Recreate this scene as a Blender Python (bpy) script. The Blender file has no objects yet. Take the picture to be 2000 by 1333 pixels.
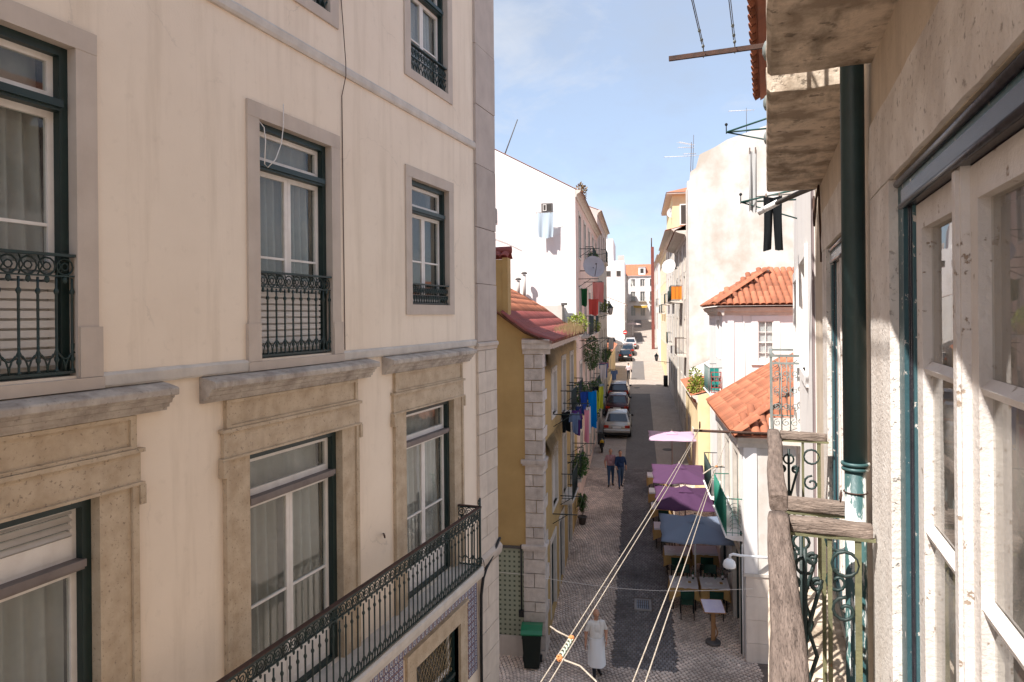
import bpy, bmesh, math, random
from mathutils import Vector, Matrix, Euler
from mathutils import noise as mnoise
random.seed(7)
R = random.Random(11)
sc = bpy.context.scene
COL = sc.collection
EYE = 9.4                                   # metres from the lower street up to the window the photograph was taken from
# ---------------------------------------------------------------- camera
HEAD = math.atan2(497.0, 1333.0)            # the view is turned left of the near facades
cam = bpy.data.cameras.new('camera'); camo = bpy.data.objects.new('camera', cam); COL.objects.link(camo)
cam.sensor_width = 36.0; cam.lens = 24.0; cam.shift_y = -(666.5 - 617) / 2000.0
cam.clip_start = 0.05; cam.clip_end = 3000
camo.matrix_world = Matrix.Translation((0, 0, EYE)) @ Matrix.Rotation(HEAD, 4, 'Z') @ Matrix.Rotation(math.pi/2, 4, 'X') @ Matrix.Rotation(-0.009, 4, 'Z')
sc.camera = camo
# ---------------------------------------------------------------- world, sun, exposure
SUN_DIR = Vector((0.36, 0.65, -1.0)).normalized()
EL = math.asin(-SUN_DIR.z); AZ = math.atan2(-SUN_DIR.x, -SUN_DIR.y)
w = bpy.data.worlds.new('World'); sc.world = w; w.use_nodes = True
nt = w.node_tree; bg = nt.nodes['Background']; bg.inputs['Strength'].default_value = 0.15
sky = nt.nodes.new('ShaderNodeTexSky'); sky.sky_type = 'NISHITA'; sky.sun_disc = False
sky.sun_elevation = EL; sky.sun_rotation = AZ % (2*math.pi); sky.air_density = 1.0; sky.dust_density = 0.6; sky.ozone_density = 2.0
tc = nt.nodes.new('ShaderNodeTexCoord'); mp = nt.nodes.new('ShaderNodeMapping'); mp.inputs['Scale'].default_value = (1.6, 1.0, 3.2); mp.inputs['Rotation'].default_value = (0.3, 0.5, 0.9)
nz = nt.nodes.new('ShaderNodeTexNoise'); nz.inputs['Scale'].default_value = 2.2; nz.inputs['Detail'].default_value = 7; nz.inputs['Roughness'].default_value = 0.62
rp = nt.nodes.new('ShaderNodeValToRGB'); rp.color_ramp.elements[0].position = 0.47; rp.color_ramp.elements[1].position = 0.76
rp.color_ramp.elements[0].color = (0.70, 0.70, 0.70, 1); rp.color_ramp.elements[1].color = (0.90, 0.90, 0.90, 1)
mx = nt.nodes.new('ShaderNodeMix'); mx.data_type = 'RGBA'
mx.inputs[7].default_value = (1.55, 1.78, 2.2, 1)            # thin high cloud
nt.links.new(tc.outputs['Generated'], mp.inputs[0]); nt.links.new(mp.outputs[0], nz.inputs['Vector']); nt.links.new(nz.outputs['Fac'], rp.inputs[0])
nt.links.new(rp.outputs[0], mx.inputs[0]); nt.links.new(sky.outputs[0], mx.inputs[6]); 
rp2 = nt.nodes.new('ShaderNodeMapRange'); rp2.inputs[1].default_value = 0.52; rp2.inputs[2].default_value = 0.74; rp2.inputs[3].default_value = 0.0; rp2.inputs[4].default_value = 0.5
nz2 = nt.nodes.new('ShaderNodeTexNoise'); nz2.inputs['Scale'].default_value = 3.4; nz2.inputs['Detail'].default_value = 9; nz2.inputs['Roughness'].default_value = 0.6; nz2.inputs['Distortion'].default_value = 0.4
mx2 = nt.nodes.new('ShaderNodeMix'); mx2.data_type = 'RGBA'; mx2.inputs[7].default_value = (2.6, 2.65, 2.75, 1)            # wisps
nt.links.new(mp.outputs[0], nz2.inputs['Vector']); nt.links.new(nz2.outputs['Fac'], rp2.inputs[0]); nt.links.new(rp2.outputs[0], mx2.inputs[0]); nt.links.new(mx.outputs[2], mx2.inputs[6])
nt.links.new(mx2.outputs[2], bg.inputs['Color'])
sun = bpy.data.lights.new('sun', 'SUN'); sun.energy = 4.2; sun.angle = math.radians(0.53); sun.color = (1.0, 0.955, 0.90)
suno = bpy.data.objects.new('sun', sun); COL.objects.link(suno); suno.location = (-10, -20, 60)
suno.rotation_euler = SUN_DIR.to_track_quat('-Z', 'Y').to_euler()
vs = sc.view_settings; vs.view_transform = 'Standard'; vs.look = 'None'; vs.exposure = 1.17; vs.gamma = 1.0; vs.use_curve_mapping = False
sc.cycles.max_bounces = 8; sc.cycles.diffuse_bounces = 5; sc.cycles.transparent_max_bounces = 12; sc.cycles.use_denoising = True
# ---------------------------------------------------------------- street frame: n across (to the right), s along, z from the eye
TH = math.atan2(0.173, 0.985)
N2 = Vector((math.cos(TH), math.sin(TH), 0)); D2 = Vector((-math.sin(TH), math.cos(TH), 0))
GS = [-60, 0, 17.8, 32.5, 43.7, 52, 58, 73, 91.5, 112, 145, 220, 600]
GZ = [-11, -9.8, -9.35, -8.15, -7.7, -7.15, -6.85, -6.6, -5.9, -3.7, -1.2, 0.0, 4.0]
def gz(s):
    for i in range(len(GS)-1):
        if s <= GS[i+1]:
            f = (s-GS[i])/(GS[i+1]-GS[i]); return GZ[i]+f*(GZ[i+1]-GZ[i])
    return GZ[-1]
# ---------------------------------------------------------------- materials
MATS = {}
def M(name, c1, c2=None, scale=3.0, rough=0.8, bump=0.15, bscale=60, streak=0.0, streakc=(0.1,0.09,0.08), streaks=(5,5,0.35), pit=0.0, pitscale=70, pitc=None,
      metal=0.0, rand=0.0, spec=0.3, stretch=(1,1,1), peel=0.0, peelc=(0.3,0.25,0.2), peelscale=9, attr=None, crack=0.0, lo=0.35, hi=0.68, dist=0.01):
    if name in MATS: return MATS[name]
    m = bpy.data.materials.new(name); m.use_nodes = True; t = m.node_tree; N = t.nodes; L = t.links
    p = N['Principled BSDF']; p.inputs['Roughness'].default_value = rough; p.inputs['Metallic'].default_value = metal; p.inputs['Specular IOR Level'].default_value = spec
    co = N.new('ShaderNodeTexCoord'); ma = N.new('ShaderNodeMapping'); ma.inputs['Scale'].default_value = stretch; L.new(co.outputs['Object'], ma.inputs[0])
    def noise(s, det=8, src=ma, ro=0.6):
        n = N.new('ShaderNodeTexNoise'); n.inputs['Scale'].default_value = s; n.inputs['Detail'].default_value = det; n.inputs['Roughness'].default_value = ro
        L.new(src.outputs[0], n.inputs['Vector']); return n
    def ramp(src, a, b, v0=0.0, v1=1.0):
        r = N.new('ShaderNodeMapRange'); r.inputs[1].default_value = a; r.inputs[2].default_value = b; r.inputs[3].default_value = v0; r.inputs[4].default_value = v1
        L.new(src, r.inputs[0]); return r.outputs[0]
    def mix(fac, a, b):
        x = N.new('ShaderNodeMix'); x.data_type = 'RGBA'; L.new(fac, x.inputs[0])
        for i, v in ((6, a), (7, b)):
            if isinstance(v, tuple): x.inputs[i].default_value = (*v, 1)
            else: L.new(v, x.inputs[i])
        return x.outputs[2]
    c2 = c2 or tuple(v*0.82 for v in c1)
    n1 = noise(scale); col = mix(ramp(n1.outputs['Fac'], lo, hi), c1, c2)
    if streak:
        m2 = N.new('ShaderNodeMapping'); m2.inputs['Scale'].default_value = streaks; L.new(co.outputs['Object'], m2.inputs[0])
        n2 = noise(1.0, 8, m2, 0.65); col = mix(ramp(n2.outputs['Fac'], 0.5, 0.75, 0, streak), col, streakc)
    if crack:
        wn = noise(1.8, 6); vm = N.new('ShaderNodeVectorMath'); vm.operation = 'MULTIPLY_ADD'; L.new(wn.outputs['Color'], vm.inputs[0]); vm.inputs[1].default_value = (0.5,0.5,0.5); L.new(ma.outputs[0], vm.inputs[2])
        vo = N.new('ShaderNodeTexVoronoi'); vo.feature = 'DISTANCE_TO_EDGE'; vo.inputs['Scale'].default_value = 0.55; L.new(vm.outputs[0], vo.inputs['Vector'])
        cf_ = ramp(vo.outputs['Distance'], 0.0, 0.006, 1.0, 0.0); mk = ramp(noise(0.8, 3).outputs['Fac'], 0.50, 0.62, 0.0, crack)
        mu = N.new('ShaderNodeMath'); mu.operation = 'MULTIPLY'; L.new(cf_, mu.inputs[0]); L.new(mk, mu.inputs[1]); col = mix(mu.outputs[0], col, tuple(v*0.35 for v in c1))
    h = None
    if pit:
        n3 = noise(pitscale, 4); f = ramp(n3.outputs['Fac'], 0.60, 0.68, 0, pit); col = mix(f, col, pitc or tuple(v*0.35 for v in c1)); h = f
    if peel:
        n4 = noise(peelscale, 10, ma, 0.7); f4 = ramp(n4.outputs['Fac'], 1-peel, 1-peel+0.015); col = mix(f4, col, peelc)
    if attr:
        a = N.new('ShaderNodeAttribute'); a.attribute_name = attr; hs = N.new('ShaderNodeHueSaturation'); L.new(a.outputs['Fac'], hs.inputs['Value']); L.new(col, hs.inputs['Color']); col = hs.outputs[0]
    if rand:
        oi = N.new('ShaderNodeObjectInfo'); hs = N.new('ShaderNodeHueSaturation'); L.new(ramp(oi.outputs['Random'], 0, 1, 1-rand, 1+rand), hs.inputs['Value']); L.new(col, hs.inputs['Color']); col = hs.outputs[0]
    L.new(col, p.inputs['Base Color'])
    if bump:
        nb = noise(bscale, 6); b = N.new('ShaderNodeBump'); b.inputs['Strength'].default_value = bump; b.inputs['Distance'].default_value = dist
        hh = nb.outputs['Fac']
        if h is not None:
            s_ = N.new('ShaderNodeMath'); s_.operation = 'SUBTRACT'; L.new(hh, s_.inputs[0]); L.new(h, s_.inputs[1]); hh = s_.outputs[0]
        if peel:
            s_ = N.new('ShaderNodeMath'); s_.operation = 'SUBTRACT'; L.new(hh, s_.inputs[0]); L.new(f4, s_.inputs[1]); hh = s_.outputs[0]
        L.new(hh, b.inputs['Height']); L.new(b.outputs[0], p.inputs['Normal'])
    MATS[name] = m; return m
def glass(name, tint=(0.9,0.93,0.92), dirt=0.06):
    if name in MATS: return MATS[name]
    m = bpy.data.materials.new(name); m.use_nodes = True; t = m.node_tree; N = t.nodes; L = t.links
    out = N['Material Output']; N.remove(N['Principled BSDF'])
    tr = N.new('ShaderNodeBsdfTransparent'); tr.inputs[0].default_value = (*tint, 1)
    gl = N.new('ShaderNodeBsdfGlossy'); gl.inputs['Roughness'].default_value = 0.015; gl.inputs[0].default_value = (1,1,1,1)
    fr = N.new('ShaderNodeFresnel'); fr.inputs[0].default_value = 1.5
    ge = N.new('ShaderNodeNewGeometry'); bf_ = N.new('ShaderNodeMath'); bf_.operation = 'SUBTRACT'; bf_.inputs[0].default_value = 1.0; L.new(ge.outputs['Backfacing'], bf_.inputs[1]); fm = N.new('ShaderNodeMath'); fm.operation = 'MULTIPLY'; L.new(fr.outputs[0], fm.inputs[0]); L.new(bf_.outputs[0], fm.inputs[1])
    co = N.new('ShaderNodeTexCoord'); nz = N.new('ShaderNodeTexNoise'); nz.inputs['Scale'].default_value = 1.7; L.new(co.outputs['Object'], nz.inputs['Vector'])
    b = N.new('ShaderNodeBump'); b.inputs['Strength'].default_value = 0.03; b.inputs['Distance'].default_value = 0.05; L.new(nz.outputs['Fac'], b.inputs['Height']); L.new(b.outputs[0], gl.inputs['Normal'])
    mx = N.new('ShaderNodeMixShader'); L.new(fm.outputs[0], mx.inputs[0]); L.new(tr.outputs[0], mx.inputs[1]); L.new(gl.outputs[0], mx.inputs[2])
    df = N.new('ShaderNodeBsdfDiffuse'); df.inputs[0].default_value = (0.55,0.5,0.45,1)
    n2 = N.new('ShaderNodeTexNoise'); n2.inputs['Scale'].default_value = 4.0; n2.inputs['Detail'].default_value = 8; L.new(co.outputs['Object'], n2.inputs['Vector'])
    mr = N.new('ShaderNodeMapRange'); mr.inputs[1].default_value = 0.4; mr.inputs[2].default_value = 0.75; mr.inputs[4].default_value = dirt*2; mr.inputs[3].default_value = dirt*0.4; L.new(n2.outputs['Fac'], mr.inputs[0])
    m2 = N.new('ShaderNodeMixShader'); L.new(mr.outputs[0], m2.inputs[0]); L.new(mx.outputs[0], m2.inputs[1]); L.new(df.outputs[0], m2.inputs[2])
    L.new(m2.outputs[0], out.inputs[0]); MATS[name] = m; return m
def cloth(name, c, trans=0.35, rough=0.9):
    if name in MATS: return MATS[name]
    m = bpy.data.materials.new(name); m.use_nodes = True; t = m.node_tree; N = t.nodes; L = t.links
    p = N['Principled BSDF']; p.inputs['Base Color'].default_value = (*c, 1); p.inputs['Roughness'].default_value = rough; p.inputs['Specular IOR Level'].default_value = 0.1
    co = N.new('ShaderNodeTexCoord'); nz = N.new('ShaderNodeTexNoise'); nz.inputs['Scale'].default_value = 90; L.new(co.outputs['Object'], nz.inputs['Vector'])
    b = N.new('ShaderNodeBump'); b.inputs['Strength'].default_value = 0.2; b.inputs['Distance'].default_value = 0.004; L.new(nz.outputs['Fac'], b.inputs['Height']); L.new(b.outputs[0], p.inputs['Normal'])
    tl = N.new('ShaderNodeBsdfTranslucent'); tl.inputs[0].default_value = (*c, 1); mx = N.new('ShaderNodeMixShader'); mx.inputs[0].default_value = trans
    L.new(p.outputs[0], mx.inputs[1]); L.new(tl.outputs[0], mx.inputs[2]); L.new(mx.outputs[0], N['Material Output'].inputs[0]); MATS[name] = m; return m
# plaster and stone
m_cream = M('cream_plaster', (0.80,0.675,0.545), (0.74,0.615,0.49), 0.8, 0.9, 0.18, 50, 0.55, (0.54,0.43,0.32), (3.0,3.0,0.25), pit=0.18, pitscale=7, pitc=(0.58,0.475,0.37), crack=0.28, peel=0.34, peelscale=0.9, peelc=(0.75,0.63,0.505))
m_stone = M('grey_pink_stone', (0.53,0.445,0.375), (0.46,0.38,0.315), 2.5, 0.75, 0.12, 90, 0.25, (0.30,0.25,0.23))
m_lime = M('pitted_limestone', (0.54,0.43,0.31), (0.41,0.31,0.21), 5.0, 0.85, 0.5, 45, 0.3, (0.30,0.23,0.17), pit=0.7, pitscale=34, pitc=(0.2,0.15,0.11))
m_pale = M('pale_marble', (0.60,0.54,0.475), (0.49,0.435,0.38), 4.0, 0.75, 0.2, 60, 0.3, (0.36,0.33,0.30))
m_hood = M('weathered_hood_stone', (0.50,0.44,0.38), (0.31,0.26,0.22), 5.0, 0.9, 0.35, 40, 0.6, (0.15,0.125,0.105), (5,5,2.0), pit=0.4, pitscale=24, pitc=(0.13,0.11,0.095), dist=0.006)
m_quoin = M('quoin_stone', (0.58,0.51,0.455), (0.43,0.37,0.325), 5.0, 0.85, 0.5, 28, 0.35, (0.25,0.22,0.21), rand=0.12, dist=0.02)
m_yellow = M('ochre_plaster', (0.45,0.305,0.13), (0.37,0.245,0.10), 1.1, 0.92, 0.15, 60, 0.35, (0.36,0.22,0.08), (2,2,0.3))
m_white = M('white_limewash', (0.80,0.765,0.74), (0.74,0.695,0.66), 0.9, 0.9, 0.12, 40, 0.3, (0.62,0.52,0.46), (1.5,1.5,0.25))
m_pinkw = M('pink_plaster', (0.70,0.52,0.45), (0.58,0.42,0.36), 1.3, 0.9, 0.2, 40, 0.4, (0.40,0.30,0.25))
m_greyw = M('grey_plaster', (0.55,0.50,0.46), (0.45,0.40,0.37), 1.3, 0.9, 0.2, 40, 0.4, (0.3,0.26,0.23))
m_yelw = M('pale_yellow_plaster', (0.74,0.60,0.36), (0.66,0.52,0.30), 1.3, 0.9, 0.15, 40, 0.3, (0.45,0.35,0.2))
m_creamold = M('old_cream_limewash', (0.62,0.58,0.535), (0.46,0.40,0.335), 0.5, 0.92, 0.35, 18, 0.6, (0.40,0.32,0.25), (0.7,0.7,0.2), lo=0.44, hi=0.64, pit=0.25, pitscale=3.5, pitc=(0.45,0.38,0.31))
m_rwall = M('stained_render', (0.68,0.57,0.455), (0.54,0.44,0.335), 2.6, 0.9, 0.35, 55, 0.45, (0.24,0.18,0.13), (5,5,0.5), pit=0.25, pitscale=40, pitc=(0.25,0.2,0.16))
m_rstone = M('rough_lintel_stone', (0.80,0.74,0.68), (0.62,0.55,0.49), 5.0, 0.9, 0.6, 60, 0.5, (0.30,0.235,0.20), (6,2.5,1.5), pit=0.55, pitscale=46, pitc=(0.2,0.16,0.13))
m_slab = M('mouldy_concrete', (0.70,0.58,0.46), (0.33,0.26,0.195), 5.0, 0.95, 0.6, 35, 0.75, (0.075,0.06,0.035), (9,2.2,4.0), pit=0.6, pitscale=15, pitc=(0.08,0.065,0.05), lo=0.42, hi=0.6)
# paint, wood, metal
m_green = M('dark_green_paint', (0.007,0.024,0.022), (0.005,0.017,0.016), 5, 0.45, 0.1, 50, spec=0.5)
m_teal = M('worn_teal_paint', (0.045,0.11,0.125), (0.03,0.072,0.085), 4, 0.45, 0.25, 60, 0.4, (0.03,0.035,0.045), (22,22,0.5), peel=0.385, peelc=(0.55,0.51,0.47), peelscale=26, spec=0.4)
m_pipe = M('peeling_teal_pipe', (0.045,0.11,0.112), (0.03,0.075,0.078), 6, 0.42, 0.15, 60, 0.35, (0.10,0.16,0.10), (9,9,1.0), peel=0.47, peelc=(0.50,0.51,0.49), peelscale=3.1, spec=0.5, stretch=(2.2,2.2,0.55))
m_iron = M('green_black_iron', (0.014,0.036,0.034), (0.02,0.026,0.024), 8, 0.5, 0.2, 80, spec=0.4, peel=0.3, peelc=(0.07,0.04,0.025), peelscale=20)
m_rust = M('rusty_iron', (0.085,0.042,0.03), (0.045,0.028,0.022), 14, 0.8, 0.4, 90)
m_sash = M('old_white_paint', (0.76,0.71,0.66), (0.68,0.62,0.57), 6, 0.55, 0.12, 60, 0.25, (0.45,0.38,0.32), (9,9,0.8))
m_peelw = M('peeling_white_paint', (0.70,0.65,0.61), (0.60,0.545,0.50), 5, 0.6, 0.6, 70, 0.4, (0.42,0.34,0.29), (14,14,1.2), peel=0.385, peelc=(0.33,0.25,0.19), peelscale=24, dist=0.006)
m_transom = M('grey_brown_paint', (0.20,0.165,0.15), (0.15,0.12,0.11), 6, 0.6, 0.15)
m_shadewood = M('shaded_frame_wood', (0.035,0.03,0.038), (0.018,0.016,0.02), 5, 0.22, 0.2, 40, spec=0.5, stretch=(1,6,6))  # dark frame wood, with the shade of head and recesses in the colour
m_wood = M('weathered_grey_wood', (0.27,0.205,0.17), (0.11,0.08,0.065), 7.0, 0.9, 0.9, 22, 0.0, pit=0.35, pitscale=40, stretch=(9,0.9,9), dist=0.012)
m_woodx = M('weathered_grey_wood_cross', (0.33,0.255,0.21), (0.14,0.105,0.085), 7.0, 0.9, 0.9, 22, 0.0, pit=0.3, pitscale=40, stretch=(0.9,9,9), dist=0.012)
m_tile = M('terracotta_tile', (0.40,0.145,0.076), (0.30,0.105,0.058), 2.5, 0.85, 0.4, 40, 0.35, (0.22,0.12,0.08), (3,3,3), rand=0.26, pit=0.4, pitscale=9, pitc=(0.25,0.15,0.10))
m_redtile = M('dark_red_tile', (0.28,0.07,0.058), (0.21,0.055,0.045), 2.5, 0.6, 0.2, 40, rand=0.14)
m_greyrail = M('grey_green_iron', (0.22,0.24,0.225), (0.15,0.16,0.15), 8, 0.6, 0.3, 60, peel=0.3, peelc=(0.16,0.09,0.06), peelscale=18)
m_olive = M('olive_green_iron', (0.20,0.19,0.10), (0.10,0.10,0.06), 10, 0.6, 0.3, 70, peel=0.36, peelc=(0.2,0.10,0.05), peelscale=22)
m_black = M('black_paint', (0.012,0.012,0.013), (0.02,0.02,0.02), 5, 0.5, 0.1)
m_cable = M('grey_cable', (0.10,0.09,0.085), None, 5, 0.7, 0)
m_rope = M('pale_twisted_rope', (0.48,0.42,0.35), (0.36,0.30,0.24), 60, 0.95, 0.6, 220)
m_whiteplastic = M('white_plastic', (0.82,0.81,0.80), (0.76,0.75,0.74), 3, 0.35, 0.03, spec=0.5)
m_curtain = cloth('grey_net_curtain', (0.46,0.43,0.40), 0.25)
m_curtain2 = cloth('white_net_curtain', (0.58,0.55,0.53), 0.3)
m_blind = M('slatted_blind', (0.62,0.58,0.54), (0.5,0.46,0.43), 2, 0.7, 0.0)
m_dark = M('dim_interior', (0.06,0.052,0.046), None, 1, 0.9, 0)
m_glass = glass('window_glass'); m_glassd = glass('dusty_window_glass', (0.88,0.88,0.86), 0.24)
m_leaf = M('leaf_green', (0.075,0.15,0.03), (0.03,0.075,0.015), 6, 0.55, 0, rand=0.25, spec=0.4)
m_leafy = M('yellow_green_leaf', (0.25,0.27,0.035), (0.10,0.16,0.02), 6, 0.55, 0, rand=0.25)
m_dry = M('dry_grass', (0.26,0.18,0.09), (0.16,0.11,0.05), 6, 0.9, 0)
# ---------------------------------------------------------------- mesh building
class MB:
    def __init__(s, xf=None): s.v = []; s.f = []; s.mi = []; s.sm = []; s.xf = xf; s.m = 0; s.smooth = False
    def V(s, x, y, z):
        if s.xf: x, y, z = s.xf(x, y, z)
        s.v.append((x, y, z)); return len(s.v)-1
    def F(s, *i): s.f.append(tuple(i)); s.mi.append(s.m); s.sm.append(s.smooth)
    def box(s, x0, x1, y0, y1, z0, z1):
        a = [s.V(x, y, z) for z in (z0, z1) for y in (y0, y1) for x in (x0, x1)]
        for q in ((0,2,3,1),(4,5,7,6),(0,1,5,4),(2,6,7,3),(0,4,6,2),(1,3,7,5)): s.F(*[a[i] for i in q])
    def quad(s, *ps): s.F(*[s.V(*p) for p in ps])
    def tube(s, pts, r, n=6, closed=False, r1=None, caps=True):
        P = [Vector(p) for p in pts]; k = len(P); rings = []; prev = None
        sm = s.smooth; s.smooth = True
        for i in range(k):
            if closed: d = P[(i+1) % k]-P[i-1]
            else: d = P[min(i+1, k-1)]-P[max(i-1, 0)]
            d = d.normalized() if d.length > 1e-9 else Vector((0,0,1))
            if prev is None: u = d.cross(Vector((0,0,1)) if abs(d.z) < 0.9 else Vector((1,0,0))).normalized()
            else:
                u = prev-d*prev.dot(d); u = u.normalized() if u.length > 1e-6 else d.orthogonal().normalized()
            prev = u; v = d.cross(u)
            rr = r if r1 is None else r+(r1-r)*i/max(1, k-1)
            rings.append([s.V(*(P[i]+(u*math.cos(2*math.pi*j/n)+v*math.sin(2*math.pi*j/n))*rr)) for j in range(n)])
        for i in range(k if closed else k-1):
            A = rings[i]; B = rings[(i+1) % k]
            for j in range(n): s.F(A[j], A[(j+1) % n], B[(j+1) % n], B[j])
        s.smooth = False
        if caps and not closed: s.F(*rings[0][::-1]); s.F(*rings[-1])
        s.smooth = sm
    def lathe(s, prof, c=(0,0,0), n=8, sx=1, sy=1):
        sm = s.smooth; s.smooth = True; rings = []
        for r, z in prof: rings.append([s.V(c[0]+r*sx*math.cos(2*math.pi*j/n), c[1]+r*sy*math.sin(2*math.pi*j/n), c[2]+z) for j in range(n)])
        for A, B in zip(rings, rings[1:]):
            for j in range(n): s.F(A[j], A[(j+1) % n], B[(j+1) % n], B[j])
        s.smooth = False; s.F(*rings[0][::-1]); s.F(*rings[-1]); s.smooth = sm
    def ball(s, c, rx, ry=None, rz=None, n=10, m=7):
        ry = ry or rx; rz = rz or rx
        s.lathe([(max(1e-3, math.sin(math.pi*i/m))*rx, -math.cos(math.pi*i/m)*rz) for i in range(m+1)], c, n, 1, ry/rx)
    def grid(s, fn, nu, nv, smooth=True):
        sm = s.smooth; s.smooth = smooth
        I = [[s.V(*fn(i/nu, j/nv)) for i in range(nu+1)] for j in range(nv+1)]
        for j in range(nv):
            for i in range(nu): s.F(I[j][i], I[j][i+1], I[j+1][i+1], I[j+1][i])
        s.smooth = sm
    def profile(s, prof, a0, a1, seg=1, jit=0.0, rnd=None):
        """closed profile of (d, z) points swept along the wall axis from a0 to a1"""
        rnd = rnd or R; rings = []
        for i in range(seg+1):
            a = a0+(a1-a0)*i/seg
            rings.append([s.V(a+(rnd.uniform(-jit, jit) if 0 < i < seg else rnd.uniform(-jit, jit)*0.6), d+rnd.uniform(-jit, jit), z+rnd.uniform(-jit, jit)*0.8) for d, z in prof])
        k = len(prof)
        for A, B in zip(rings, rings[1:]):
            for j in range(k): s.F(A[j], A[(j+1) % k], B[(j+1) % k], B[j])
        s.F(*rings[0][::-1]); s.F(*rings[-1])
    def mesh(s, name, mats, org=(0,0,0), fix=True):
        me = bpy.data.meshes.new(name); me.from_pydata([(x-org[0], y-org[1], z-org[2]) for x, y, z in s.v], [], s.f)
        for mt in (mats if isinstance(mats, (list, tuple)) else [mats]): me.materials.append(mt)
        me.polygons.foreach_set('material_index', s.mi); me.polygons.foreach_set('use_smooth', s.sm)
        if fix:
            b = bmesh.new(); b.from_mesh(me); bmesh.ops.recalc_face_normals(b, faces=b.faces); b.to_mesh(me); b.free()
        me.update(); return me
def link(name, data, parent=None):
    o = bpy.data.objects.new(name, data); COL.objects.link(o)
    if parent is not None: o.parent = parent
    return o
def tag(o, label, cat, group=None):
    o['label'] = label; o['category'] = cat
    if group: o['group'] = group
    return o
class Thing:
    """a top-level Empty at the base of a thing; org is given in the world frame (W) or the street frame (S), z from the eye"""
    def __init__(s, name, label, cat, org, frame='W', rot=0.0, group=None):
        s.o = link(name, None); s.org = Vector(org); s.o.empty_display_size = 0.2
        p = Vector(org) if frame == 'W' else N2*org[0]+D2*org[1]+Vector((0,0,org[2]))
        s.o.location = (p.x, p.y, p.z+EYE); s.o.rotation_euler.z = (TH if frame == 'S' else 0.0)+rot
        tag(s.o, label, cat, group)
    def add(s, name, mb, mats, parent=None, label=None, org=None):
        o = link(name, mb.mesh(name, mats, s.org if org is None else org), parent or s.o)
        if label: o['label'] = label
        return o
    def inst(s, name, me, mat4, parent=None):
        o = link(name, me, parent or s.o); m = mat4.copy(); m.translation = m.translation-s.org; o.matrix_local = m; return o
class Fc:
    """a facade: a runs along it (rightwards seen from outside), d into the building, z up"""
    def __init__(s, T, ox, oy, ax, ay): s.T = T; s.o = (ox, oy); s.A = (ax, ay); s.I = (-ay, ax)
    def xf(s, a, d, z): return (s.o[0]+s.A[0]*a+s.I[0]*d, s.o[1]+s.A[1]*a+s.I[1]*d, z)
    def mb(s): return MB(s.xf)
    def mat(s, a, d, z, scale=None):
        m = Matrix.Translation(s.xf(a, d, z)) @ Matrix.Rotation(math.atan2(s.A[1], s.A[0]), 4, 'Z')
        if scale: m = m @ Matrix.Diagonal((*scale, 1))
        return m
    def add(s, name, mb, mats, parent=None, label=None): return s.T.add(name, mb, mats, parent, label)
    def inst(s, name, me, a, d, z, parent=None, scale=None): return s.T.inst(name, me, s.mat(a, d, z, scale), parent)
def holed(mb, a0, a1, z0, z1, holes, depth=0.3, d=0.0, step=None):
    xs = sorted({a0, a1, *[v for h in holes for v in h[:2] if a0 < v < a1]}); zs = sorted({z0, z1, *[v for h in holes for v in h[2:4] if z0 < v < z1]})
    def inside(x, z): return any(h[0] < x < h[1] and h[2] < z < h[3] for h in holes)
    for i in range(len(xs)-1):
        for j in range(len(zs)-1):
            if not inside((xs[i]+xs[i+1])/2, (zs[j]+zs[j+1])/2):
                mb.quad((xs[i], d, zs[j]), (xs[i+1], d, zs[j]), (xs[i+1], d, zs[j+1]), (xs[i], d, zs[j+1]))
    for h in holes:
        x0, x1, y0, y1 = h[:4]
        mb.quad((x0,d,y0),(x0,d+depth,y0),(x0,d+depth,y1),(x0,d,y1)); mb.quad((x1,d,y0),(x1,d,y1),(x1,d+depth,y1),(x1,d+depth,y0))
        mb.quad((x0,d,y1),(x0,d+depth,y1),(x1,d+depth,y1),(x1,d,y1)); mb.quad((x0,d,y0),(x1,d,y0),(x1,d+depth,y0),(x0,d+depth,y0))
def frame_bars(mb, a0, a1, z0, z1, d0, d1, w, wt=None, wb=None):
    wt = wt or w; wb = w if wb is None else wb
    mb.box(a0, a0+w, d0, d1, z0, z1); mb.box(a1-w, a1, d0, d1, z0, z1); mb.box(a0+w, a1-w, d0, d1, z1-wt, z1)
    if wb: mb.box(a0+w, a1-w, d0, d1, z0, z0+wb)
def surround(fc, a0, a1, z0, z1, w, top, proud=0.03, mat=None, sill=0.0, name='window_surround', depth=0.1, split=True):
    mb = fc.mb()
    if split:
        for x0, x1 in ((a0-w, a0), (a1, a1+w)):
            q = fc.mb(); q.box(x0-(0.004 if x0 == a1 else 0), x1+(0.004 if x1 == a0 else 0), -proud, depth, z0-sill, z1-0.002); fc.add('window_jamb', q, mat)
        q = fc.mb(); q.box(a0-w, a1+w, -proud-0.003, depth, z1-0.0015, z1+top); o = fc.add('window_lintel', q, mat)
        if sill: q = fc.mb(); q.box(a0+0.002, a1-0.002, -proud-0.002, depth, z0-sill, z0); fc.add('window_sill', q, mat)
        return o
    mb.box(a0-w, a0+0.004, -proud, depth, z0-sill, z1); mb.box(a1-0.004, a1+w, -proud, depth, z0-sill, z1); mb.box(a0-w, a1+w, -proud-0.003, depth, z1, z1+top)
    if sill: mb.box(a0, a1, -proud-0.002, depth, z0-sill, z0)
    return fc.add(name, mb, mat)
def curtain(fc, par, a0, a1, z0, z1, d, mat, waves=9, amp=0.075, name='curtain'):
    mb = fc.mb(); ph = R.uniform(0, 6)
    mb.grid(lambda u, v: (a0+(a1-a0)*u, d+amp*math.sin(ph+u*waves*6.28+0.6*math.sin(v*3+u*9))*(0.5+0.5*v), z1-(z1-z0)*v), 8*waves, 4)
    return fc.add(name, mb, mat, par)
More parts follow.
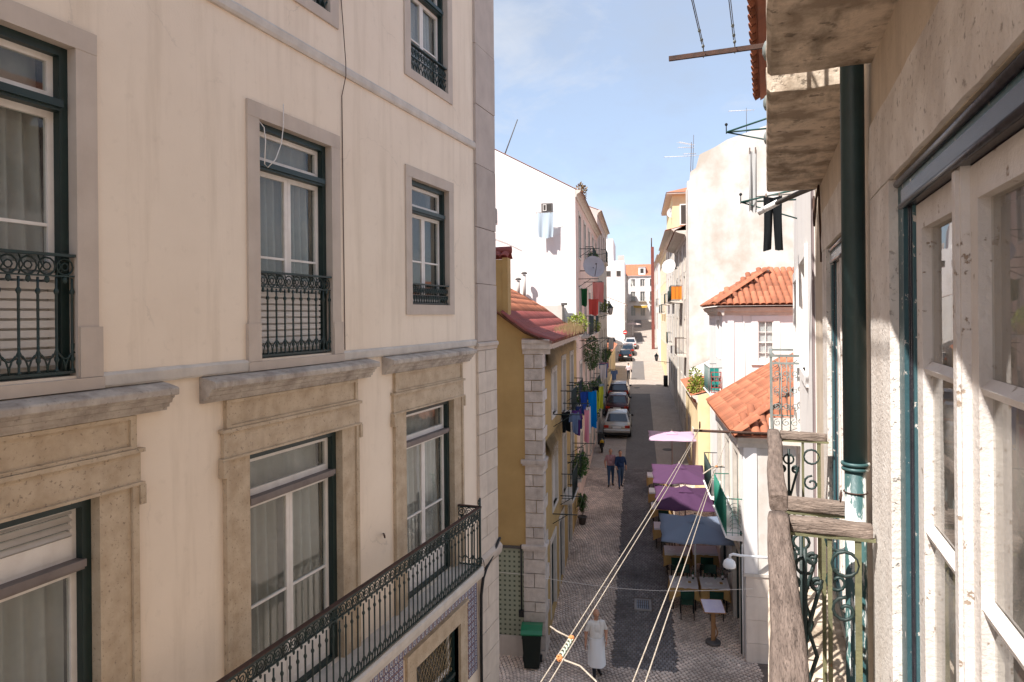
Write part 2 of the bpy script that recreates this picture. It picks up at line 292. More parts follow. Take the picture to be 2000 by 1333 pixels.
def window(fc, a0, a1, z0, z1, ztr=None, mats=None, sash_mat=None, transom_mat=None, d0=0.07, d1=0.24, fw=0.07, sd=0.14, st=0.055, rows=(0.5,), leaves=2, cur=None, cols=1,
           gl=None, name='window', fan_rows=(), bottom=0.0, curz=None, curd=0.14, detail=True, fancur=None):
    gl = gl or m_glass; mats = mats or m_green; sash_mat = sash_mat or m_sash
    mb = fc.mb(); frame_bars(mb, a0+0.005, a1-0.005, z0+0.002, z1-0.003, d0, d1, fw, fw, 0.05)
    wdw = fc.add(name, mb, mats)
    zt = z1-fw; zb = z0+0.05
    if ztr:
        mb = fc.mb(); mb.box(a0+fw, a1-fw, d0-0.02, d1-0.02, ztr-0.04, ztr+0.04); mb.box(a0+fw, a1-fw, d0-0.045, d0-0.02, ztr-0.015, ztr+0.045)
        fc.add('transom', mb, transom_mat or mats, wdw)
    secs = []
    if ztr: secs.append((a0+fw, a1-fw, ztr+0.04, zt, fan_rows, 1, 0)); top = ztr-0.04
    else: top = zt
    L = (a1-a0-2*fw)/leaves
    for i in range(leaves): secs.append((a0+fw+L*i, a0+fw+L*(i+1), zb, top, rows, cols, bottom))
    for (x0, x1, y0, y1, rws, cl, bt) in secs:
        mb = fc.mb(); frame_bars(mb, x0+0.002, x1-0.002, y0, y1, sd, sd+0.045, st, st, st+0.02)
        zz = [y0+st+0.02+bt]; 
        if bt: mb.box(x0+st, x1-st, sd+0.012, sd+0.035, y0+st+0.02, y0+st+0.02+bt)
        for r in rws:
            z = zz[0]+(y1-st-zz[0])*r; mb.box(x0+st, x1-st, sd+0.006, sd+0.04, z-0.013, z+0.013); zz.append(z)
        zz.append(y1-st); xs = [x0+st+(x1-x0-2*st)*c/cl for c in range(cl+1)]
        for x in xs[1:-1]: mb.box(x-0.012, x+0.012, sd+0.007, sd+0.039, zz[0], y1-st)
        fc.add('sash', mb, sash_mat, wdw)
        for i in range(len(zz)-1):
            for c in range(cl):
                mb = fc.mb(); mb.box(xs[c]-0.003, xs[c+1]+0.003, sd+0.020, sd+0.024, zz[i]-0.003, zz[i+1]+0.003); fc.add('pane', mb, gl, wdw)
    if cur: curtain(fc, wdw, a0+fw+0.03, a1-fw-0.03, curz if curz is not None else z0+0.05, (ztr or z1)-0.05, sd+curd, cur)
    if fancur and ztr: curtain(fc, wdw, a0+fw+0.03, a1-fw-0.03, ztr+0.05, z1-0.05, sd+curd+0.02, fancur, 5, 0.02)
    return wdw
def arc(c, r, t0, t1, n, ax=(1,0,0), ay=(0,0,1), rr=None):
    ax = Vector(ax); ay = Vector(ay); c = Vector(c); rr = rr or r
    return [tuple(c+ax*r*math.cos(t0+(t1-t0)*i/n)+ay*rr*math.sin(t0+(t1-t0)*i/n)) for i in range(n+1)]
def spiral(c, r0, r1, t0, turns, n, ax=(1,0,0), ay=(0,0,1)):
    ax = Vector(ax); ay = Vector(ay); c = Vector(c); out = []
    for i in range(n+1):
        f = i/n; t = t0+turns*2*math.pi*f; r = r0+(r1-r0)*f; out.append(tuple(c+ax*r*math.cos(t)+ay*r*math.sin(t)))
    return out
def baluster_mesh(name, h, mat, r=0.011):
    mb = MB(); k = h
    mb.lathe([(r*1.6,0),(r*1.6,0.02*k),(r*0.9,0.03*k),(r*0.9,0.10*k),(r*1.7,0.12*k),(r*1.7,0.14*k),(r,0.16*k),(r,0.82*k),(r*1.7,0.84*k),(r*1.9,0.86*k),(r*0.9,0.89*k),(r*0.9,k)], n=6)
    return mb.mesh(name, mat)
def iron_rail(fc, par, a0, a1, d, z0, z1, mat, step=0.14, frieze=0.16, foot=0.2, name='window_railing', top=(0.03,0.022), bal=None, hand=None):
    """cast iron railing: hand rail, ring frieze, turned balusters, looped foot"""
    mb = fc.mb(); x = lambda a, dd, z: (a, dd, z)
    mb.box(a0, a1, d-top[0], d+top[0], z1-top[1], z1)
    mb.box(a0, a1, d-0.012, d+0.012, z1-frieze-0.012, z1-frieze); mb.box(a0, a1, d-0.014, d+0.014, z0, z0+0.022)
    n = max(1, round((a1-a0)/step)); st = (a1-a0)/n; zf = z1-top[1]-frieze/2+0.005; rr = min(st*0.46, frieze*0.43)
    for i in range(n):
        c = (a0+st*(i+0.5), d, zf)
        mb.tube(arc(c, rr, 0, 2*math.pi*0.92, 10), 0.008, 4, closed=True)
        mb.tube(arc(c, rr*0.45, 0, 2*math.pi*0.85, 6), 0.007, 4, closed=True)
        mb.tube([(a0+st*i, d, z1-frieze-0.005), (a0+st*(i+0.25), d, zf), (a0+st*i+st*0.02, d, z1-top[1])], 0.007, 4)
        mb.ball((a0+st*(i+0.5), d, z1-frieze-0.035), st*0.16, 0.012, 0.03, 6, 4)
        if foot:
            mb.tube(arc((a0+st*(i+1), d, z0+0.02), st*0.5, 0, math.pi, 8, rr=foot*0.62), 0.008, 4)
            mb.tube(arc((a0+st*(i+0.5), d, z0+foot), st*0.5, math.pi, 2*math.pi, 8, rr=foot*0.5), 0.007, 4)
    ra = fc.add(name, mb, mat, par)
    if bal:
        for i in range(n+1): fc.inst('baluster', bal, min(max(a0+st*i, a0+0.015), a1-0.015), d, z0+0.02, ra)
    if hand:
        mb = fc.mb(); mb.box(a0-0.01, a1+0.01, d-0.03, d+0.03, z1+0.001, z1+0.013); fc.add('hand_rail', mb, hand, ra)
    return ra
# ================================================================ the ground
m_ground = M('worn_paving', (0.36,0.31,0.27), (0.27,0.23,0.20), 1.2, 0.9, 0.4, 30, pit=0.3, pitscale=16)
mb = MB()
ss = [-60,-30,0,8,13]+[13+0.8*i for i in range(1, 60)]+[62+3*i for i in range(1, 40)]+[220,300,450,600]
for i in range(len(ss)-1):
    for n0, n1 in ((-400,-60),(-60,-8),(-8,8),(8,60),(60,400)):
        mb.quad((n0, ss[i], gz(ss[i])-0.03), (n1, ss[i], gz(ss[i])-0.03), (n1, ss[i+1], gz(ss[i+1])-0.03), (n0, ss[i+1], gz(ss[i+1])-0.03))
g = link('ground', mb.mesh('ground', m_ground)); g.location.z = EYE; g.rotation_euler.z = TH; g['kind'] = 'structure'
m_setts = M('limestone_setts', (0.66,0.54,0.455), (0.51,0.41,0.345), 1.5, 0.85, 0.5, 30, pit=0.25, pitscale=12, attr='tone')
m_basalt = M('basalt_setts', (0.20,0.182,0.177), (0.145,0.13,0.127), 1.5, 0.75, 0.5, 30, attr='tone')
def paving_mat(name, c1, c2, mortar, rot):
    m = bpy.data.materials.new(name); m.use_nodes = True; t = m.node_tree; N = t.nodes; L = t.links; p = N['Principled BSDF']; p.inputs['Roughness'].default_value = 0.85
    co = N.new('ShaderNodeTexCoord'); ma = N.new('ShaderNodeMapping'); ma.inputs['Rotation'].default_value = (0,0,rot); L.new(co.outputs['Object'], ma.inputs[0])
    br = N.new('ShaderNodeTexBrick'); br.inputs['Scale'].default_value = 1.0; br.inputs['Brick Width'].default_value = 0.11; br.inputs['Row Height'].default_value = 0.105; br.inputs['Mortar Size'].default_value = 0.012
    br.inputs['Color1'].default_value = (*c1,1); br.inputs['Color2'].default_value = (*c2,1); br.inputs['Mortar'].default_value = (*mortar,1); L.new(ma.outputs[0], br.inputs['Vector'])
    nz = N.new('ShaderNodeTexNoise'); nz.inputs['Scale'].default_value = 0.9; nz.inputs['Detail'].default_value = 8; L.new(co.outputs['Object'], nz.inputs['Vector'])
    hs = N.new('ShaderNodeHueSaturation'); mr = N.new('ShaderNodeMapRange'); mr.inputs[3].default_value = 0.75; mr.inputs[4].default_value = 1.2; L.new(nz.outputs['Fac'], mr.inputs[0]); L.new(mr.outputs[0], hs.inputs['Value']); L.new(br.outputs['Color'], hs.inputs['Color'])
    L.new(hs.outputs[0], p.inputs['Base Color']); b = N.new('ShaderNodeBump'); b.invert = True; b.inputs['Strength'].default_value = 0.6; b.inputs['Distance'].default_value = 0.01; L.new(br.outputs['Fac'], b.inputs['Height']); L.new(b.outputs[0], p.inputs['Normal'])
    return m
m_pav_l = paving_mat('limestone_paving', (0.46,0.39,0.335), (0.37,0.31,0.265), (0.2,0.165,0.14), 0.785)
m_pav_d = paving_mat('basalt_paving', (0.195,0.178,0.172), (0.145,0.13,0.125), (0.075,0.068,0.065), 0.0)
def strip(name, n0, n1, s0, s1, h, mat, par=None):
    mb = MB(); k = max(1, int((s1-s0)/1.5))
    for i in range(k):
        a = s0+(s1-s0)*i/k; b = s0+(s1-s0)*(i+1)/k
        mb.quad((n0,a,gz(a)+h),(n1,a,gz(a)+h),(n1,b,gz(b)+h),(n0,b,gz(b)+h))
    o = link(name, mb.mesh(name, mat), par)
    if par is None: o.location.z = EYE; o.rotation_euler.z = TH; o['kind'] = 'structure'
    return o
road = strip('road', -2.95, 3.1, 36.0, 150, -0.006, m_pav_l)
DARK = [(18.25,59.8),(70.7,89.2),(105.2,119),(129,148)]
for a, b in DARK:
    a2 = max(a, 36.0)
    if b > a2: strip('road_stripe', -0.78, 0.9 if b < 80 else 0.6, a2, b, 0.0, m_pav_d)
def setts(name, n0, n1, s0, s1, step, diag, skip, mat, lo, hi, par):
    v = []; f = []; tone = []; rnd = random.Random(5); h = 0.5*step*0.86; c, s_ = (math.cos(0.72), math.sin(0.72)) if diag else (1.0, 0.0)
    span = (n1-n0)+(s1-s0); K = int(span/step)+2; nm = (n0+n1)/2; sm = (s0+s1)/2
    for i in range(-K, K):
        for j in range(-K, K):
            p = (i+(0.5 if j % 2 else 0.0))*step; q = j*step
            if diag: p += 0.10*math.sin(q*2.2)
            n = nm+p*c-q*s_; s = sm+p*s_+q*c
            if not (n0 < n < n1 and s0 < s < s1) or skip(n, s): continue
            z = gz(s)+rnd.uniform(-0.004, 0.004); b = len(v); tn = rnd.uniform(lo, hi)*(0.98+0.45*mnoise.noise((n*0.7,s*0.7,0.0))+0.22*mnoise.noise((n*2.6,s*2.6,5.0)))
            cr = []
            for sx, sy in ((-1,-1),(1,-1),(1,1),(-1,1)):
                x = sx*h*rnd.uniform(0.86,1.02); y = sy*h*rnd.uniform(0.86,1.02); cr.append((n+x*c-y*s_, s+x*s_+y*c))
            for (x, y) in cr: v.append((x, y, gz(y)-0.03))
            for (x, y) in cr: v.append((n+(x-n)*0.86, s+(y-s)*0.86, z+rnd.uniform(-0.0025,0.0025)))
            f += [(b+4,b+5,b+6,b+7),(b,b+1,b+5,b+4),(b+1,b+2,b+6,b+5),(b+2,b+3,b+7,b+6),(b+3,b,b+4,b+7)]; tone += [tn]*5
    me = bpy.data.meshes.new(name); me.from_pydata(v, [], f); me.materials.append(mat)
    at = me.attributes.new('tone', 'FLOAT', 'FACE'); at.data.foreach_set('value', tone); me.update()
    o = link(name, me, par); o['kind'] = 'stuff'; return o
lr = link('pavement', None); 
mb = MB(); k = 30
for i in range(k):
    a = 11+(36-11)*i/k; b = 11+(36-11)*(i+1)/k; mb.quad((-9,a,gz(a)-0.022),(3.4,a,gz(a)-0.022),(3.4,b,gz(b)-0.022),(-9,b,gz(b)-0.022))
bpy.data.objects.remove(lr); m_bed = M('sandy_joint_bed', (0.15,0.12,0.10), (0.10,0.08,0.07), 6, 0.95, 0.3)
lr = link('pavement', mb.mesh('pavement', m_bed)); lr.location.z = EYE; lr.rotation_euler.z = TH; lr['kind'] = 'structure'
in_dark = lambda n, s: -0.78+0.05*mnoise.noise((0.0,s*1.7,3.0)) < n < 0.93+0.05*mnoise.noise((4.0,s*1.7,3.0)) and s > 18.25
in_grate = lambda n, s: -0.24 < n < 0.36 and 21.2 < s < 22.1
setts('limestone_setts', -7.5, 3.05, 14.2, 36.0, 0.105, True, lambda n, s: in_dark(n, s) or (n < -2.9 and s > 19), m_setts, 0.82, 1.16, lr)
setts('basalt_setts', -0.9, 1.05, 18.25, 36.0, 0.108, False, lambda n, s: in_grate(n, s) or not in_dark(n, s), m_basalt, 0.78, 1.25, lr)
T = Thing('drain_grate', 'square iron drain grate set in the dark cobbled stripe', 'grate', (0.06, 21.65, gz(21.65)), 'S')
mb = MB(); z = gz(21.65); frame_w = 0.05
for (x0,x1,y0,y1) in ((-0.20,0.32,21.25,21.32),(-0.20,0.32,21.98,22.05),(-0.20,-0.13,21.32,21.98),(0.25,0.32,21.32,21.98)): mb.box(x0,x1,y0,y1,z-0.04,z+0.012)
T.add('frame', mb, M('pale_kerb_stone', (0.30,0.27,0.25)))
for i in range(6):
    for j in range(3):
        mb = MB(); mb.box(-0.125+i*0.062, -0.09+i*0.062, 21.34+j*0.215, 21.52+j*0.215, z-0.02, z+0.006); T.add('bar', mb, M('grate_iron', (0.16,0.18,0.21), None, 5, 0.4, 0.1, metal=0.6))
mb = MB(); mb.box(-0.13,0.25,21.32,21.98,z-0.05,z-0.022); T.add('sump', mb, m_black)
for (n, s, r) in ((1.9, 66.5, 0.33), (-0.2, 64.0, 0.3), (1.6, 40.5, 0.3)):
    T = Thing('manhole_cover', {66.5:'round manhole cover in the bright paving far up the street', 64.0:'round manhole cover beyond the first dark stripe, left of its pair', 40.5:'round manhole cover in the paving past the pink parasol'}[s], 'manhole', (n, s, gz(s)), 'S')
    mb = MB(); mb.lathe([(r,-0.03),(r,0.008),(r-0.03,0.012),(r-0.05,0.006),(0.01,0.008)], (n, s, gz(s)), 20); T.add('cover', mb, m_cable)
# ================================================================ cream building on the left
LB = Thing('cream_apartment_building', 'tall cream apartment building with green windows and a long iron balcony', 'building', (-5.2, 6.5, gz(6.5)-0.1))
lf = Fc(LB, -5.2, 0.0, 0.0, 1.0)
C3 = [(2.6,3.92),(6.03,7.36),(9.46,10.80)]; C1 = [(2.4,4.09),(5.83,7.53),(9.2,10.91)]
holes = [(a,b,3.88,5.75) for a, b in C3]+[(a,b,-0.45,2.18) for a, b in C3[:2]]+[(9.45,10.80,0.19,2.18)]+[(a,b,-4.42,-1.45) for a, b in C1]+[(9.42,11.06,-8.8,-5.47),(6.0,7.5,-8.8,-5.47)]
mb = lf.mb(); ZB = -10.0; ZT = 6.55
holed(mb, -9.0, 12.87, ZB, ZT, holes, 0.34)
mb.quad((12.87,0,ZB),(12.87,9,ZB),(12.87,9,ZT),(12.87,0,ZT)); mb.quad((-9,0,ZB),(-9,9,ZB),(-9,9,ZT),(-9,0,ZT)); mb.quad((-9,9,ZB),(12.87,9,ZB),(12.87,9,ZT),(-9,9,ZT)); mb.quad((-9,0,ZT),(12.87,0,ZT),(12.87,9,ZT),(-9,9,ZT))
lf.add('wall', mb, m_cream)
mb = lf.mb()
for z in (-4.46, -0.5, 3.2): mb.box(-8.9, 12.8, 0.36, 8.9, z-0.08, z-0.02)
for a in (-0.5, 4.95, 8.4): mb.box(a-0.05, a+0.05, 0.36, 8.9, ZB, ZT-0.05)
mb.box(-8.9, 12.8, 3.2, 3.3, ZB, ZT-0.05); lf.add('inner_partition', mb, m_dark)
mb = lf.mb(); mb.profile([(0,ZT+0.02),(-0.02,ZT+0.02),(-0.08,ZT+0.1),(-0.10,ZT+0.22),(0.0,ZT+0.24)], -9, 12.95); lf.add('cornice', mb, m_pale)
mb = lf.mb(); mb.quad((-9,0.1,ZT+0.2),(12.9,0.1,ZT+0.2),(12.9,4.5,ZT+4.9),(-9,4.5,ZT+4.9)); mb.quad((-9,8.9,ZT+0.2),(12.9,8.9,ZT+0.2),(12.9,4.5,ZT+4.9),(-9,4.5,ZT+4.9)); lf.add('roof', mb, m_tile)  # unseen roof, made steep and high to cast shade on the ochre roof
mb = lf.mb(); mb.F(mb.V(12.87,0.1,ZT+0.1), mb.V(12.87,8.9,ZT+0.1), mb.V(12.87,4.5,ZT+4.8)); mb.F(mb.V(-8.95,0.1,ZT+0.1), mb.V(-8.95,8.9,ZT+0.1), mb.V(-8.95,4.5,ZT+4.8)); lf.add('gable', mb, m_cream)  # unseen end triangles closing the roof raised for its shadow
# string courses
mb = lf.mb(); mb.profile([(0.01,3.17),(-0.03,3.17),(-0.045,3.20),(-0.045,3.28),(-0.02,3.31),(0.01,3.32)], -9, 11.93, 30, 0.004); lf.add('string_course', mb, m_pale)
for a, b in ((-9.0,2.40),(4.12,5.83),(7.56,11.93)):
    mb = lf.mb(); mb.profile([(0.01,-0.57),(-0.03,-0.57),(-0.04,-0.55),(-0.04,-0.47),(-0.015,-0.445),(0.01,-0.44)], a, b, 12, 0.003); lf.add('string_course', mb, m_pale)
# corner pilaster, block by block
zc = [6.5, 5.2, 4.05, 2.9, 1.7, 0.62, -0.50]
for i in range(6):
    mb = lf.mb(); mb.box(11.93+0.004*(i % 2), 12.90, -0.05-0.006*(i % 2), 0.2, zc[i+1]+0.006, zc[i]-0.006); lf.add('quoin_stone', mb, M('pilaster_stone', (0.47,0.395,0.345), (0.39,0.325,0.285), 2.2, 0.8, 0.15, 60, 0.3, (0.27,0.23,0.22), rand=0.07))
mb = lf.mb(); mb.profile([(0.1,-0.66),(-0.05,-0.66),(-0.06,-0.60),(-0.085,-0.58),(-0.085,-0.53),(-0.06,-0.505),(0.1,-0.505)], 11.90, 12.93); lf.add('pilaster_moulding', mb, m_stone)
z = -0.665; i = 0
m_pilq = M('lower_pilaster_stone', (0.60,0.51,0.425), (0.52,0.435,0.36), 4.0, 0.85, 0.35, 30, 0.35, (0.32,0.27,0.24), rand=0.05)
while z > -9.6:
    h = R.uniform(0.36, 0.5)
    if z-h < -4.55 and z > -4.85: 
        mb = lf.mb(); mb.profile([(0.1,-4.86),(-0.06,-4.86),(-0.10,-4.80),(-0.12,-4.72),(-0.12,-4.66),(-0.06,-4.60),(0.1,-4.60)], 11.88, 12.95, 3, 0.004); lf.add('pilaster_moulding', mb, m_stone); 
        if z > -4.6:
            mb = lf.mb(); mb.box(11.95,12.89,-0.05,0.2,-4.598,z-0.005); lf.add('quoin_stone', mb, m_pilq)
        z = -4.865; continue
    cuts = [11.95, 12.89] if i % 2 else [11.95, 12.32+R.uniform(-.08,.08), 12.89]
    for c0, c1 in zip(cuts, cuts[1:]):
        mb = lf.mb(); mb.box(c0+0.005, c1-0.005, -0.05-R.uniform(0,0.012), 0.2, z-h+0.005, z-0.005); lf.add('quoin_stone', mb, m_pilq)
    z -= h; i += 1
# upper windows
bal_s = baluster_mesh('baluster', 0.74, m_iron, 0.011)
for ci, (a, b) in enumerate(C3):
    surround(lf, a, b, 3.88, 5.75, 0.18, 0.18, 0.025, m_stone, sill=0.14)
    window(lf, a, b, 3.88, 5.75, 5.25, rows=(0.42,), cur=m_curtain2)
    iron_rail(lf, None, a+0.01, b-0.01, 0.02, 3.89, 4.32, m_iron, 0.10, 0.2, 0.17)
for ci, (a, b) in enumerate(C3[:2]):
    surround(lf, a, b, -0.47, 2.18, 0.18, 0.17, 0.025, m_stone)
    mb = lf.mb(); mb.box(a-0.205, a-0.005, -0.04, 0.08, -0.47, -0.06); mb.box(b+0.005, b+0.205, -0.04, 0.08, -0.47, -0.06); mb.box(a-0.21, b+0.21, -0.05, 0.1, -0.57, -0.473); lf.add('window_plinth', mb, m_stone)
    wd = window(lf, a, b, -0.45, 2.18, 1.70, rows=(0.30,) if ci else (0.35,), cur=m_curtain, fancur=m_curtain, bottom=0.62)
    mb = lf.mb()
    for k in range(11): mb.box(a+0.10, b-0.10, 0.10, 0.125, -0.36+k*0.075, -0.36+k*0.075+0.055)
    lf.add('slatted_panel', mb, m_blind, wd)
    iron_rail(lf, None, a+0.01, b-0.01, 0.015, -0.43, 0.52, m_iron, 0.142, 0.17, 0.24, bal=bal_s)
a, b = 9.45, 10.80
surround(lf, a, b, 0.19, 2.18, 0.18, 0.17, 0.025, m_stone, sill=0.16)
window(lf, a, b, 0.19, 2.18, 1.70, rows=(0.45,), cur=None, fancur=None, gl=m_glass)
iron_rail(lf, None, a+0.01, b-0.01, 0.02, 0.20, 0.53, m_iron, 0.085, 0.18, 0.14)
# first-floor windows with limestone surrounds and hoods
for ci, (a, b) in enumerate(C1):
    c = (a+b)/2
    mb = lf.mb()
    for x0, x1 in ((a-0.29,a+0.004),(b-0.004,b+0.29)): mb = lf.mb(); mb.box(x0, x1, -0.03, 0.1, -4.42, -1.451); lf.add('window_jamb', mb, m_lime)
    for x0, x1 in ((a-0.355,a-0.292),(b+0.292,b+0.355)): mb = lf.mb(); mb.box(x0, x1, -0.055, 0.08, -4.42, -1.453); lf.add('jamb_moulding', mb, m_lime)
    mb = lf.mb(); mb.box(a-0.41, b+0.41, -0.065, 0.1, -1.45, -1.425); mb.box(a-0.38, b+0.38, -0.045, 0.1, -1.425, -1.165); mb.box(a-0.41, b+0.41, -0.07, 0.1, -1.165, -1.13)
    mb.box(a-0.413, a-0.357, -0.073, 0.05, -1.62, -1.4505); mb.box(b+0.357, b+0.413, -0.073, 0.05, -1.62, -1.4505)
    lf.add('lintel', mb, m_lime)
    mb = lf.mb(); mb.box(a-0.34, b+0.34, -0.03, 0.09, -1.13, -0.83); lf.add('frieze_panel', mb, m_lime)
    mb = lf.mb()
    mb.box(a-0.34,b+0.34,-0.052,-0.028,-0.87,-0.837); mb.box(a-0.34,b+0.34,-0.052,-0.028,-1.128,-1.10); mb.box(a-0.34,a-0.28,-0.05,-0.028,-1.1,-0.87); mb.box(b+0.28,b+0.34,-0.05,-0.028,-1.1,-0.87)
    lf.add('frieze_border', mb, m_lime)
    prof = [(0.05,-0.832),(-0.055,-0.832),(-0.058,-0.803),(-0.085,-0.80),(-0.09,-0.768),(-0.118,-0.758),(-0.13,-0.722),(-0.15,-0.712),(-0.154,-0.69),(-0.198,-0.687),(-0.205,-0.678),(-0.205,-0.632),(-0.195,-0.618),(-0.08,-0.588),(0.05,-0.565)]
    mb = lf.mb(); mb.profile(prof, c-1.50, c+1.50, 40, 0.0011); lf.add('hood_moulding', mb, m_hood)
    louv = ci == 0
    wd = window(lf, a, b, -4.42, -1.45, -2.0, transom_mat=m_transom, rows=(0.42,), cur=m_curtain if ci < 2 else m_curtain2, fancur=None if louv else m_curtain, fw=0.08, bottom=0.3, curd=0.16)
    if louv:
        mb = lf.mb(); mb.box(a+0.12, b-0.12, 0.135, 0.15, -1.93, -1.77)
        for k in range(4):
            z = -1.755+k*0.06; mb.quad((a+0.13,0.12,z),(b-0.13,0.12,z),(b-0.13,0.17,z+0.035),(a+0.13,0.17,z+0.035)); mb.quad((a+0.13,0.125,z-0.008),(b-0.13,0.125,z-0.008),(b-0.13,0.175,z+0.027),(a+0.13,0.175,z+0.027))
        lf.add('louvre', mb, m_sash, wd)
# long balcony
mb = lf.mb(); mb.profile([(0.05,-4.80),(-0.05,-4.80),(-0.10,-4.72),(-0.40,-4.66),(-0.47,-4.60),(-0.49,-4.52),(-0.49,-4.45),(-0.46,-4.425),(0.05,-4.42)], 1.2, 11.12, 30, 0.004)
bl = lf.add('balcony', mb, m_pale)
bal_l = baluster_mesh('baluster', 0.80, m_iron, 0.0105)
iron_rail(lf, bl, 1.2, 11.04, -0.45, -4.40, -3.36, m_iron, 0.128, 0.17, 0.22, name='balcony_railing', bal=bal_l, hand=m_rust)
rf = Fc(LB, -5.2, 11.04, 1.0, 0.0)       # the short return at the far end
iron_rail(rf, bl, 0.02, 0.45, 0.0, -4.40, -3.36, m_iron, 0.128, 0.17, 0.22, name='balcony_railing', bal=bal_l, hand=m_rust)
mb = lf.mb(); mb.tube(spiral((11.0,-0.45,-3.27), 0.07, 0.015, -1.5, 1.4, 16), 0.010, 5); mb.tube([(11.04,-0.45,-4.4),(11.04,-0.45,-3.2)], 0.018, 6); lf.add('end_scroll', mb, m_iron, bl)
# stone band, tiled ground floor
mb = lf.mb(); mb.profile([(0.02,-5.0),(-0.03,-5.0),(-0.05,-4.93),(-0.05,-4.83),(0.02,-4.80)], 1.2, 11.93, 8, 0.003); lf.add('string_course', mb, m_pale)
def azulejo(name, frieze):
    m = bpy.data.materials.new(name); m.use_nodes = True; t = m.node_tree; N = t.nodes; L = t.links; p = N['Principled BSDF']; p.inputs['Roughness'].default_value = 0.25
    co = N.new('ShaderNodeTexCoord'); sp = N.new('ShaderNodeSeparateXYZ'); L.new(co.outputs['Object'], sp.inputs[0])
    def mth(op, a, b=None):
        x = N.new('ShaderNodeMath'); x.operation = op
        for i, v in enumerate((a, b)):
            if v is None: continue
            if isinstance(v, (int, float)): x.inputs[i].default_value = v
            else: L.new(v, x.inputs[i])
        return x.outputs[0]
    x = mth('MULTIPLY', sp.outputs['X'], 1/0.07); z = mth('MULTIPLY', sp.outputs['Z'], 1/0.07)
    r = mth('SQRT', mth('ADD', mth('MULTIPLY', x, x), mth('MULTIPLY', z, z))); th = mth('ARCTAN2', z, x)
    pet = mth('ADD', r, mth('MULTIPLY', mth('COSINE', mth('MULTIPLY', th, 4.0 if not frieze else 2.0)), 0.22))
    ring = mth('SINE', mth('MULTIPLY', pet, 9.5)); f = mth('GREATER_THAN', ring, 0.05)
    mix = N.new('ShaderNodeMix'); mix.data_type = 'RGBA'; L.new(f, mix.inputs[0]); mix.inputs[6].default_value = (0.52,0.50,0.50,1); mix.inputs[7].default_value = (0.07,0.085,0.20,1)
    f2 = mth('GREATER_THAN', mth('ABSOLUTE', mth('SUBTRACT', pet, 1.05)), 0.12); m2 = N.new('ShaderNodeMix'); m2.data_type = 'RGBA'; L.new(f2, m2.inputs[0]); m2.inputs[6].default_value = (0.25,0.15,0.12,1); L.new(mix.outputs[2], m2.inputs[7])
    L.new(m2.outputs[2], p.inputs['Base Color']); return m
m_az = azulejo('blue_white_azulejo', False); m_azf = azulejo('frieze_azulejo', True)
def tile_mesh(name, mat, w=0.138, t=0.012):
    mb = MB(); h = w/2; mb.box(-h, h, 0, t, -h, h)
    for i in range(4):
        x, y, z = mb.v[i+0]; 
    return mb.mesh(name, mat)
tm = tile_mesh('tile', m_az); tf = tile_mesh('tile', m_azf)
cnt = 0
for i in range(36):
    for j in range(12):
        a = 7.05+0.14*i; z = -5.075-0.14*j
        if a > 11.88 or (9.08 < a < 11.40 and z < -5.12): continue
        if 9.0 > a and z < -6.2-0.0*(a-7): continue
        if (5.6 < a < 7.9) and z < -5.2-(a-7.0)*1.0: continue
        lf.inst('tile', tf if (j == 0 or a > 11.75) else tm, a, -0.013, z); cnt += 1
mb = lf.mb()
for x0, x1 in ((9.14,9.42),(11.06,11.34)): mb.box(x0, x1, -0.05, 0.1, -9.6, -5.471)
mb.box(9.14, 11.34, -0.052, 0.1, -5.47, -5.17); mb.box(9.10, 11.38, -0.075, 0.02, -5.205, -5.16); lf.add('door_surround', mb, m_lime)
wd = window(lf, 9.42, 11.06, -8.8, -5.47, -6.35, rows=(0.5,), name='door', fan_rows=(), cur=None, fw=0.08)
mb = lf.mb()
for i in range(14):
    x = 9.5+i*0.12; mb.tube([(x,0.1,-6.3),(x+0.5,0.1,-5.56)] if x < 10.5 else [(x,0.1,-6.3),(10.98,0.1,-6.3+(10.98-x)*1.48)], 0.008, 4); mb.tube([(x+0.04,0.11,-6.3),(max(9.5,x-0.46),0.11,-6.3+min(0.74,(x+0.04-9.5)*1.48))], 0.008, 4)
lf.add('fanlight_grille', mb, M('brass_grille', (0.30,0.22,0.12), None, 5, 0.5, 0.1), wd)
# cables and a hook on the left facade
def cable(name, label, pts, r, mat, org=None, cat='cable', frame='W', n=5):
    mb = MB(); mb.tube(pts, r, n); o0 = pts[0]
    T = link(name, mb.mesh(name, mat, o0)); p = Vector(o0) if frame == 'W' else N2*o0[0]+D2*o0[1]+Vector((0,0,o0[2]))
    T.location = (p.x, p.y, p.z+EYE); T.rotation_euler.z = TH if frame == 'S' else 0; tag(T, label, cat); return T
X = -5.2
cable('wall_cable', 'thin grey cable running down the cream wall beside the middle window', [(X+0.015,7.50,6.5),(X+0.012,7.61,4.2),(X+0.07,7.62,3.33),(X+0.07,7.62,3.16),(X+0.012,7.61,2.9),(X+0.012,7.62,1.2),(X+0.012,7.63,-0.43)], 0.006, m_rust)
cable('looped_cable', 'white cable loop hanging over the middle upper window', [(X+0.05,6.40,2.44),(X+0.05,6.40,2.2),(X+0.05,6.36,1.98),(X+0.05,6.26,1.78),(X+0.05,6.13,1.66),(X+0.05,6.08,1.69),(X+0.04,6.11,1.95),(X+0.03,6.10,2.1),(X+0.0,6.04,2.17)], 0.006, m_sash)
cable('corner_cable', 'thick black cable wrapped round the corner pilaster under the balcony', [(X+0.07,12.93,-4.52),(X+0.09,12.5,-4.72),(X+0.11,12.1,-4.86),(X+0.10,11.98,-5.0),(X+0.09,11.9,-5.3),(X+0.09,11.88,-6.2),(X+0.09,11.88,-8.6)], 0.03, m_black)
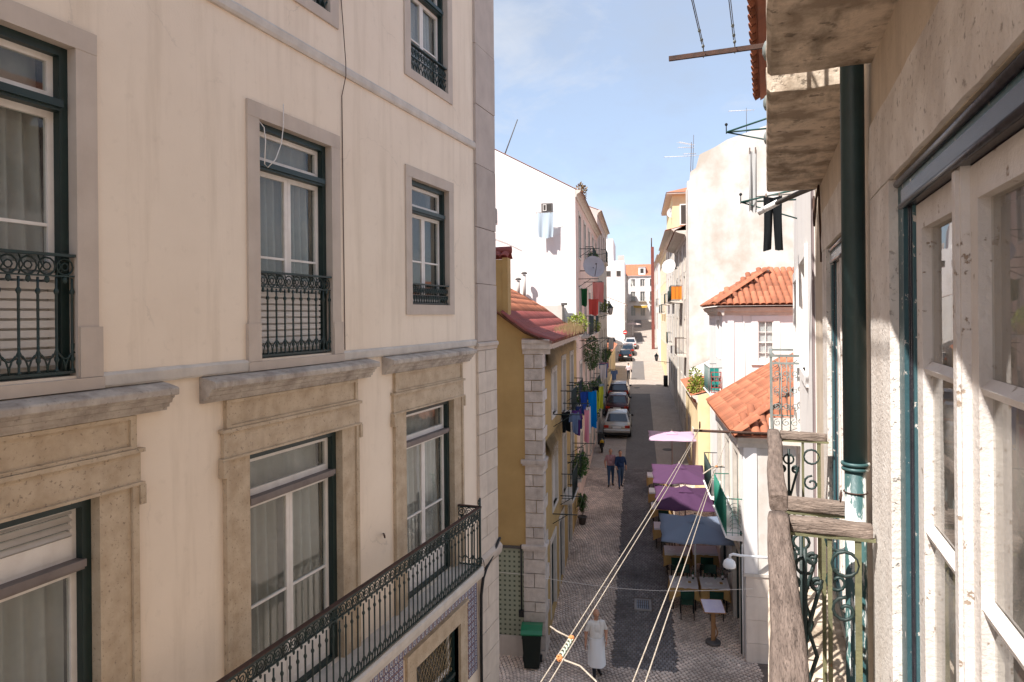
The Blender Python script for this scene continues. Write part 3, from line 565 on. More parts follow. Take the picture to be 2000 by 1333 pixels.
cable('rusty_hook', 'small rusty iron hook on the cream wall above the long balcony', [(X+0.01,8.55,-3.12),(X+0.12,8.40,-3.10),(X+0.17,8.32,-3.09),(X+0.17,8.30,-3.05)], 0.012, m_rust, cat='hook')
# ================================================================ weathered building on the right (the one the photograph was taken from)
RB = Thing('weathered_apartment_building', 'weathered stone apartment building with peeling window at the right edge', 'building', (0.38, 2.0, gz(2.0)-0.1))
rf = Fc(RB, 0.38, 0.0, 0.0, -1.0)           # a = -y
Y = lambda y0, y1: (-y1, -y0)
D1 = (1.05, 2.45); D2_ = (3.62, 4.88)
mb = rf.mb(); ZT2 = 5.2
hl = [(-D1[1],-D1[0],-1.75,0.42),(-D2_[1],-D2_[0],-1.75,0.42),(-D1[1],-D1[0],1.18,3.3),(-D2_[1],-D2_[0],1.18,3.3)]
holed(mb, -6.15, 4.0, -10.0, ZT2, hl, 0.3)
mb.quad((-6.15,0,-10),(-6.15,8,-10),(-6.15,8,ZT2),(-6.15,0,ZT2)); mb.quad((4,0,-10),(4,8,-10),(4,8,ZT2),(4,0,ZT2)); mb.quad((-6.15,8,-10),(4,8,-10),(4,8,ZT2),(-6.15,8,ZT2)); mb.quad((-6.15,0,ZT2),(4,0,ZT2),(4,8,ZT2),(-6.15,8,ZT2))
rf.add('wall', mb, m_rwall)
mb = rf.mb()
for z in (-1.8, 1.1): mb.box(-6.1, 3.9, 0.32, 7.9, z-0.08, z-0.02)
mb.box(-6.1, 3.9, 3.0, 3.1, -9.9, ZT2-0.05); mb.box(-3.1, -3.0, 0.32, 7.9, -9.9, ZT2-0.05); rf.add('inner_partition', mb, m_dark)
# stone lintel and jambs
def stone_frame(y0, y1, wj, nm):
    mb = rf.mb(); mb.box(-y1-wj, -y1+0.003, -0.014, 0.1, -1.75, 0.418); rf.add('door_jamb', mb, m_rstone); mb = rf.mb(); mb.box(-y0-0.003, -y0+wj, -0.014, 0.1, -1.75, 0.418); rf.add('door_jamb', mb, m_rstone)
    mb = rf.mb()
    n = 24
    prof = [(0.1,0.42),(-0.014,0.422),(-0.018,0.50),(-0.016,0.60),(-0.012,0.695),(0.1,0.70)]
    mb.profile(prof, -y1-wj, -y0+wj, n, 0.0022); rf.add('lintel', mb, m_rstone)
stone_frame(1.05, 2.45, 0.42, '')
stone_frame(3.62, 4.88, 0.34, '')
def french(y0, y1, near):
    a0, a1 = -y1, -y0; zt = 0.42; zb = -1.75
    mb = rf.mb(); frame_bars(mb, a0+0.004, a1-0.004, zb, zt-0.003, 0.012, 0.09, 0.085, 0.045, 0.06); mb.m = 1
    mb.box(a0+0.09, a1-0.09, 0.006, 0.09, zt-0.105, zt-0.05); mb.m = 0  # head bar in the darkened wood, shade included in its colour
    wd = rf.add('door', mb, [m_teal, m_shadewood])
    for x0, x1 in ((a0+0.089,a0+0.155),(a1-0.155,a1-0.089)):
        mb = rf.mb(); mb.box(x0, x1, 0.026, 0.09, zb+0.06, zt-0.106); mb.m = 1; mb.box(x0+0.016, x0+0.030, 0.021, 0.0258, zb+0.06, zt-0.106); mb.box(x0+0.046, x0+0.052, 0.022, 0.0258, zb+0.06, zt-0.106); rf.add('inner_frame', mb, [m_teal, m_shadewood], wd)  # dark strips stand for the shaded recesses between the frame steps
    mb = rf.mb(); mb.tube([(a0+0.02,0.008,zt-0.02),(a1-0.02,0.008,zt-0.02)], 0.012, 8); mb.tube([(a0+0.09,0.005,zt-0.10),(a1-0.09,0.005,zt-0.10)], 0.009, 8); rf.add('head_moulding', mb, m_shadewood, wd)
    am = (a0+a1)/2; s0 = a0+0.156; s1 = a1-0.156; top = zt-0.108; rail = [top-0.075]
    for (x0, x1) in ((s0, am-0.002), (am+0.002, s1)):
        mb = rf.mb(); st = 0.075
        frame_bars(mb, x0, x1, zb+0.065, top, 0.034, 0.075, st, 0.075, 0.1)
        # bevelled inner edge of the stiles
        zz = [zb+0.165, -1.08, -0.62, -0.16, top-0.075]
        for z in zz[1:-1]:
            mb.quad((x0+st,0.040,z-0.014),(x1-st,0.040,z-0.014),(x1-st,0.036,z),(x0+st,0.036,z)); mb.quad((x0+st,0.036,z),(x1-st,0.036,z),(x1-st,0.056,z+0.02),(x0+st,0.056,z+0.02)); mb.quad((x0+st,0.040,z-0.014),(x1-st,0.040,z-0.014),(x1-st,0.06,z-0.018),(x0+st,0.06,z-0.018))
        rf.add('sash', mb, m_peelw, wd)
        for z0, z1 in zip(zz, zz[1:]):
            mb = rf.mb(); mb.box(x0+st-0.003, x1-st+0.003, 0.058, 0.062, z0, z1); rf.add('pane', mb, m_glassd, wd)
    mb = rf.mb(); mb.profile([(0.040,0),(0.012,0.0),(0.006,0.012),(0.006,0.03),(0.012,0.042),(0.040,0.042)], 0, 1) if False else mb.box(am-0.024, am+0.024, 0.016, 0.036, zb+0.07, top+0.004)
    mb.box(am-0.014, am+0.014, 0.008, 0.018, zb+0.07, top-0.004); rf.add('meeting_stile', mb, m_peelw, wd)
    # pane putty strips and curtains behind
    curtain(rf, wd, s0+0.05, am-0.03, zb+0.1, top-0.05, 0.17, m_curtain, 4, 0.02); curtain(rf, wd, am+0.03, s1-0.05, zb+0.1, top-0.05, 0.16, m_curtain2, 4, 0.022)
    return wd
french(1.05, 2.45, True); french(3.62, 4.88, False)
for (y0, y1) in (D1, D2_):
    window(rf, -y1, -y0, 1.18, 3.3, 2.8, mats=m_teal, rows=(0.4,), cur=m_curtain)
# balcony slabs above (mould-stained undersides)
for (y0, y1) in ((0.55, 2.895), (3.11, 5.66)):
    mb = rf.mb(); k = 24; a0, a1 = -y1, -y0
    mb.profile([(0.05,0.94),(-0.10,0.942),(-0.22,0.938),(-0.355,0.94),(-0.37,0.955),(-0.372,1.05),(-0.36,1.065),(0.05,1.07)], a0, a1, k, 0.003)
    sl = rf.add('balcony', mb, m_slab)
    mb = rf.mb()
    for i in range(int((y1-y0)/0.12)+1):
        mb.tube([(a0+0.02+i*0.12,-0.335,1.06),(a0+0.02+i*0.12,-0.335,2.0)], 0.008, 5)
    mb.tube([(a0+0.01,-0.335,2.0),(a1-0.01,-0.335,2.0)], 0.02, 6); mb.tube([(a0+0.01,-0.335,1.2),(a1-0.01,-0.335,1.2)], 0.012, 5)
    for e in (a0+0.015, a1-0.015): mb.tube([(e,-0.335,2.0),(e,0.0,2.0)], 0.018, 6)
    for i in range(3): mb.ball((a0+0.25+i*0.9,-0.365,1.30), 0.05, 0.025, 0.05, 8, 5)
    rf.add('railing', mb, m_greyrail, sl)
# own balconies: floor slab, weathered timber rail, scrolled iron
def beam(fc, p0, p1, w, h, mat, par, seed, seg=26, jit=0.003, name='hand_rail', taper=0.0):
    """a weathered squared timber with rounded, worn arrises"""
    rnd = random.Random(seed); p0 = Vector(p0); p1 = Vector(p1); d = (p1-p0).normalized(); u = d.cross(Vector((0,0,1))).normalized(); v = Vector((0,0,1))
    sec = []
    for k in range(16):
        t = 2*math.pi*k/16+0.196; c, s = math.cos(t), math.sin(t); e = 0.32
        sec.append((math.copysign(abs(c)**e, c)*w/2, math.copysign(abs(s)**e, s)*h/2))
    off = [rnd.uniform(-jit, jit) for _ in sec]; mb = fc.mb(); rings = []; mb.smooth = True
    for i in range(seg+1):
        c = p0+(p1-p0)*i/seg; b = math.sin(i/seg*9+seed)*0.0035; tp = 1-taper*i/seg
        off = [o*0.8+rnd.uniform(-jit, jit)*0.5 for o in off]
        en = 0.94 if i in (0, seg) else 1.0
        rings.append([mb.V(*(c+u*((x+off[k])*en*tp+b)+v*((y+off[k]*0.8)*en+b*0.6))) for k, (x, y) in enumerate(sec)])
    n = len(sec)
    for A, B in zip(rings, rings[1:]):
        for j in range(n): mb.F(A[j], A[(j+1) % n], B[(j+1) % n], B[j])
    mb.smooth = False; mb.F(*rings[0][::-1]); mb.F(*rings[-1]); return fc.add(name, mb, mat, par)
def scroll_panel(mb, O, ax, w, z0, z1, r=0.009, k=1):
    """one panel of scrolled wrought iron between two heights; O base point, ax along the panel"""
    O = Vector(O); ax = Vector(ax); up = Vector((0,0,1)); H = z1-z0
    P = lambda x, z: tuple(O+ax*x*w+up*(z*H))
    mb.tube([P(0.5,0.02),P(0.5,0.98)], r*1.1, 5)
    for sg in (0.22, 0.78):
        s = 1 if sg < 0.5 else -1
        c1 = O+ax*w*sg+up*H*0.82; c2 = O+ax*w*sg+up*H*0.18; rr = w*0.17
        mb.tube(spiral(c1, rr*0.2, rr, 0 if s > 0 else math.pi, 1.35*s, 22, ax, up)+[P(0.5-0.06*s,0.62), P(sg+0.02*s,0.50), P(0.5-0.06*s,0.38)]+spiral(c2, rr, rr*0.2, -0.9 if s > 0 else math.pi+0.9, 1.35*s, 22, ax, up), r, 5)
    mb.tube(arc(tuple(O+ax*w*0.5+up*H*0.9), w*0.2, 0, 6.28, 12, ax, up), r*0.8, 5, closed=True)
    mb.tube(arc(tuple(O+ax*w*0.5+up*H*0.1), w*0.2, 0, 6.28, 12, ax, up), r*0.8, 5, closed=True)
def own_balcony(y0, y1, seed, zr=-0.75, full=True):
    a0, a1 = -y1, -y0; zf = -1.76
    mb = rf.mb(); mb.profile([(0.02,zf-0.14),(-0.30,zf-0.13),(-0.385,zf-0.10),(-0.385,zf-0.02),(-0.37,zf),(0.02,zf)], a0-0.02, a1+0.02, 10, 0.003); b = rf.add('balcony', mb, m_slab)
    beam(rf, (a1,-0.343,zr-0.035), (a0-0.03,-0.343,zr-0.035), 0.074, 0.07, m_wood, b, seed)
    # returns to the wall at both ends
    beam(rf, (a0+0.005,-0.305,zr-0.033), (a0-0.005,0.0-0.03,zr-0.042), 0.055, 0.052, m_woodx, b, seed+1, 14)
    beam(rf, (a1-0.02,-0.305,zr-0.033), (a1-0.02,-0.03,zr-0.04), 0.055, 0.052, m_woodx, b, seed+2, 14)
    mb = rf.mb(); z0 = zf+0.05; z1 = zr-0.075
    n = max(2, round((y1-y0)/0.34)); w_ = (a1-a0)/n
    for i in range(n):
        mb.tube([(a0+w_*i+0.01,-0.343,zf),(a0+w_*i+0.01,-0.343,z1)], 0.010, 5); scroll_panel(mb, (a0+w_*i+0.02,-0.343,z0+0.03), (1,0,0), w_-0.03, z0+0.03, z1-0.03)
    mb.box(a0, a1, -0.355, -0.331, z1, z1+0.012); mb.box(a0, a1, -0.355, -0.331, z0, z0+0.012)
    rf.add('railing', mb, m_iron, b)
    for e in (a0+0.012, a1-0.012):
        mb = rf.mb(); scroll_panel(mb, (e,-0.33,z0+0.03), (0,1,0), 0.15, z0+0.03, z1-0.03, 0.008)
        mb.tube(arc((e,-0.12,z1-0.09), 0.045, 0, 6.28, 12, (0,1,0)), 0.007, 5, closed=True); mb.tube(spiral((e,-0.12,z1-0.26), 0.05, 0.012, 1.5, 1.2, 14, (0,1,0)), 0.007, 5); rf.add('end_scrollwork', mb, m_iron, b); mb = rf.mb()
        mb.box(e-0.004, e+0.004, -0.178, -0.163, zf, z1); mb.box(e-0.005, e+0.005, -0.088, -0.066, zf, z1)
        mb.box(e-0.01, e+0.01, -0.34, -0.02, z0, z0+0.012); mb.box(e-0.01, e+0.01, -0.34, -0.02, z1, z1+0.012); rf.add('end_railing', mb, m_olive, b)
    return b
own_balcony(0.72, 2.76, 3); own_balcony(3.02, 4.74, 8)
# drain pipe with collars
mb = rf.mb(); prf = [(0.0,0)]; mb.smooth = True
mb.tube([(-2.945,-0.062,-9.9),(-2.945,-0.062,-0.55)], 0.039, 24); mb.m = 1; mb.tube([(-2.945,-0.062,-0.60),(-2.945,-0.062,1.9),(-2.945,-0.062,5.0)], 0.0425, 24)
dp = rf.add('drain_pipe', mb, [m_pipe, M('shaded_teal_pipe', (0.024,0.056,0.060), (0.016,0.038,0.042), 6, 0.38, 0.12, 60, 0.3, (0.09,0.12,0.09), (9,9,0.8), spec=0.5)])  # upper length is the same teal with its shade put into the colour
for z, r in ((-0.585,0.0495),(-0.605,0.047)):
    mb = rf.mb(); mb.tube(arc((-2.945,-0.062,z), r-0.004, 0, 6.283*0.96, 24, (1,0,0), (0,1,0)), 0.0075, 6, closed=True); rf.add('pipe_collar', mb, m_pipe, dp)
mb = rf.mb(); mb.tube(arc((-2.945,-0.062,-0.695), 0.0415, 0, 6.283*0.96, 24, (1,0,0), (0,1,0)), 0.003, 5, closed=True)
for i in range(7): mb.tube([(-2.955+0.006*i,-0.112,-0.70+R.uniform(-.006,.006)),(-2.953+0.006*i,-0.118,-0.725+R.uniform(-.01,.01)),(-2.950+0.006*i,-0.115,-0.705)], 0.0022, 4)
rf.add('wire_tie', mb, m_rust, dp)
# spout, cables under the slab
mb = rf.mb(); mb.tube([(-6.08,-0.0,1.03),(-6.12,-0.10,1.0),(-6.2,-0.30,0.93)], 0.022, 10); mb.m = 1; mb.tube([(-6.2,-0.28,0.94),(-6.24,-0.44,0.865)], 0.0265, 12); rf.add('spout', mb, [m_cable, m_whiteplastic])
cable('slab_cable', 'brown cable looping down the wall below the mouldy balcony slab', [(0.36,5.95,0.93),(0.35,5.80,0.72),(0.345,5.65,0.66),(0.35,5.5,0.84),(0.36,5.4,0.92),(0.36,5.33,0.75),(0.365,5.3,0.5),(0.365,5.28,0.36)], 0.008, m_rust)
# ---------------------------------------------------------------- white neighbour just beyond
NB = Thing('white_neighbour_building', 'narrow white building next along, with red tile eaves and a grey scroll balcony', 'building', (0.38, 8.4, gz(8.4)-0.1))
nf = Fc(NB, 0.38, 0.0, 0.0, -1.0); mb = nf.mb(); ZT3 = 3.15
holed(mb, -10.62, -6.16, -10, ZT3, [(-8.45,-7.3,-0.62,0.55),(-10.3,-9.3,-1.75,0.42)], 0.3, -0.005)
for a in (-10.62, -6.16): mb.quad((a,-0.005,-10),(a,7,-10),(a,7,ZT3),(a,-0.005,ZT3))
mb.quad((-10.62,7,-10),(-6.16,7,-10),(-6.16,7,ZT3),(-10.62,7,ZT3)); nf.add('wall', mb, m_white)
mb = nf.mb(); mb.box(-10.55, -6.2, 2.5, 2.6, -9.9, 3.0); nf.add('inner_partition', mb, m_dark)
mb = nf.mb(); mb.box(-6.30,-6.17,-0.022,0.05,-9.9,1.02); nf.add('wall_strip', mb, M('mauve_grey_strip', (0.24,0.19,0.19), None, 3, 0.7, 0.1))
surround(nf, -8.45, -7.3, -0.62, 0.55, 0.12, 0.12, 0.03, m_white, sill=0.1); window(nf, -8.45, -7.3, -0.62, 0.55, None, mats=m_sash, cur=m_curtain, rows=(0.5,))
surround(nf, -10.3, -9.3, -1.75, 0.42, 0.12, 0.12, 0.03, m_white); window(nf, -10.3, -9.3, -1.75, 0.42, None, mats=m_sash, cur=m_curtain, rows=(0.4,), name='door')
mb = nf.mb(); mb.profile([(0.02,-1.62),(-0.30,-1.62),(-0.36,-1.58),(-0.36,-1.52),(0.02,-1.50)], -10.62, -9.0, 4, 0.003); b3 = nf.add('balcony', mb, m_pale)
mb = nf.mb(); z0, z1 = -1.48, -0.54
for e in (-10.55, -9.05):
    mb.box(e-0.014, e+0.014, -0.345, -0.317, z0, z1); mb.box(e-0.012, e+0.012, -0.315, -0.01, z1-0.09, z1-0.065); mb.box(e-0.02, e+0.02, -0.35, -0.0, z1, z1+0.03)
    mb.tube([(e,-0.215,z0),(e,-0.215,z1-0.08)], 0.008, 5); mb.tube([(e,-0.115,z0),(e,-0.115,z1-0.08)], 0.008, 5); mb.box(e-0.01, e+0.01, -0.33, -0.01, z0, z0+0.02)
    for kx in (-0.265, -0.165, -0.065):
        for i in range(4): mb.tube(spiral((e,kx,z0+0.13+i*0.2), 0.045, 0.012, 1.57+(math.pi if i % 2 else 0), 1.25, 16, (0,1,0)), 0.006, 5)
    mb.tube(arc((e,-0.17,z1-0.03), 0.13, math.pi, 2*math.pi, 10, (0,1,0), rr=0.05), 0.006, 5)
mb.box(-10.55, -9.05, -0.35, -0.31, z1, z1+0.03); mb.box(-10.55, -9.05, -0.345, -0.32, z0, z0+0.02)
for i in range(13): mb.tube([(-10.5+i*0.12,-0.33,z0),(-10.5+i*0.12,-0.33,z1)], 0.007, 5)
nf.add('railing', mb, m_greyrail, b3)
# eaves of red tiles
def barrel(name, w, l, mat, n=6, taper=0.86):
    mb = MB(); mb.smooth = True; t = 0.014; rg = []
    for (y, k) in ((0.0, 1.0), (l, taper)):
        o = [mb.V(-w/2*k*math.cos(math.pi*i/n), y, w*0.36*k*math.sin(math.pi*i/n)) for i in range(n+1)]
        q = [mb.V(-(w/2*k-t)*math.cos(math.pi*i/n), y, (w*0.36*k-t)*math.sin(math.pi*i/n)) for i in range(n+1)]; rg.append((o, q))
    (o0, q0), (o1, q1) = rg
    for i in range(n): mb.F(o0[i], o0[i+1], o1[i+1], o1[i]); mb.F(q0[i+1], q0[i], q1[i], q1[i+1])
    mb.smooth = False
    for i in range(n): mb.F(o0[i+1], o0[i], q0[i], q0[i+1])
    return mb.mesh(name, mat, fix=False)
tile_o = barrel('tile', 0.235, 0.46, m_tile); tile_r = barrel('tile', 0.235, 0.46, m_redtile)
def lay_tiles(T, par, me, O, ac, up, ncol, nrow, step, rise, keep=None, under=None, lift=0.0, curve=None, jit=0.012):
    """barrel tiles on a slope: O eave corner, ac unit vector along the eave, up unit vector up the slope; returns how many"""
    ac = Vector(ac); up = Vector(up); nrm = ac.cross(up).normalized(); k = 0
    for r in range(nrow):
        for c in range(ncol):
            p = Vector(O)+ac*(c+0.5)*step+up*r*rise+nrm*(0.015+0.0*r)
            if curve: p = curve(p)
            if keep and not keep(p): continue
            m = Matrix.Identity(4); a = ac; u = (up+nrm*0.05+Vector((R.uniform(-jit,jit),R.uniform(-jit,jit),R.uniform(-jit,jit)))).normalized(); a2 = (a-u*a.dot(u)).normalized(); n2 = a2.cross(u)
            for i in range(3): m[i][0] = a2[i]; m[i][1] = u[i]; m[i][2] = n2[i]
            m.translation = p; T.inst('tile', me, m, par); k += 1
    return k
mb = nf.mb(); mb.quad((-10.75,-0.46,3.18),(-6.16,-0.46,3.18),(-6.16,3.4,5.1),(-10.75,3.4,5.1)); mb.quad((-10.75,-0.44,3.15),(-6.16,-0.44,3.15),(-6.16,3.4,5.07),(-10.75,3.4,5.07)); mb.quad((-10.75,7.2,3.18),(-6.16,7.2,3.18),(-6.16,3.4,5.1),(-10.75,3.4,5.1))
rfo = nf.add('roof', mb, m_tile)
sl = Vector((3.86,0,1.92)).normalized()
lay_tiles(NB, rfo, tile_o, (-0.12,10.85,3.17), (0,-1,0), (sl.x,0,sl.z), 20, 3, 0.235, 0.40)
# ================================================================ ochre house on the corner (street frame from here on)
NL = -2.6; NR = 2.75
YB = Thing('ochre_corner_house', 'ochre yellow corner house with pale quoins and red tiled roof', 'building', (NL, 18.4, gz(18.4)-0.1), 'S')
yf = Fc(YB, NL, 0.0, 0.0, 1.0); yg = Fc(YB, 0.0, 18.4, 1.0, 0.0)
zt = -0.62
ywin = [(20.5,21.6,-3.05,-1.75),(23.3,24.4,-3.4,-1.55),(26.2,27.3,-3.4,-1.55),(20.5,21.7,-5.85,-4.2),(23.3,24.4,-6.2,-4.2),(26.2,27.3,-6.2,-4.2),(19.95,21.1,-8.9,-6.75),(22.2,23.4,-8.9,-6.75),(25.0,26.2,-8.8,-6.75)]
mb = yf.mb(); holed(mb, 18.4, 29.0, -9.6, zt, ywin, 0.3)
mb2 = mb
prof = [(NL,zt),(-3.05,-0.43),(-3.5,-0.10),(-4.0,0.27),(-5.0,0.86),(-6.2,1.5),(-7.5,2.1)]
for s_ in (18.4, 29.0):
    mb.xf = None
    for (n0, z0), (n1, z1) in zip(prof, prof[1:]): mb.quad((n0,s_,-9.6),(n1,s_,-9.6),(n1,s_,z1-0.04),(n0,s_,z0-0.04))
mb.quad((-7.5,18.4,-9.6),(-7.5,29,-9.6),(-7.5,29,2.0),(-7.5,18.4,2.0)); yf.add('wall', mb, m_yellow)
mb = MB(); mb.box(-5.6,-5.5,18.6,28.8,-9.5,-1.0); YB.add('inner_partition', mb, m_dark)
def zroof(n):
    P = [(-2.2,-0.74)]+prof
    for (n0, z0), (n1, z1) in zip(P, P[1:]):
        if n <= n0 and n >= n1: return z0+(z1-z0)*(n0-n)/(n0-n1)
    return P[-1][1] if n < P[-1][0] else P[0][1]
mb = MB(); ns_ = [-2.28,-2.6,-3.05,-3.5,-4,-5,-6.2,-7.5]
for a, b in zip(ns_, ns_[1:]): mb.quad((a,18.2,zroof(a)-0.01),(a,29,zroof(a)-0.01),(b,29,zroof(b)-0.01),(b,18.2,zroof(b)-0.01)); mb.quad((a,18.2,zroof(a)-0.05),(a,29,zroof(a)-0.05),(b,29,zroof(b)-0.05),(b,18.2,zroof(b)-0.05))
rfy = YB.add('roof', mb, m_tile)
# the roof curves, so tiles are laid strip by strip
k = 0
for (a, b) in zip([-2.25,-2.62,-3.0,-3.36,-3.72,-4.07,-4.45,-4.82,-5.2],[-2.62,-3.0,-3.36,-3.72,-4.07,-4.45,-4.82,-5.2,-5.58]):
    up = Vector((b-a,0,zroof(b)-zroof(a))).normalized(); red = a > -3.4  # lower rows take the darker red tile
    k += lay_tiles(YB, rfy, tile_r if red else tile_o, (a,18.22,zroof(a)), (0,1,0), up, 33, 1, 0.325, 0.4, keep=lambda p: not (p.y < 18.9 and p.x < -3.45 and p.x > -3.95) and k < 290)
wide = None
# cornice at the eaves, quoins, moulding bands
mb = yf.mb(); mb.profile([(0.02,-1.05),(-0.03,-1.05),(-0.06,-0.95),(-0.14,-0.90),(-0.17,-0.82),(-0.26,-0.76),(-0.28,-0.69),(0.02,-0.66)], 18.36, 29.0, 24, 0.006); yf.add('cornice', mb, m_quoin)
mb = yg.mb(); mb.profile([(0.02,-1.05),(-0.03,-1.05),(-0.06,-0.95),(-0.12,-0.90),(-0.13,-0.80),(-0.17,-0.74),(-0.17,-0.66),(0.02,-0.62)], -3.12, -2.36, 4, 0.005); yg.add('cornice', mb, m_quoin)
z = -1.055; i = 0
while z > -9.3:
    h = R.uniform(0.27,0.40)
    for zm in (-3.95, -6.33):
        if z-h < zm < z: h = z-zm if z-zm > 0.12 else h
    low = z < -6.2; e = 0.06 if low else 0.0
    split = (i % 2 == 0)
    xs = [-3.08-e, -2.82+R.uniform(-.06,.06), -2.565+e*0.5] if split else [-3.08-e, -2.565+e*0.5]
    for x0, x1 in zip(xs, xs[1:]):
        mb = MB(); pr = R.uniform(0.03,0.055)+e*0.5
        a = [mb.V(x0+0.008,18.4-pr,z-h+0.01), mb.V(x1-0.008+R.uniform(-.006,.006),18.4-pr+R.uniform(-.006,.006),z-h+0.012), mb.V(x1-0.008,18.4-pr,z-0.01), mb.V(x0+0.008,18.4-pr+R.uniform(-.006,.006),z-0.01)]
        y2 = 19.25 if (i % 3 == 0 and x1 > -2.7) else 18.85
        b = [mb.V(mb.v[q][0], y2, mb.v[q][2]) for q in a]
        mb.F(*a); mb.F(*b[::-1])
        for q in range(4): mb.F(a[q], b[q], b[(q+1) % 4], a[(q+1) % 4])
        YB.add('quoin_stone', mb, m_quoin)
    z -= h; i += 1
for zm in (-3.98, -6.30):
    mb = MB(); mb.box(-3.18,-2.50,18.29,18.9,zm-0.05,zm+0.05); mb.box(-3.14,-2.52,18.31,18.88,zm-0.10,zm-0.052); YB.add('quoin_moulding', mb, m_quoin)
mb = MB(); mb.box(-7.4,-3.12,18.33,18.42,-6.36,-6.30); YB.add('dado_moulding', mb, m_cable)
# green tiled dado on the side wall
def dado_mat():
    m = bpy.data.materials.new('green_white_wall_tiles'); m.use_nodes = True; t = m.node_tree; N = t.nodes; L = t.links; p = N['Principled BSDF']; p.inputs['Roughness'].default_value = 0.35
    co = N.new('ShaderNodeTexCoord'); ma = N.new('ShaderNodeMapping'); ma.inputs['Rotation'].default_value = (math.pi/2,0,0); L.new(co.outputs['Object'], ma.inputs[0])
    vo = N.new('ShaderNodeTexVoronoi'); vo.distance = 'CHEBYCHEV'; vo.inputs['Scale'].default_value = 7.5; vo.inputs['Randomness'].default_value = 0.0; L.new(ma.outputs[0], vo.inputs['Vector'])
    mr = N.new('ShaderNodeMapRange'); mr.inputs[1].default_value = 0.17; mr.inputs[2].default_value = 0.23; L.new(vo.outputs['Distance'], mr.inputs[0])
    mx = N.new('ShaderNodeMix'); mx.data_type = 'RGBA'; L.new(mr.outputs[0], mx.inputs[0]); mx.inputs[6].default_value = (0.06,0.075,0.05,1); mx.inputs[7].default_value = (0.30,0.32,0.24,1); L.new(mx.outputs[2], p.inputs['Base Color'])
    b = N.new('ShaderNodeBump'); b.inputs['Strength'].default_value = 0.3; b.inputs['Distance'].default_value = 0.005; L.new(mr.outputs[0], b.inputs['Height']); L.new(b.outputs[0], p.inputs['Normal']); return m
mb = MB(); mb.box(-7.4,-3.14,18.385,18.41,-8.75,-6.365); YB.add('tiled_dado', mb, dado_mat())
mb = MB(); mb.box(-7.4,-3.14,18.36,18.41,-9.6,-8.76); YB.add('plinth', mb, m_greyw)
mb = MB(); mb.tube([(-3.2,18.34,-6.25),(-3.2,18.34,-8.05)], 0.022, 8); mb.box(-3.27,-3.13,18.28,18.38,-8.2,-8.03); YB.add('service_pipe', mb, m_black)
# chimney-like parapet wall on the gable with its own little tile cap
mb = MB(); mb.box(-4.9,-3.62,18.44,18.85,0.0,1.55); mb.box(-3.67,-3.52,18.42,18.87,0.0,1.60); ch = YB.add('gable_stack', mb, m_yellow)
for i in range(6):
    m4 = Matrix.Translation((-3.62-0.22*i,18.36,1.60)) @ Matrix.Rotation(math.radians(24),4,'X'); YB.inst('tile', tile_r, m4, ch)
mb = MB(); mb.tube([(-4.9,18.74,1.80),(-3.46,18.74,1.84)], 0.10, 8); mb.quad((-4.9,18.72,1.82),(-3.48,18.72,1.82),(-3.48,19.0,1.6),(-4.9,19.0,1.6)); YB.add('ridge_tiles', mb, m_redtile, ch)
for (a0, a1, z0, z1) in ywin:
    surround(yf, a0, a1, z0, z1, 0.14, 0.16, 0.03, m_pale, sill=0.1 if z0 > -8 else 0.0)
    window(yf, a0, a1, z0, z1, None, mats=m_sash if z0 > -8 else m_green, rows=(0.5,), cur=m_curtain if R.random() < 0.6 else None, name='window' if z0 > -8 else 'door')
# iron balconies on the ochre house
def far_balcony(fc, a0, a1, z, dep=0.4, h=0.9, mat=None, slab=None, step=0.12, name='balcony'):
    mb = fc.mb(); mb.profile([(0.02,z-0.14),(-dep*0.6,z-0.12),(-dep,z-0.06),(-dep-0.02,z),(0.02,z)], a0, a1); b = fc.add(name, mb, slab or m_pale)
    mb = fc.mb(); d = -dep+0.03; mb.tube([(a0+0.02,0,z+h),(a0+0.02,d,z+h),(a1-0.02,d,z+h),(a1-0.02,0,z+h)], 0.016, 5); mb.tube([(a0+0.02,0,z+0.08),(a0+0.02,d,z+0.08),(a1-0.02,d,z+0.08),(a1-0.02,0,z+0.08)], 0.01, 4)
    k = int((a1-a0)/step)
    for i in range(k+1): x = a0+0.02+(a1-a0-0.04)*i/k; mb.tube([(x,d,z),(x,d,z+h)], 0.007, 4)
    for e in (a0+0.02, a1-0.02):
        for q in (0.33, 0.66): mb.tube([(e,d*q,z),(e,d*q,z+h)], 0.007, 4)
    fc.add('railing', mb, mat or m_iron, b); return b
far_balcony(yf, 22.9, 24.8, -3.45); far_balcony(yf, 25.8, 27.7, -3.45); far_balcony(yf, 22.9, 24.8, -6.25); far_balcony(yf, 25.8, 27.7, -6.25)
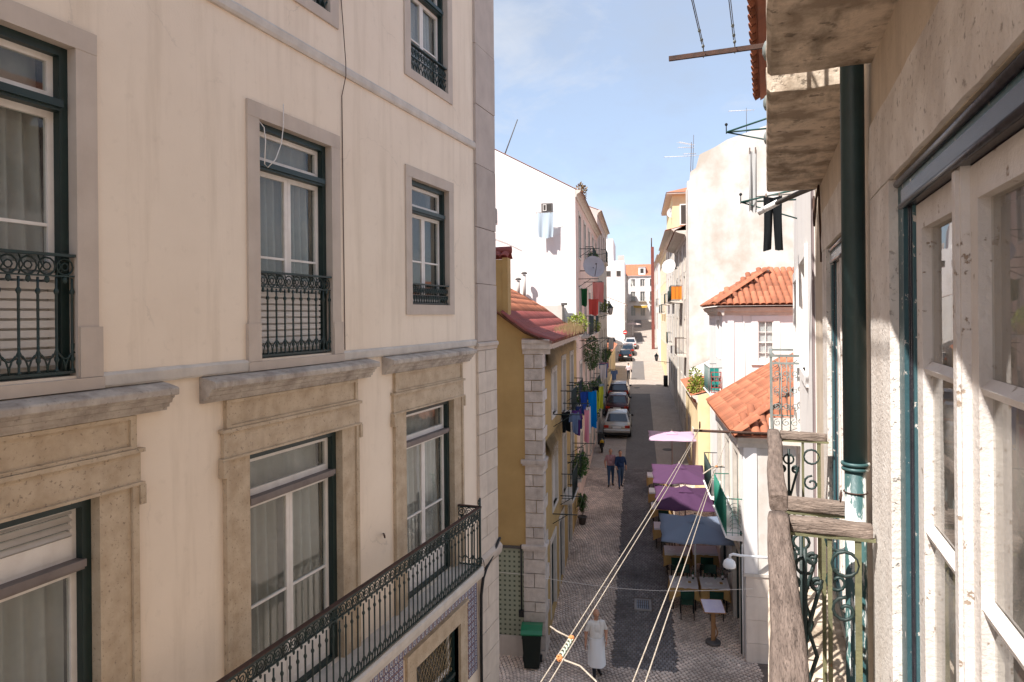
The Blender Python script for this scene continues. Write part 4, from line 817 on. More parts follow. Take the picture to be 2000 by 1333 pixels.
# ================================================================ generic street houses
def house(name, label, side, n0, s0, s1, zt, mat, wins, ridge=None, depth=8.0, over=0.3, roofmat=None, wmat=None, smat=None, bal=(), parapet=False, zlow=None, gmat=None, cornice=True):
    zb = min(gz(s0), gz(s1))-0.4 if zlow is None else zlow
    T = Thing(name, label, 'building', (n0, (s0+s1)/2, zb), 'S')
    fc = Fc(T, n0, 0.0, 0.0, 1.0) if side == 'L' else Fc(T, n0, 0.0, 0.0, -1.0)
    cv = (lambda a: a) if side == 'L' else (lambda a: -a)
    sg = -1 if side == 'L' else 1
    W = [(min(cv(a), cv(b)), max(cv(a), cv(b)), z0, z1) for (a, b, z0, z1) in wins]
    mb = fc.mb(); holed(mb, min(cv(s0), cv(s1)), max(cv(s0), cv(s1)), zb, zt, W, 0.25); mb.xf = None
    nb = n0+sg*depth; nm = n0+sg*depth/2; zr = ridge if ridge is not None else zt; mb.m = 1 if gmat else 0
    for s_ in (s0, s1): mb.F(*[mb.V(*p) for p in ((n0,s_,zb),(n0,s_,zt),(nm,s_,zr),(nb,s_,zt),(nb,s_,zb))])
    mb.quad((nb,s0,zb),(nb,s1,zb),(nb,s1,zt),(nb,s0,zt)); T.add('wall', mb, [mat, gmat or mat])
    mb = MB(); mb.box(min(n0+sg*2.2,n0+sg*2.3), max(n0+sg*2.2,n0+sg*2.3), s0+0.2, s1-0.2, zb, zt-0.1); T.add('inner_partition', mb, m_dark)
    # roof with rolled tile courses
    ne = n0-sg*over; slope = (zr-zt)/(depth/2); ze = zt-slope*over
    mb = MB()
    if parapet: mb.quad((n0,s0,zt-0.02),(n0,s1,zt-0.02),(nb,s1,zt-0.02),(nb,s0,zt-0.02))
    else:
        K = max(8, int((s1-s0)/0.24))
        def rf_(u, v, q=0.0):
            s_ = s0+0.12+(s1-s0-0.2)*u; n = ne+(nm-ne)*v; return (n, s_, ze+0.05+(zr-ze)*v+0.035*abs(math.sin(u*K*math.pi))+q)
        mb.grid(rf_, K*4, 1); sf = MB(); sf.grid(lambda u, v: (ne+(nm-ne)*v, s0+0.12+(s1-s0-0.2)*u, ze-0.01+(zr-ze)*v), 1, 1, False); T.add('soffit', sf, smat or m_pale)
        mb.grid(lambda u, v: (nb-sg*(-over)+((nm-nb)-sg*over)*v, s0+0.12+(s1-s0-0.2)*u, ze+0.05+(zr-ze)*v), 1, 1, False)
    T.add('roof', mb, (roofmat or m_tile) if not parapet else m_greyw)
    if cornice:
        mb = fc.mb(); mb.profile([(0.02,zt-0.32),(-0.04,zt-0.32),(-0.07,zt-0.2),(-0.2,zt-0.12),(-0.24,zt-0.03),(0.02,zt-0.01)] if not parapet else [(0.02,zt-0.2),(-0.06,zt-0.18),(-0.1,zt-0.05),(-0.06,zt+0.06),(0.3,zt+0.06)], min(cv(s0),cv(s1))+0.01, max(cv(s0),cv(s1))-0.01); T.add('cornice', mb, smat or m_pale)
    for i, (a0, a1, z0, z1) in enumerate(W):
        surround(fc, a0, a1, z0, z1, 0.13, 0.15, 0.03, smat or m_pale, sill=0.09, split=False)
        mb = fc.mb(); frame_bars(mb, a0, a1, z0, z1, 0.08, 0.16, 0.06); c = (a0+a1)/2; mb.box(c-0.04, c+0.04, 0.085, 0.155, z0+0.06, z1-0.06); zm = z0+(z1-z0)*0.62; mb.box(a0+0.06, a1-0.06, 0.09, 0.15, zm-0.025, zm+0.025)
        wd = fc.add('window', mb, wmat or m_sash); mb = fc.mb(); mb.box(a0+0.05, a1-0.05, 0.115, 0.12, z0+0.05, z1-0.05); fc.add('pane', mb, m_glass, wd)
        if i % 2: curtain(fc, wd, a0+0.06, a1-0.06, z0+0.06, z1-0.06, 0.2, m_curtain2, 3)
    for (a0, a1, z) in bal: far_balcony(fc, min(cv(a0), cv(a1)), max(cv(a0), cv(a1)), z)
    return T, fc
def rowsof(s0, s1, n, zs, w=1.05):
    st = (s1-s0)/n; return [(s0+st*(i+0.5)-w/2, s0+st*(i+0.5)+w/2, z0, z1) for z0, z1 in zs for i in range(n)]
# left: white gabled house with pink front, then taller greyish houses
T, fL2 = house('white_gabled_house', 'tall house with bare white gable and shaded pink front', 'L', NL, 29.05, 45.0, 5.35, m_pinkw, rowsof(29.6,44.6,5,[(2.6,4.5),(-0.9,1.2),(-4.3,-2.2),(-7.4,-5.3)]), ridge=7.9, depth=9.5, gmat=M('patched_white_gable', (0.80,0.765,0.74), (0.74,0.69,0.66), 0.7, 0.9, 0.2, 30, 0.5, (0.60,0.50,0.46), (1.1,1.1,0.22), peel=0.36, peelscale=1.1, peelc=(0.70,0.63,0.60), crack=0.6),
     bal=[(31.6,34.6,-0.95),(36.5,39,-0.95),(31.6,34.6,-4.35),(37.6,40.6,-4.35),(34.6,37.4,2.55)])
WH = T
fg = Fc(WH, 0.0, 29.05, 1.0, 0.0)
mb = fg.mb(); mb.box(-4.05,-3.57,-0.03,0.02,4.42,4.80); mb.m = 1; mb.box(-3.99,-3.63,-0.032,0.0,4.47,4.75); w_ = fg.add('gable_window', mb, [m_cable, m_dark]); mb = fg.mb(); frame_bars(mb, -3.98,-3.83,4.47,4.75,-0.06,-0.035,0.025); fg.add('casement', mb, m_sash, w_)
mb = fg.mb(); frame_bars(mb, -6.45,-6.02,4.02,4.66,-0.05,0.02,0.03); mb.m = 1; mb.box(-6.42,-6.05,-0.02,0.0,4.05,4.63); fg.add('gable_window', mb, [m_cable, m_sash])
# cream lean-to parapet behind the ochre roof
T = Thing('cream_parapet_wall', 'low cream parapet wall in front of the white gable', 'wall', (-3.6, 28.9, -0.7), 'S'); mb = MB(); mb.box(-4.9,-3.1,28.80,28.99,-0.9,0.42); T.add('wall', mb, m_creamold); mb = MB(); mb.box(-3.16,-3.08,28.7,28.79,-0.8,0.45); mb.box(-3.2,-2.95,28.68,28.80,0.42,0.52); T.add('drain_pipe', mb, m_cable)
for (x, s_, h, lab) in ((-4.75,28.6,1.15,'taller grey flue pipe in front of the white gable'),(-5.0,28.55,0.75,'short grey flue pipe beside the taller one on the roof')):
    T = Thing('flue_pipe', lab, 'flue', (x, s_, zroof(x)), 'S'); mb = MB(); z = zroof(x); mb.tube([(x,s_,z),(x,s_,z+h-0.12)], 0.07, 10); T.add('pipe', mb, m_greyw); mb = MB(); mb.lathe([(0.13,0),(0.13,0.05),(0.05,0.10)], (x,s_,z+h-0.10), 10); T.add('cowl', mb, m_cable)
house('grey_tall_house', 'tall grey-fronted house past the pink one, with dark balconies', 'L', NL, 45.05, 58.0, 6.9, m_greyw, rowsof(45.4,57.6,4,[(3.8,5.9),(0.2,2.3),(-3.2,-1.1),(-6.2,-4.0)]), ridge=8.5, bal=[(46,49,0.15),(52,55,0.15),(46,49,-3.25),(52,55,-3.25),(49,52,3.75)])
house('low_ochre_garden_house', 'low pale yellow house behind the parked dark cars', 'L', -2.75, 58.1, 82.0, -3.4, m_yelw, rowsof(58.5,81,6,[(-6.1,-4.3)]), ridge=-2.2, depth=5)
house('lit_white_gable_house', 'sunlit white gable house standing far up on the left', 'L', -2.05, 104, 118, 1.6, m_white, rowsof(105,117,3,[(-0.9,0.9),(-3.2,-1.4)]), ridge=3.4, depth=9)
T = Thing('white_apartment_block', 'stepped white apartment block with terrace rising above the far roofs', 'building', (-7, 122, -4), 'S')
mb = MB(); mb.box(-14,-2.3,119,133,-4,9.3); T.add('wall', mb, m_white); mb = MB(); mb.box(-14,-4.2,119.8,133,9.3,13.2); mb.box(-7.2,-5.4,120.2,126,13.2,15.2); T.add('penthouse', mb, m_white)
for i in range(2):
    for j in range(1):
        mb = MB(); x = -5.4+i*1.7; z = 6.6+j*2.6; mb.box(x,x+0.8,118.94,119.02,z,z+1.0); o = T.add('window', mb, m_greyw); mb = MB(); mb.box(x+0.06,x+0.74,118.92,118.938,z+0.06,z+0.94); T.add('pane', mb, m_dark, o)
mb = MB(); mb.box(-3.4,-2.3,119.0,119.3,9.3,10.2); T.add('terrace_wall', mb, m_greyw)
house('shaded_narrow_house', 'shaded brownish house between the white block and the end of the street', 'L', -2.3, 133.2, 149, 7.5, m_greyw, rowsof(133.6,148.6,4,[(4.6,6.4),(1.4,3.2),(-0.9,0.4)]), ridge=9.0)
T, f_ = house('orange_roof_house', 'house with an orange tiled roof set back behind the low yellow house', 'L', -5.2, 84, 101, 1.2, m_yelw, rowsof(85,100,3,[(-1.4,0.2)]), ridge=2.6, depth=7, gmat=m_white)
# end of the street: white house with red roof facing down the street
T = Thing('end_house', 'white house with red mansard roof closing the far end of the street', 'building', (1, 151, gz(150)-0.3), 'S')
ef = Fc(T, 0.0, 151.0, 1.0, 0.0); W = [(-1.6+i*2.05,-0.6+i*2.05,z0,z1) for (z0,z1) in ((6.1,7.7),(2.9,5.0),(-0.3,1.9)) for i in range(5)]
mb = ef.mb(); holed(mb, -2.4, 8.6, -1.6, 8.2, W, 0.3); mb.xf = None; mb.box(-2.4,8.6,155,160,-1.6,8.2); mb.quad((-2.4,151,-1.6),(-2.4,155,-1.6),(-2.4,155,8.2),(-2.4,151,8.2)); T.add('wall', mb, m_white)
for i, (a0,a1,z0,z1) in enumerate(W):
    surround(ef, a0, a1, z0, z1, 0.14, 0.16, 0.04, m_white, sill=0.1, split=False); mb = ef.mb(); frame_bars(mb, a0, a1, z0, z1, 0.1, 0.18, 0.08); mb.box((a0+a1)/2-0.05,(a0+a1)/2+0.05,0.11,0.17,z0,z1); o = ef.add('window', mb, m_sash); mb = ef.mb(); mb.box(a0,a1,0.14,0.15,z0,z1); ef.add('pane', mb, m_glass, o)
    if z0 == 2.9: far_balcony(ef, a0-0.25, a1+0.25, z0-0.05, 0.45, 0.95)
mb = ef.mb(); mb.profile([(0.02,8.1),(-0.2,8.2),(-0.3,8.35),(0.02,8.4)], -2.6, 8.7); ef.add('cornice', mb, m_white)
mb = MB(); K = 40
mb.grid(lambda u, v: (-2.7+11.5*u, 150.7+3.6*v, 8.38+2.7*v+0.08*abs(math.sin(u*K*math.pi))), K*4, 1); ro = T.add('roof', mb, m_tile)
for x in (0.1, 3.2):
    mb = MB(); mb.box(x,x+1.5,151.0,153.2,8.6,10.3); mb.F(*[mb.V(*p) for p in ((x-0.1,150.9,10.3),(x+1.6,150.9,10.3),(x+1.6,153.4,10.5),(x-0.1,153.4,10.5))]); mb.m = 1; mb.box(x+0.4,x+1.1,150.97,151.01,9.0,10.0); T.add('dormer', mb, [m_white, m_dark], ro)
mb = MB(); mb.grid(lambda u, v: (-1.0+2.9*u,149.4+1.5*v,1.5+0.5*v-0.1*math.sin(u*math.pi)), 8, 4); T.add('awning', mb, cloth('yellow_awning', (0.45,0.28,0.06), 0.3))
mb = MB(); mb.box(-12,-2.5,150.5,158,-2,9.0); T2 = Thing('brick_side_house', 'narrow brown house at the far end left of the white one', 'building', (-7,154,-2), 'S'); T2.add('wall', mb, M('brown_render', (0.36,0.22,0.15), (0.28,0.17,0.12), 1.5)); mb = MB(); mb.F(*[mb.V(*p) for p in ((-12,150.3,8.9),(-2.3,150.3,8.9),(-5,154,10.6),(-12,154,10.6))]); T2.add('roof', mb, m_tile)
# ================================================================ right-hand houses
# A: low white house with a hipped tile roof on the corner
HA = Thing('low_white_corner_house', 'low white corner house with a hipped orange tile roof', 'building', (NR, 19.0, gz(19)-0.3), 'S')
af = Fc(HA, NR, 0.0, 0.0, -1.0); ag = Fc(HA, 0.0, 19.0, 1.0, 0.0); zA = -3.22
W = [(-21.0,-20.1,-5.9,-3.95),(-22.9,-22.0,-5.9,-3.95),(-25.0,-24.1,-5.9,-3.95),(-21.3,-20.0,-9.3,-6.75),(-24.5,-22.6,-9.1,-6.75)]
mb = af.mb(); holed(mb, -26.0, -19.0, -9.9, zA, W, 0.28); mb.xf = None; mb.m = 1; mb.quad((NR,19,-9.9),(9,19,-9.9),(9,19,zA),(NR,19,zA)); mb.m = 0; mb.quad((9,19,-9.9),(9,26,-9.9),(9,26,zA),(9,19,zA)); mb.quad((NR,26,-9.9),(9,26,-9.9),(9,26,zA),(NR,26,zA)); HA.add('wall', mb, [m_white, m_creamold])
mb = MB(); mb.box(5.0,5.1,19.2,25.8,-9.8,-3.3); HA.add('inner_partition', mb, m_dark)
# shallow stone base course by course on the lit side wall
z = -6.9; i = 0
while z > -9.8:
    h = 0.62
    x = NR+0.0; j = 0
    while x < 5.2:
        wd_ = R.uniform(0.9,1.5); mb = ag.mb(); mb.box(max(x+0.004,NR-0.012), x+wd_-0.004, -0.03-R.uniform(0,0.012), 0.02, z-h+0.004, z-0.004); ag.add('stone_block', mb, M('pale_block_stone', (0.70,0.60,0.51), (0.60,0.50,0.42), 2, 0.85, 0.3, 35, 0.3, (0.42,0.34,0.28), rand=0.05)); x += wd_
    z -= h; i += 1
mb = MB(); mb.box(NR-0.035,NR+0.30,18.965,19.3,-6.9,zA-0.02); HA.add('corner_pilaster', mb, m_white)
mb = MB(); mb.box(NR-0.06,5.5,18.93,19.1,-6.98,-6.90); HA.add('string_course', mb, m_pale)
for (a0,a1,z0,z1) in W:
    surround(af, a0, a1, z0, z1, 0.15, 0.16, 0.035, m_pale); window(af, a0, a1, z0, z1, None, mats=m_green, rows=(0.45,), name='door', cur=m_curtain if z0 > -7 else None)
mb = af.mb(); mb.profile([(0.02,zA-0.34),(-0.04,zA-0.34),(-0.08,zA-0.22),(-0.18,zA-0.14),(-0.22,zA-0.03),(0.02,zA)], -26, -18.95); af.add('cornice', mb, m_pale)
mb = ag.mb(); mb.profile([(0.02,zA-0.34),(-0.04,zA-0.34),(-0.08,zA-0.22),(-0.18,zA-0.14),(-0.22,zA-0.03),(0.02,zA)], NR-0.2, 9); ag.add('cornice', mb, m_pale)
def hip_roof(T, n0, s0, s1, nb, ze, pitch, over, me, maxu, maxf, smax):
    """eaves on the street side (n0) and on the near side (s0); tiles on both slopes, split at the hip"""
    ne = n0-over; se = s0-over; k = math.cos(math.atan(pitch)); up1 = Vector((1,0,pitch)).normalized(); up2 = Vector((0,1,pitch)).normalized(); L = smax
    mb = MB(); zb = ze-0.015; top = L
    mb.F(*[mb.V(*p) for p in ((ne,se,zb),(ne,s1,zb),(ne+top,s1,zb+pitch*top),(ne+top,se+top,zb+pitch*top))]); mb.F(*[mb.V(*p) for p in ((ne,se,zb),(nb,se,zb),(nb,se+top,zb+pitch*top),(ne+top,se+top,zb+pitch*top))])
    mb.F(*[mb.V(*p) for p in ((ne,se,zb-0.04),(ne,s1,zb-0.04),(n0,s1,zb-0.04),(nb,s0,zb-0.04),(nb,se,zb-0.04))]); mb.F(*[mb.V(*p) for p in ((ne+top,s1,zb+pitch*top),(ne+top,se+top,zb+pitch*top),(nb,se+top,zb+pitch*top),(nb,s1,zb+pitch*top))])
    ro = T.add('roof', mb, m_tile); st = 0.225; ri = 0.37
    nr = int(maxu/ri)
    lay_tiles(T, ro, me, (ne,s1,ze), (0,-1,0), up1, int((s1-se)/st)+1, nr, st, ri, keep=lambda p: (p.y-se) > (p.x-ne)-0.12 and p.x-ne < top)
    lay_tiles(T, ro, me, (ne,se,ze), (1,0,0), up2, int((nb-ne)/st), nr, st, ri, keep=lambda p: (p.x-ne) > (p.y-se)-0.12 and p.x < maxf and p.y-se < top)
    hp = barrel('tile', 0.27, 0.46, m_tile); d = Vector((1,1,pitch)).normalized(); sd = Vector((1,-1,0)).normalized(); nn = sd.cross(d).normalized()
    for i in range(int(top*1.5/0.4)):
        m = Matrix.Identity(4)
        for q in range(3): m[q][0] = sd[q]; m[q][1] = (d+nn*0.06)[q]; m[q][2] = nn[q]
        m.translation = Vector((ne,se,ze+0.06))+d*0.4*i; T.inst('ridge_tile', hp, m, ro)
    return ro
hip_roof(HA, NR, 19.0, 26.0, 9.0, zA+0.02, 0.60, 0.30, tile_o, 3.3, 6.2, 3.0)
# B: three-storey white house above it
HB = Thing('white_tower_house', 'white three-storey house with sash window above the corner roof', 'building', (3.05, 26.0, gz(26)-0.3), 'S')
bf = Fc(HB, 3.05, 0.0, 0.0, -1.0); bg_ = Fc(HB, 0.0, 26.02, 1.0, 0.0); zB = 0.28
mb = bf.mb(); W = [(-28.0,-27.0,-1.7,-0.25),(-28.0,-27.0,-5.0,-3.0)]; holed(mb, -31.0, -26.02, -9.6, zB, W, 0.28); mb.xf = bg_.xf; Wg = [(4.26,4.80,-1.62,-0.30)]; holed(mb, 3.05, 9.5, -9.6, zB, Wg, 0.12); mb.xf = None; mb.quad((9.5,26,-9.6),(9.5,31,-9.6),(9.5,31,zB),(9.5,26,zB)); mb.quad((3.05,31,-9.6),(9.5,31,-9.6),(9.5,31,zB),(3.05,31,zB)); HB.add('wall', mb, m_white)
mb = MB(); mb.box(5.4,5.5,26.3,30.8,-9.5,0.1); HB.add('inner_partition', mb, m_dark)
for (a0,a1,z0,z1) in W: surround(bf, a0, a1, z0, z1, 0.13, 0.15, 0.03, m_white); window(bf, a0, a1, z0, z1, None, mats=m_sash, rows=(0.5,), cur=m_curtain2)
a0,a1,z0,z1 = Wg[0]
mb = bg_.mb(); mb.box(a0-0.22,a0,-0.03,0.05,z0-0.2,z1+0.03); mb.box(a1,a1+0.22,-0.03,0.05,z0-0.2,z1+0.03); mb.box(a0-0.22,a1+0.22,-0.033,0.05,z1+0.03,z1+0.22); mb.box(a0-0.24,a1+0.24,-0.06,0.05,z0-0.25,z0-0.2); bg_.add('window_surround', mb, m_white)
mb = bg_.mb(); frame_bars(mb, a0, a1, z0-0.2, z1+0.03, -0.01, 0.05, 0.035); c = (a0+a1)/2; mb.box(c-0.014,c+0.014,0.0,0.04,z0-0.17,z1)
for q in (0.25,0.5,0.75): z_ = z0-0.17+(z1-z0+0.17)*q; mb.box(a0+0.035,a1-0.035,0.001,0.039,z_-(0.022 if q == 0.5 else 0.012),z_+(0.022 if q == 0.5 else 0.012))
w_ = bg_.add('window', mb, m_sash); zs = [z0-0.17+(z1-z0+0.17)*q for q in (0,0.25,0.5,0.75,1)]
for i in range(4):
    for x0, x1 in ((a0+0.035,c-0.014),(c+0.014,a1-0.035)):
        mb = bg_.mb(); mb.box(x0,x1,0.018,0.022,zs[i],zs[i+1]); bg_.add('pane', mb, m_glass, w_)
curtain(bg_, w_, a0, a1, z0-0.2, z1+0.02, 0.075, M('white_shutter_board', (0.72,0.68,0.69)), 3, 0.006, 'shutter')
mb = bg_.mb(); mb.box(3.02,3.42,-0.05,0.05,-4.0,zB-0.25); mb.box(3.42,3.72,-0.012,0.05,-4.0,zB-0.25); mb.box(3.745,3.80,-0.03,0.05,-4.0,zB-0.27); bg_.add('corner_pilaster', mb, m_white)
for f_, x0, x1 in ((bg_,2.85,9.5),(bf,-31,-25.8)):
    mb = f_.mb(); mb.profile([(0.02,zB-0.34),(-0.05,zB-0.34),(-0.09,zB-0.24),(-0.20,zB-0.18),(-0.26,zB-0.06),(0.02,zB)], x0, x1); f_.add('cornice', mb, m_pale)
hip_roof(HB, 3.05, 26.02, 31.0, 9.5, zB+0.02, 0.62, 0.34, tile_o, 2.7, 6.3, 2.2)
# lit white shed wall and yellow garden wall between B and C
T, f_ = house('yellow_low_house', 'low yellow wall house with terracotta coping past the green balcony', 'R', 2.55, 31.2, 39.0, -3.6, m_yelw, [(33,34,-7.6,-5.6),(36,37,-7.4,-5.4)], ridge=-2.9, depth=5)
T = Thing('white_lean_to', 'bright white lean-to wall below the tall cream gable', 'building', (4.5, 38.4, -8), 'S'); mb = MB(); mb.F(*[mb.V(*p) for p in ((2.85,37.6,-3.3),(9,37.6,-0.4),(9,39.6,-0.2),(2.85,39.6,-3.1))]); mb.F(*[mb.V(*p) for p in ((2.85,37.6,-8),(9,37.6,-8),(9,37.6,-0.4),(2.85,37.6,-3.3))]); mb.F(*[mb.V(*p) for p in ((2.85,37.6,-8),(2.85,39.6,-8),(2.85,39.6,-3.1),(2.85,37.6,-3.3))]); T.add('wall', mb, m_white)
# C: tall house with the blank stained cream gable
HC = Thing('tall_cream_gable_house', 'tall house with a blank stained cream gable wall', 'building', (2.8, 40, -8.4), 'S')
cf = Fc(HC, 2.8, 0.0, 0.0, -1.0); mb = cf.mb(); Wc = [(-a-1.1,-a,z0,z1) for (z0,z1) in ((2.6,4.2),(0.9,2.3),(-2.4,-0.3),(-6.4,-4.0)) for a in (42.2,46.2,50.0)]
holed(mb, -53.0, -40.0, -8.4, 4.9, Wc, 0.3); mb.xf = None
pts = [(2.8,-8.4),(2.8,7.55),(2.95,7.6),(3.0,8.1),(3.3,8.3),(3.5,9.05),(4.3,9.4),(5.0,9.8),(7.2,10.5),(12,10.6),(12,-8.4)]
mb.F(*[mb.V(x,40,z) for x, z in pts]); mb.F(*[mb.V(x,40.45,z) for x, z in pts]); mb.quad((2.8,53,-8.4),(12,53,-8.4),(12,53,4.9),(2.8,53,4.9)); mb.quad((12,40,-8.4),(12,53,-8.4),(12,53,4.9),(12,40,4.9)); mb.quad((2.8,40,4.9),(2.8,40.45,4.9),(2.8,40.45,7.55),(2.8,40,7.55))
for (x0,z0),(x1,z1) in zip(pts[1:-1], pts[2:-1]): mb.quad((x0,40,z0),(x1,40,z1),(x1,40.45,z1),(x0,40.45,z0))
HC.add('wall', mb, m_creamold); mb = MB(); mb.quad((2.1,40.46,4.85),(2.1,53,4.85),(7.4,53,7.4),(7.4,40.46,7.4)); mb.quad((12,40.46,4.9),(12,53,4.9),(7.4,53,7.4),(7.4,40.46,7.4)); HC.add('roof', mb, m_tile); mb = MB(); mb.box(5,5.1,40.6,52.8,-8.3,4.8); HC.add('inner_partition', mb, m_dark)
mb = cf.mb(); mb.profile([(0.02,4.4),(-0.05,4.4),(-0.12,4.6),(-0.5,4.7),(-0.65,4.78),(-0.65,4.82),(0.02,4.84)], -53, -40.5); cf.add('cornice', mb, m_pale)
mb = MB(); mb.box(2.74,2.79,39.97,40.5,-8,7.1); HC.add('corner_pilaster', mb, m_pale)
for (a0,a1,z0,z1) in Wc:
    surround(cf, a0, a1, z0, z1, 0.15, 0.16, 0.04, m_pale, split=False); mb = cf.mb(); frame_bars(mb, a0, a1, z0, z1, 0.08, 0.16, 0.07); mb.box((a0+a1)/2-0.04,(a0+a1)/2+0.04,0.085,0.155,z0,z1); o = cf.add('window', mb, m_sash); mb = cf.mb(); mb.box(a0,a1,0.11,0.12,z0,z1); cf.add('pane', mb, m_glass, o)
m_orange = cloth('orange_screen', (0.75,0.27,0.04), 0.3)
b = far_balcony(cf, -47.9, -44.9, 0.85, 0.75, 1.0, m_iron); mb = cf.mb(); mb.box(-47.8,-45.0,-0.70,-0.69,0.95,1.8); mb.box(-45.0,-44.96,-0.69,-0.05,0.95,1.8); cf.add('balcony_screen', mb, m_orange, b)
b = far_balcony(cf, -43.6, -41.9, -2.45, 0.6, 1.0, m_rust)
# D, E: farther houses on the right
house('cream_cornice_house', 'cream house with deep eaves and green balconies on the sunny side', 'R', 2.75, 53.05, 70.0, 6.5, m_creamold, rowsof(53.5,69.5,4,[(3.9,5.6),(1.0,3.2),(-2.4,-0.2),(-5.6,-3.5)]), ridge=7.4, over=0.7, bal=[(54,57.5,0.95),(58,61,-2.45),(62,65.5,0.95)], wmat=m_green)
T = Thing('yellow_attic_tower', 'yellow attic storey with tiled hip roof above the cream house', 'building', (5, 66, 7.0), 'S')
mb = MB(); mb.box(2.95,8.5,60,72,5.8,10.3); T.add('wall', mb, m_yelw); mb = MB(); mb.F(*[mb.V(*p) for p in ((2.4,59.4,10.35),(8.9,59.4,10.35),(5.8,64,11.8))]); mb.F(*[mb.V(*p) for p in ((2.4,59.4,10.35),(2.4,72.5,10.35),(5.8,68,11.8),(5.8,64,11.8))]); T.add('roof', mb, m_tile); mb = MB(); mb.box(2.45,8.9,59.45,72.5,10.22,10.33); T.add('eaves', mb, m_pale)
for x in (3.55, 5.6):
    mb = MB(); mb.box(x,x+0.9,59.9,60.02,7.6,9.4); o = T.add('window', mb, m_sash); mb = MB(); mb.box(x+0.1,x+0.8,59.88,59.898,7.7,9.3); T.add('pane', mb, m_dark, o)
house('pale_yellow_house', 'pale yellow fronted house farther along the sunny side', 'R', 2.75, 70.1, 88.0, 6.6, m_yelw, rowsof(70.5,87.5,5,[(3.4,5.6),(0.2,2.4),(-3.0,-0.9)]), ridge=8.0, over=0.5, bal=[(72,75,0.15),(78,81,0.15)], wmat=m_green)
house('far_cream_house', 'distant cream house before the rust-red column', 'R', 2.75, 88.1, 108.0, 7.6, m_white, rowsof(88.5,107.5,5,[(4.4,6.4),(1.2,3.4),(-2.0,0.1)]), ridge=9, over=0.4, bal=[(92,95,1.15)])
house('farthest_house', 'farthest shaded house on the sunny side beyond the rust-red column', 'R', 2.95, 112, 146.0, 8.6, m_greyw, rowsof(113,145,7,[(5.4,7.4),(2.2,4.4)]), ridge=10)
T = Thing('rust_red_column', 'tall slim rust-red steel column standing on the sunny side of the street', 'column', (2.05, 100, gz(100)), 'S')
mb = MB(); mb.box(1.85,2.28,100,100.5,gz(100),9.7); T.add('shaft', mb, M('rust_red_steel', (0.20,0.055,0.04), (0.13,0.045,0.035), 2, 0.7, 0.2)); mb = MB(); mb.tube([(1.95,100.25,9.7),(1.95,100.25,11.0)], 0.08, 8); T.add('mast', mb, m_rust)
# ================================================================ parasols
def parasol(label, n, s, w, l, col, h=2.45, rise=0.30, seed=0, group='cafe parasols in a row'):
    z = gz(s); T = Thing('parasol', label, 'parasol', (n, s, z), 'S', group=group); rnd = random.Random(seed)
    mb = MB(); mb.tube([(n,s,z+0.05),(n,s,z+h+0.12)], 0.026, 10); T.add('pole', mb, m_whiteplastic if seed % 2 else m_wood)
    mb = MB(); mb.lathe([(0.28,0),(0.28,0.06),(0.06,0.10),(0.05,0.3)], (n,s,z), 14); T.add('base', mb, m_cable)
    cm = cloth('canopy_'+'_'.join(str(int(c*100)) for c in col), col, 0.35); mb = MB(); K = 32; J = 7; rings = []; mb.smooth = True
    def edge(t):
        c, s_ = math.cos(t), math.sin(t); k = 1/max(abs(c), abs(s_)); return c*k*w/2, s_*k*l/2
    for j in range(J+1):
        f = j/J; ring = []
        for i in range(K):
            t = 2*math.pi*i/K+math.pi/4; x, y = edge(t); rib = math.cos(8*(t-math.pi/4)/1.0); pull = 1-0.05*(1-rib)*f*0.5
            zz = z+h-(rise*f**1.1)-(0.06 if rise > 0.2 else 0.025)*f*(1-rib)*0.5+(0.012 if rise > 0.2 else 0.0)*math.sin(5*t+seed)*f+rnd.uniform(-.003,.003)
            ring.append(mb.V(n+x*f*pull if f else n+x*0.02, s+y*f*pull if f else s+y*0.02, zz))
        rings.append(ring)
    for A, B in zip(rings, rings[1:]):
        for i in range(K): mb.F(A[i], A[(i+1) % K], B[(i+1) % K], B[i])
    mb.F(*rings[0]); ring = [mb.V(*[mb.v[q][0], mb.v[q][1], mb.v[q][2]-0.045]) for q in rings[-1]]
    for i in range(K): mb.F(rings[-1][i], rings[-1][(i+1) % K], ring[(i+1) % K], ring[i])
    cn = T.add('canopy', mb, cm)
    mb = MB(); mb.smooth = True; R0 = []
    for f, dz in ((0.03,0.10),(0.12,0.045),(0.24,0.02)):
        R0.append([mb.V(n+edge(2*math.pi*i/K+math.pi/4)[0]*f, s+edge(2*math.pi*i/K+math.pi/4)[1]*f, z+h-rise*f**1.1+dz) for i in range(K)])
    for A, B in zip(R0, R0[1:]):
        for i in range(K): mb.F(A[i], A[(i+1) % K], B[(i+1) % K], B[i])
    mb.F(*R0[0]); T.add('vent', mb, cm, cn)
    for i in range(8):
        x, y = edge(math.pi/4*i); mb = MB(); mb.tube([(n+x*0.02,s+y*0.02,z+h-0.04),(n+x*0.97,s+y*0.97,z+h-rise-0.04)], 0.010, 5); T.add('rib', mb, m_wood)
    mb = MB(); mb.ball((n,s,z+h+0.14), 0.035, n=8, m=5); T.add('finial', mb, m_wood)
parasol('grey-blue square cafe parasol, front one of the row', 1.72, 22.5, 2.2, 2.9, (0.25,0.30,0.40), seed=1)
parasol('purple cafe parasol next behind the grey-blue one', 1.60, 25.3, 2.14, 3.1, (0.105,0.048,0.105), seed=2)
parasol('purple cafe parasol between the other purple one and the pink', 1.55, 28.08, 2.12, 3.1, (0.12,0.058,0.12), seed=3)
parasol('pale pink cafe parasol at the back of the row', 1.52, 33.3, 2.2, 2.5, (0.62,0.44,0.58), seed=4, rise=0.09)
parasol('pale parasol standing far up the street past the cars', -0.9, 112.0, 2.6, 2.6, (0.55,0.45,0.42), seed=5, group=None)
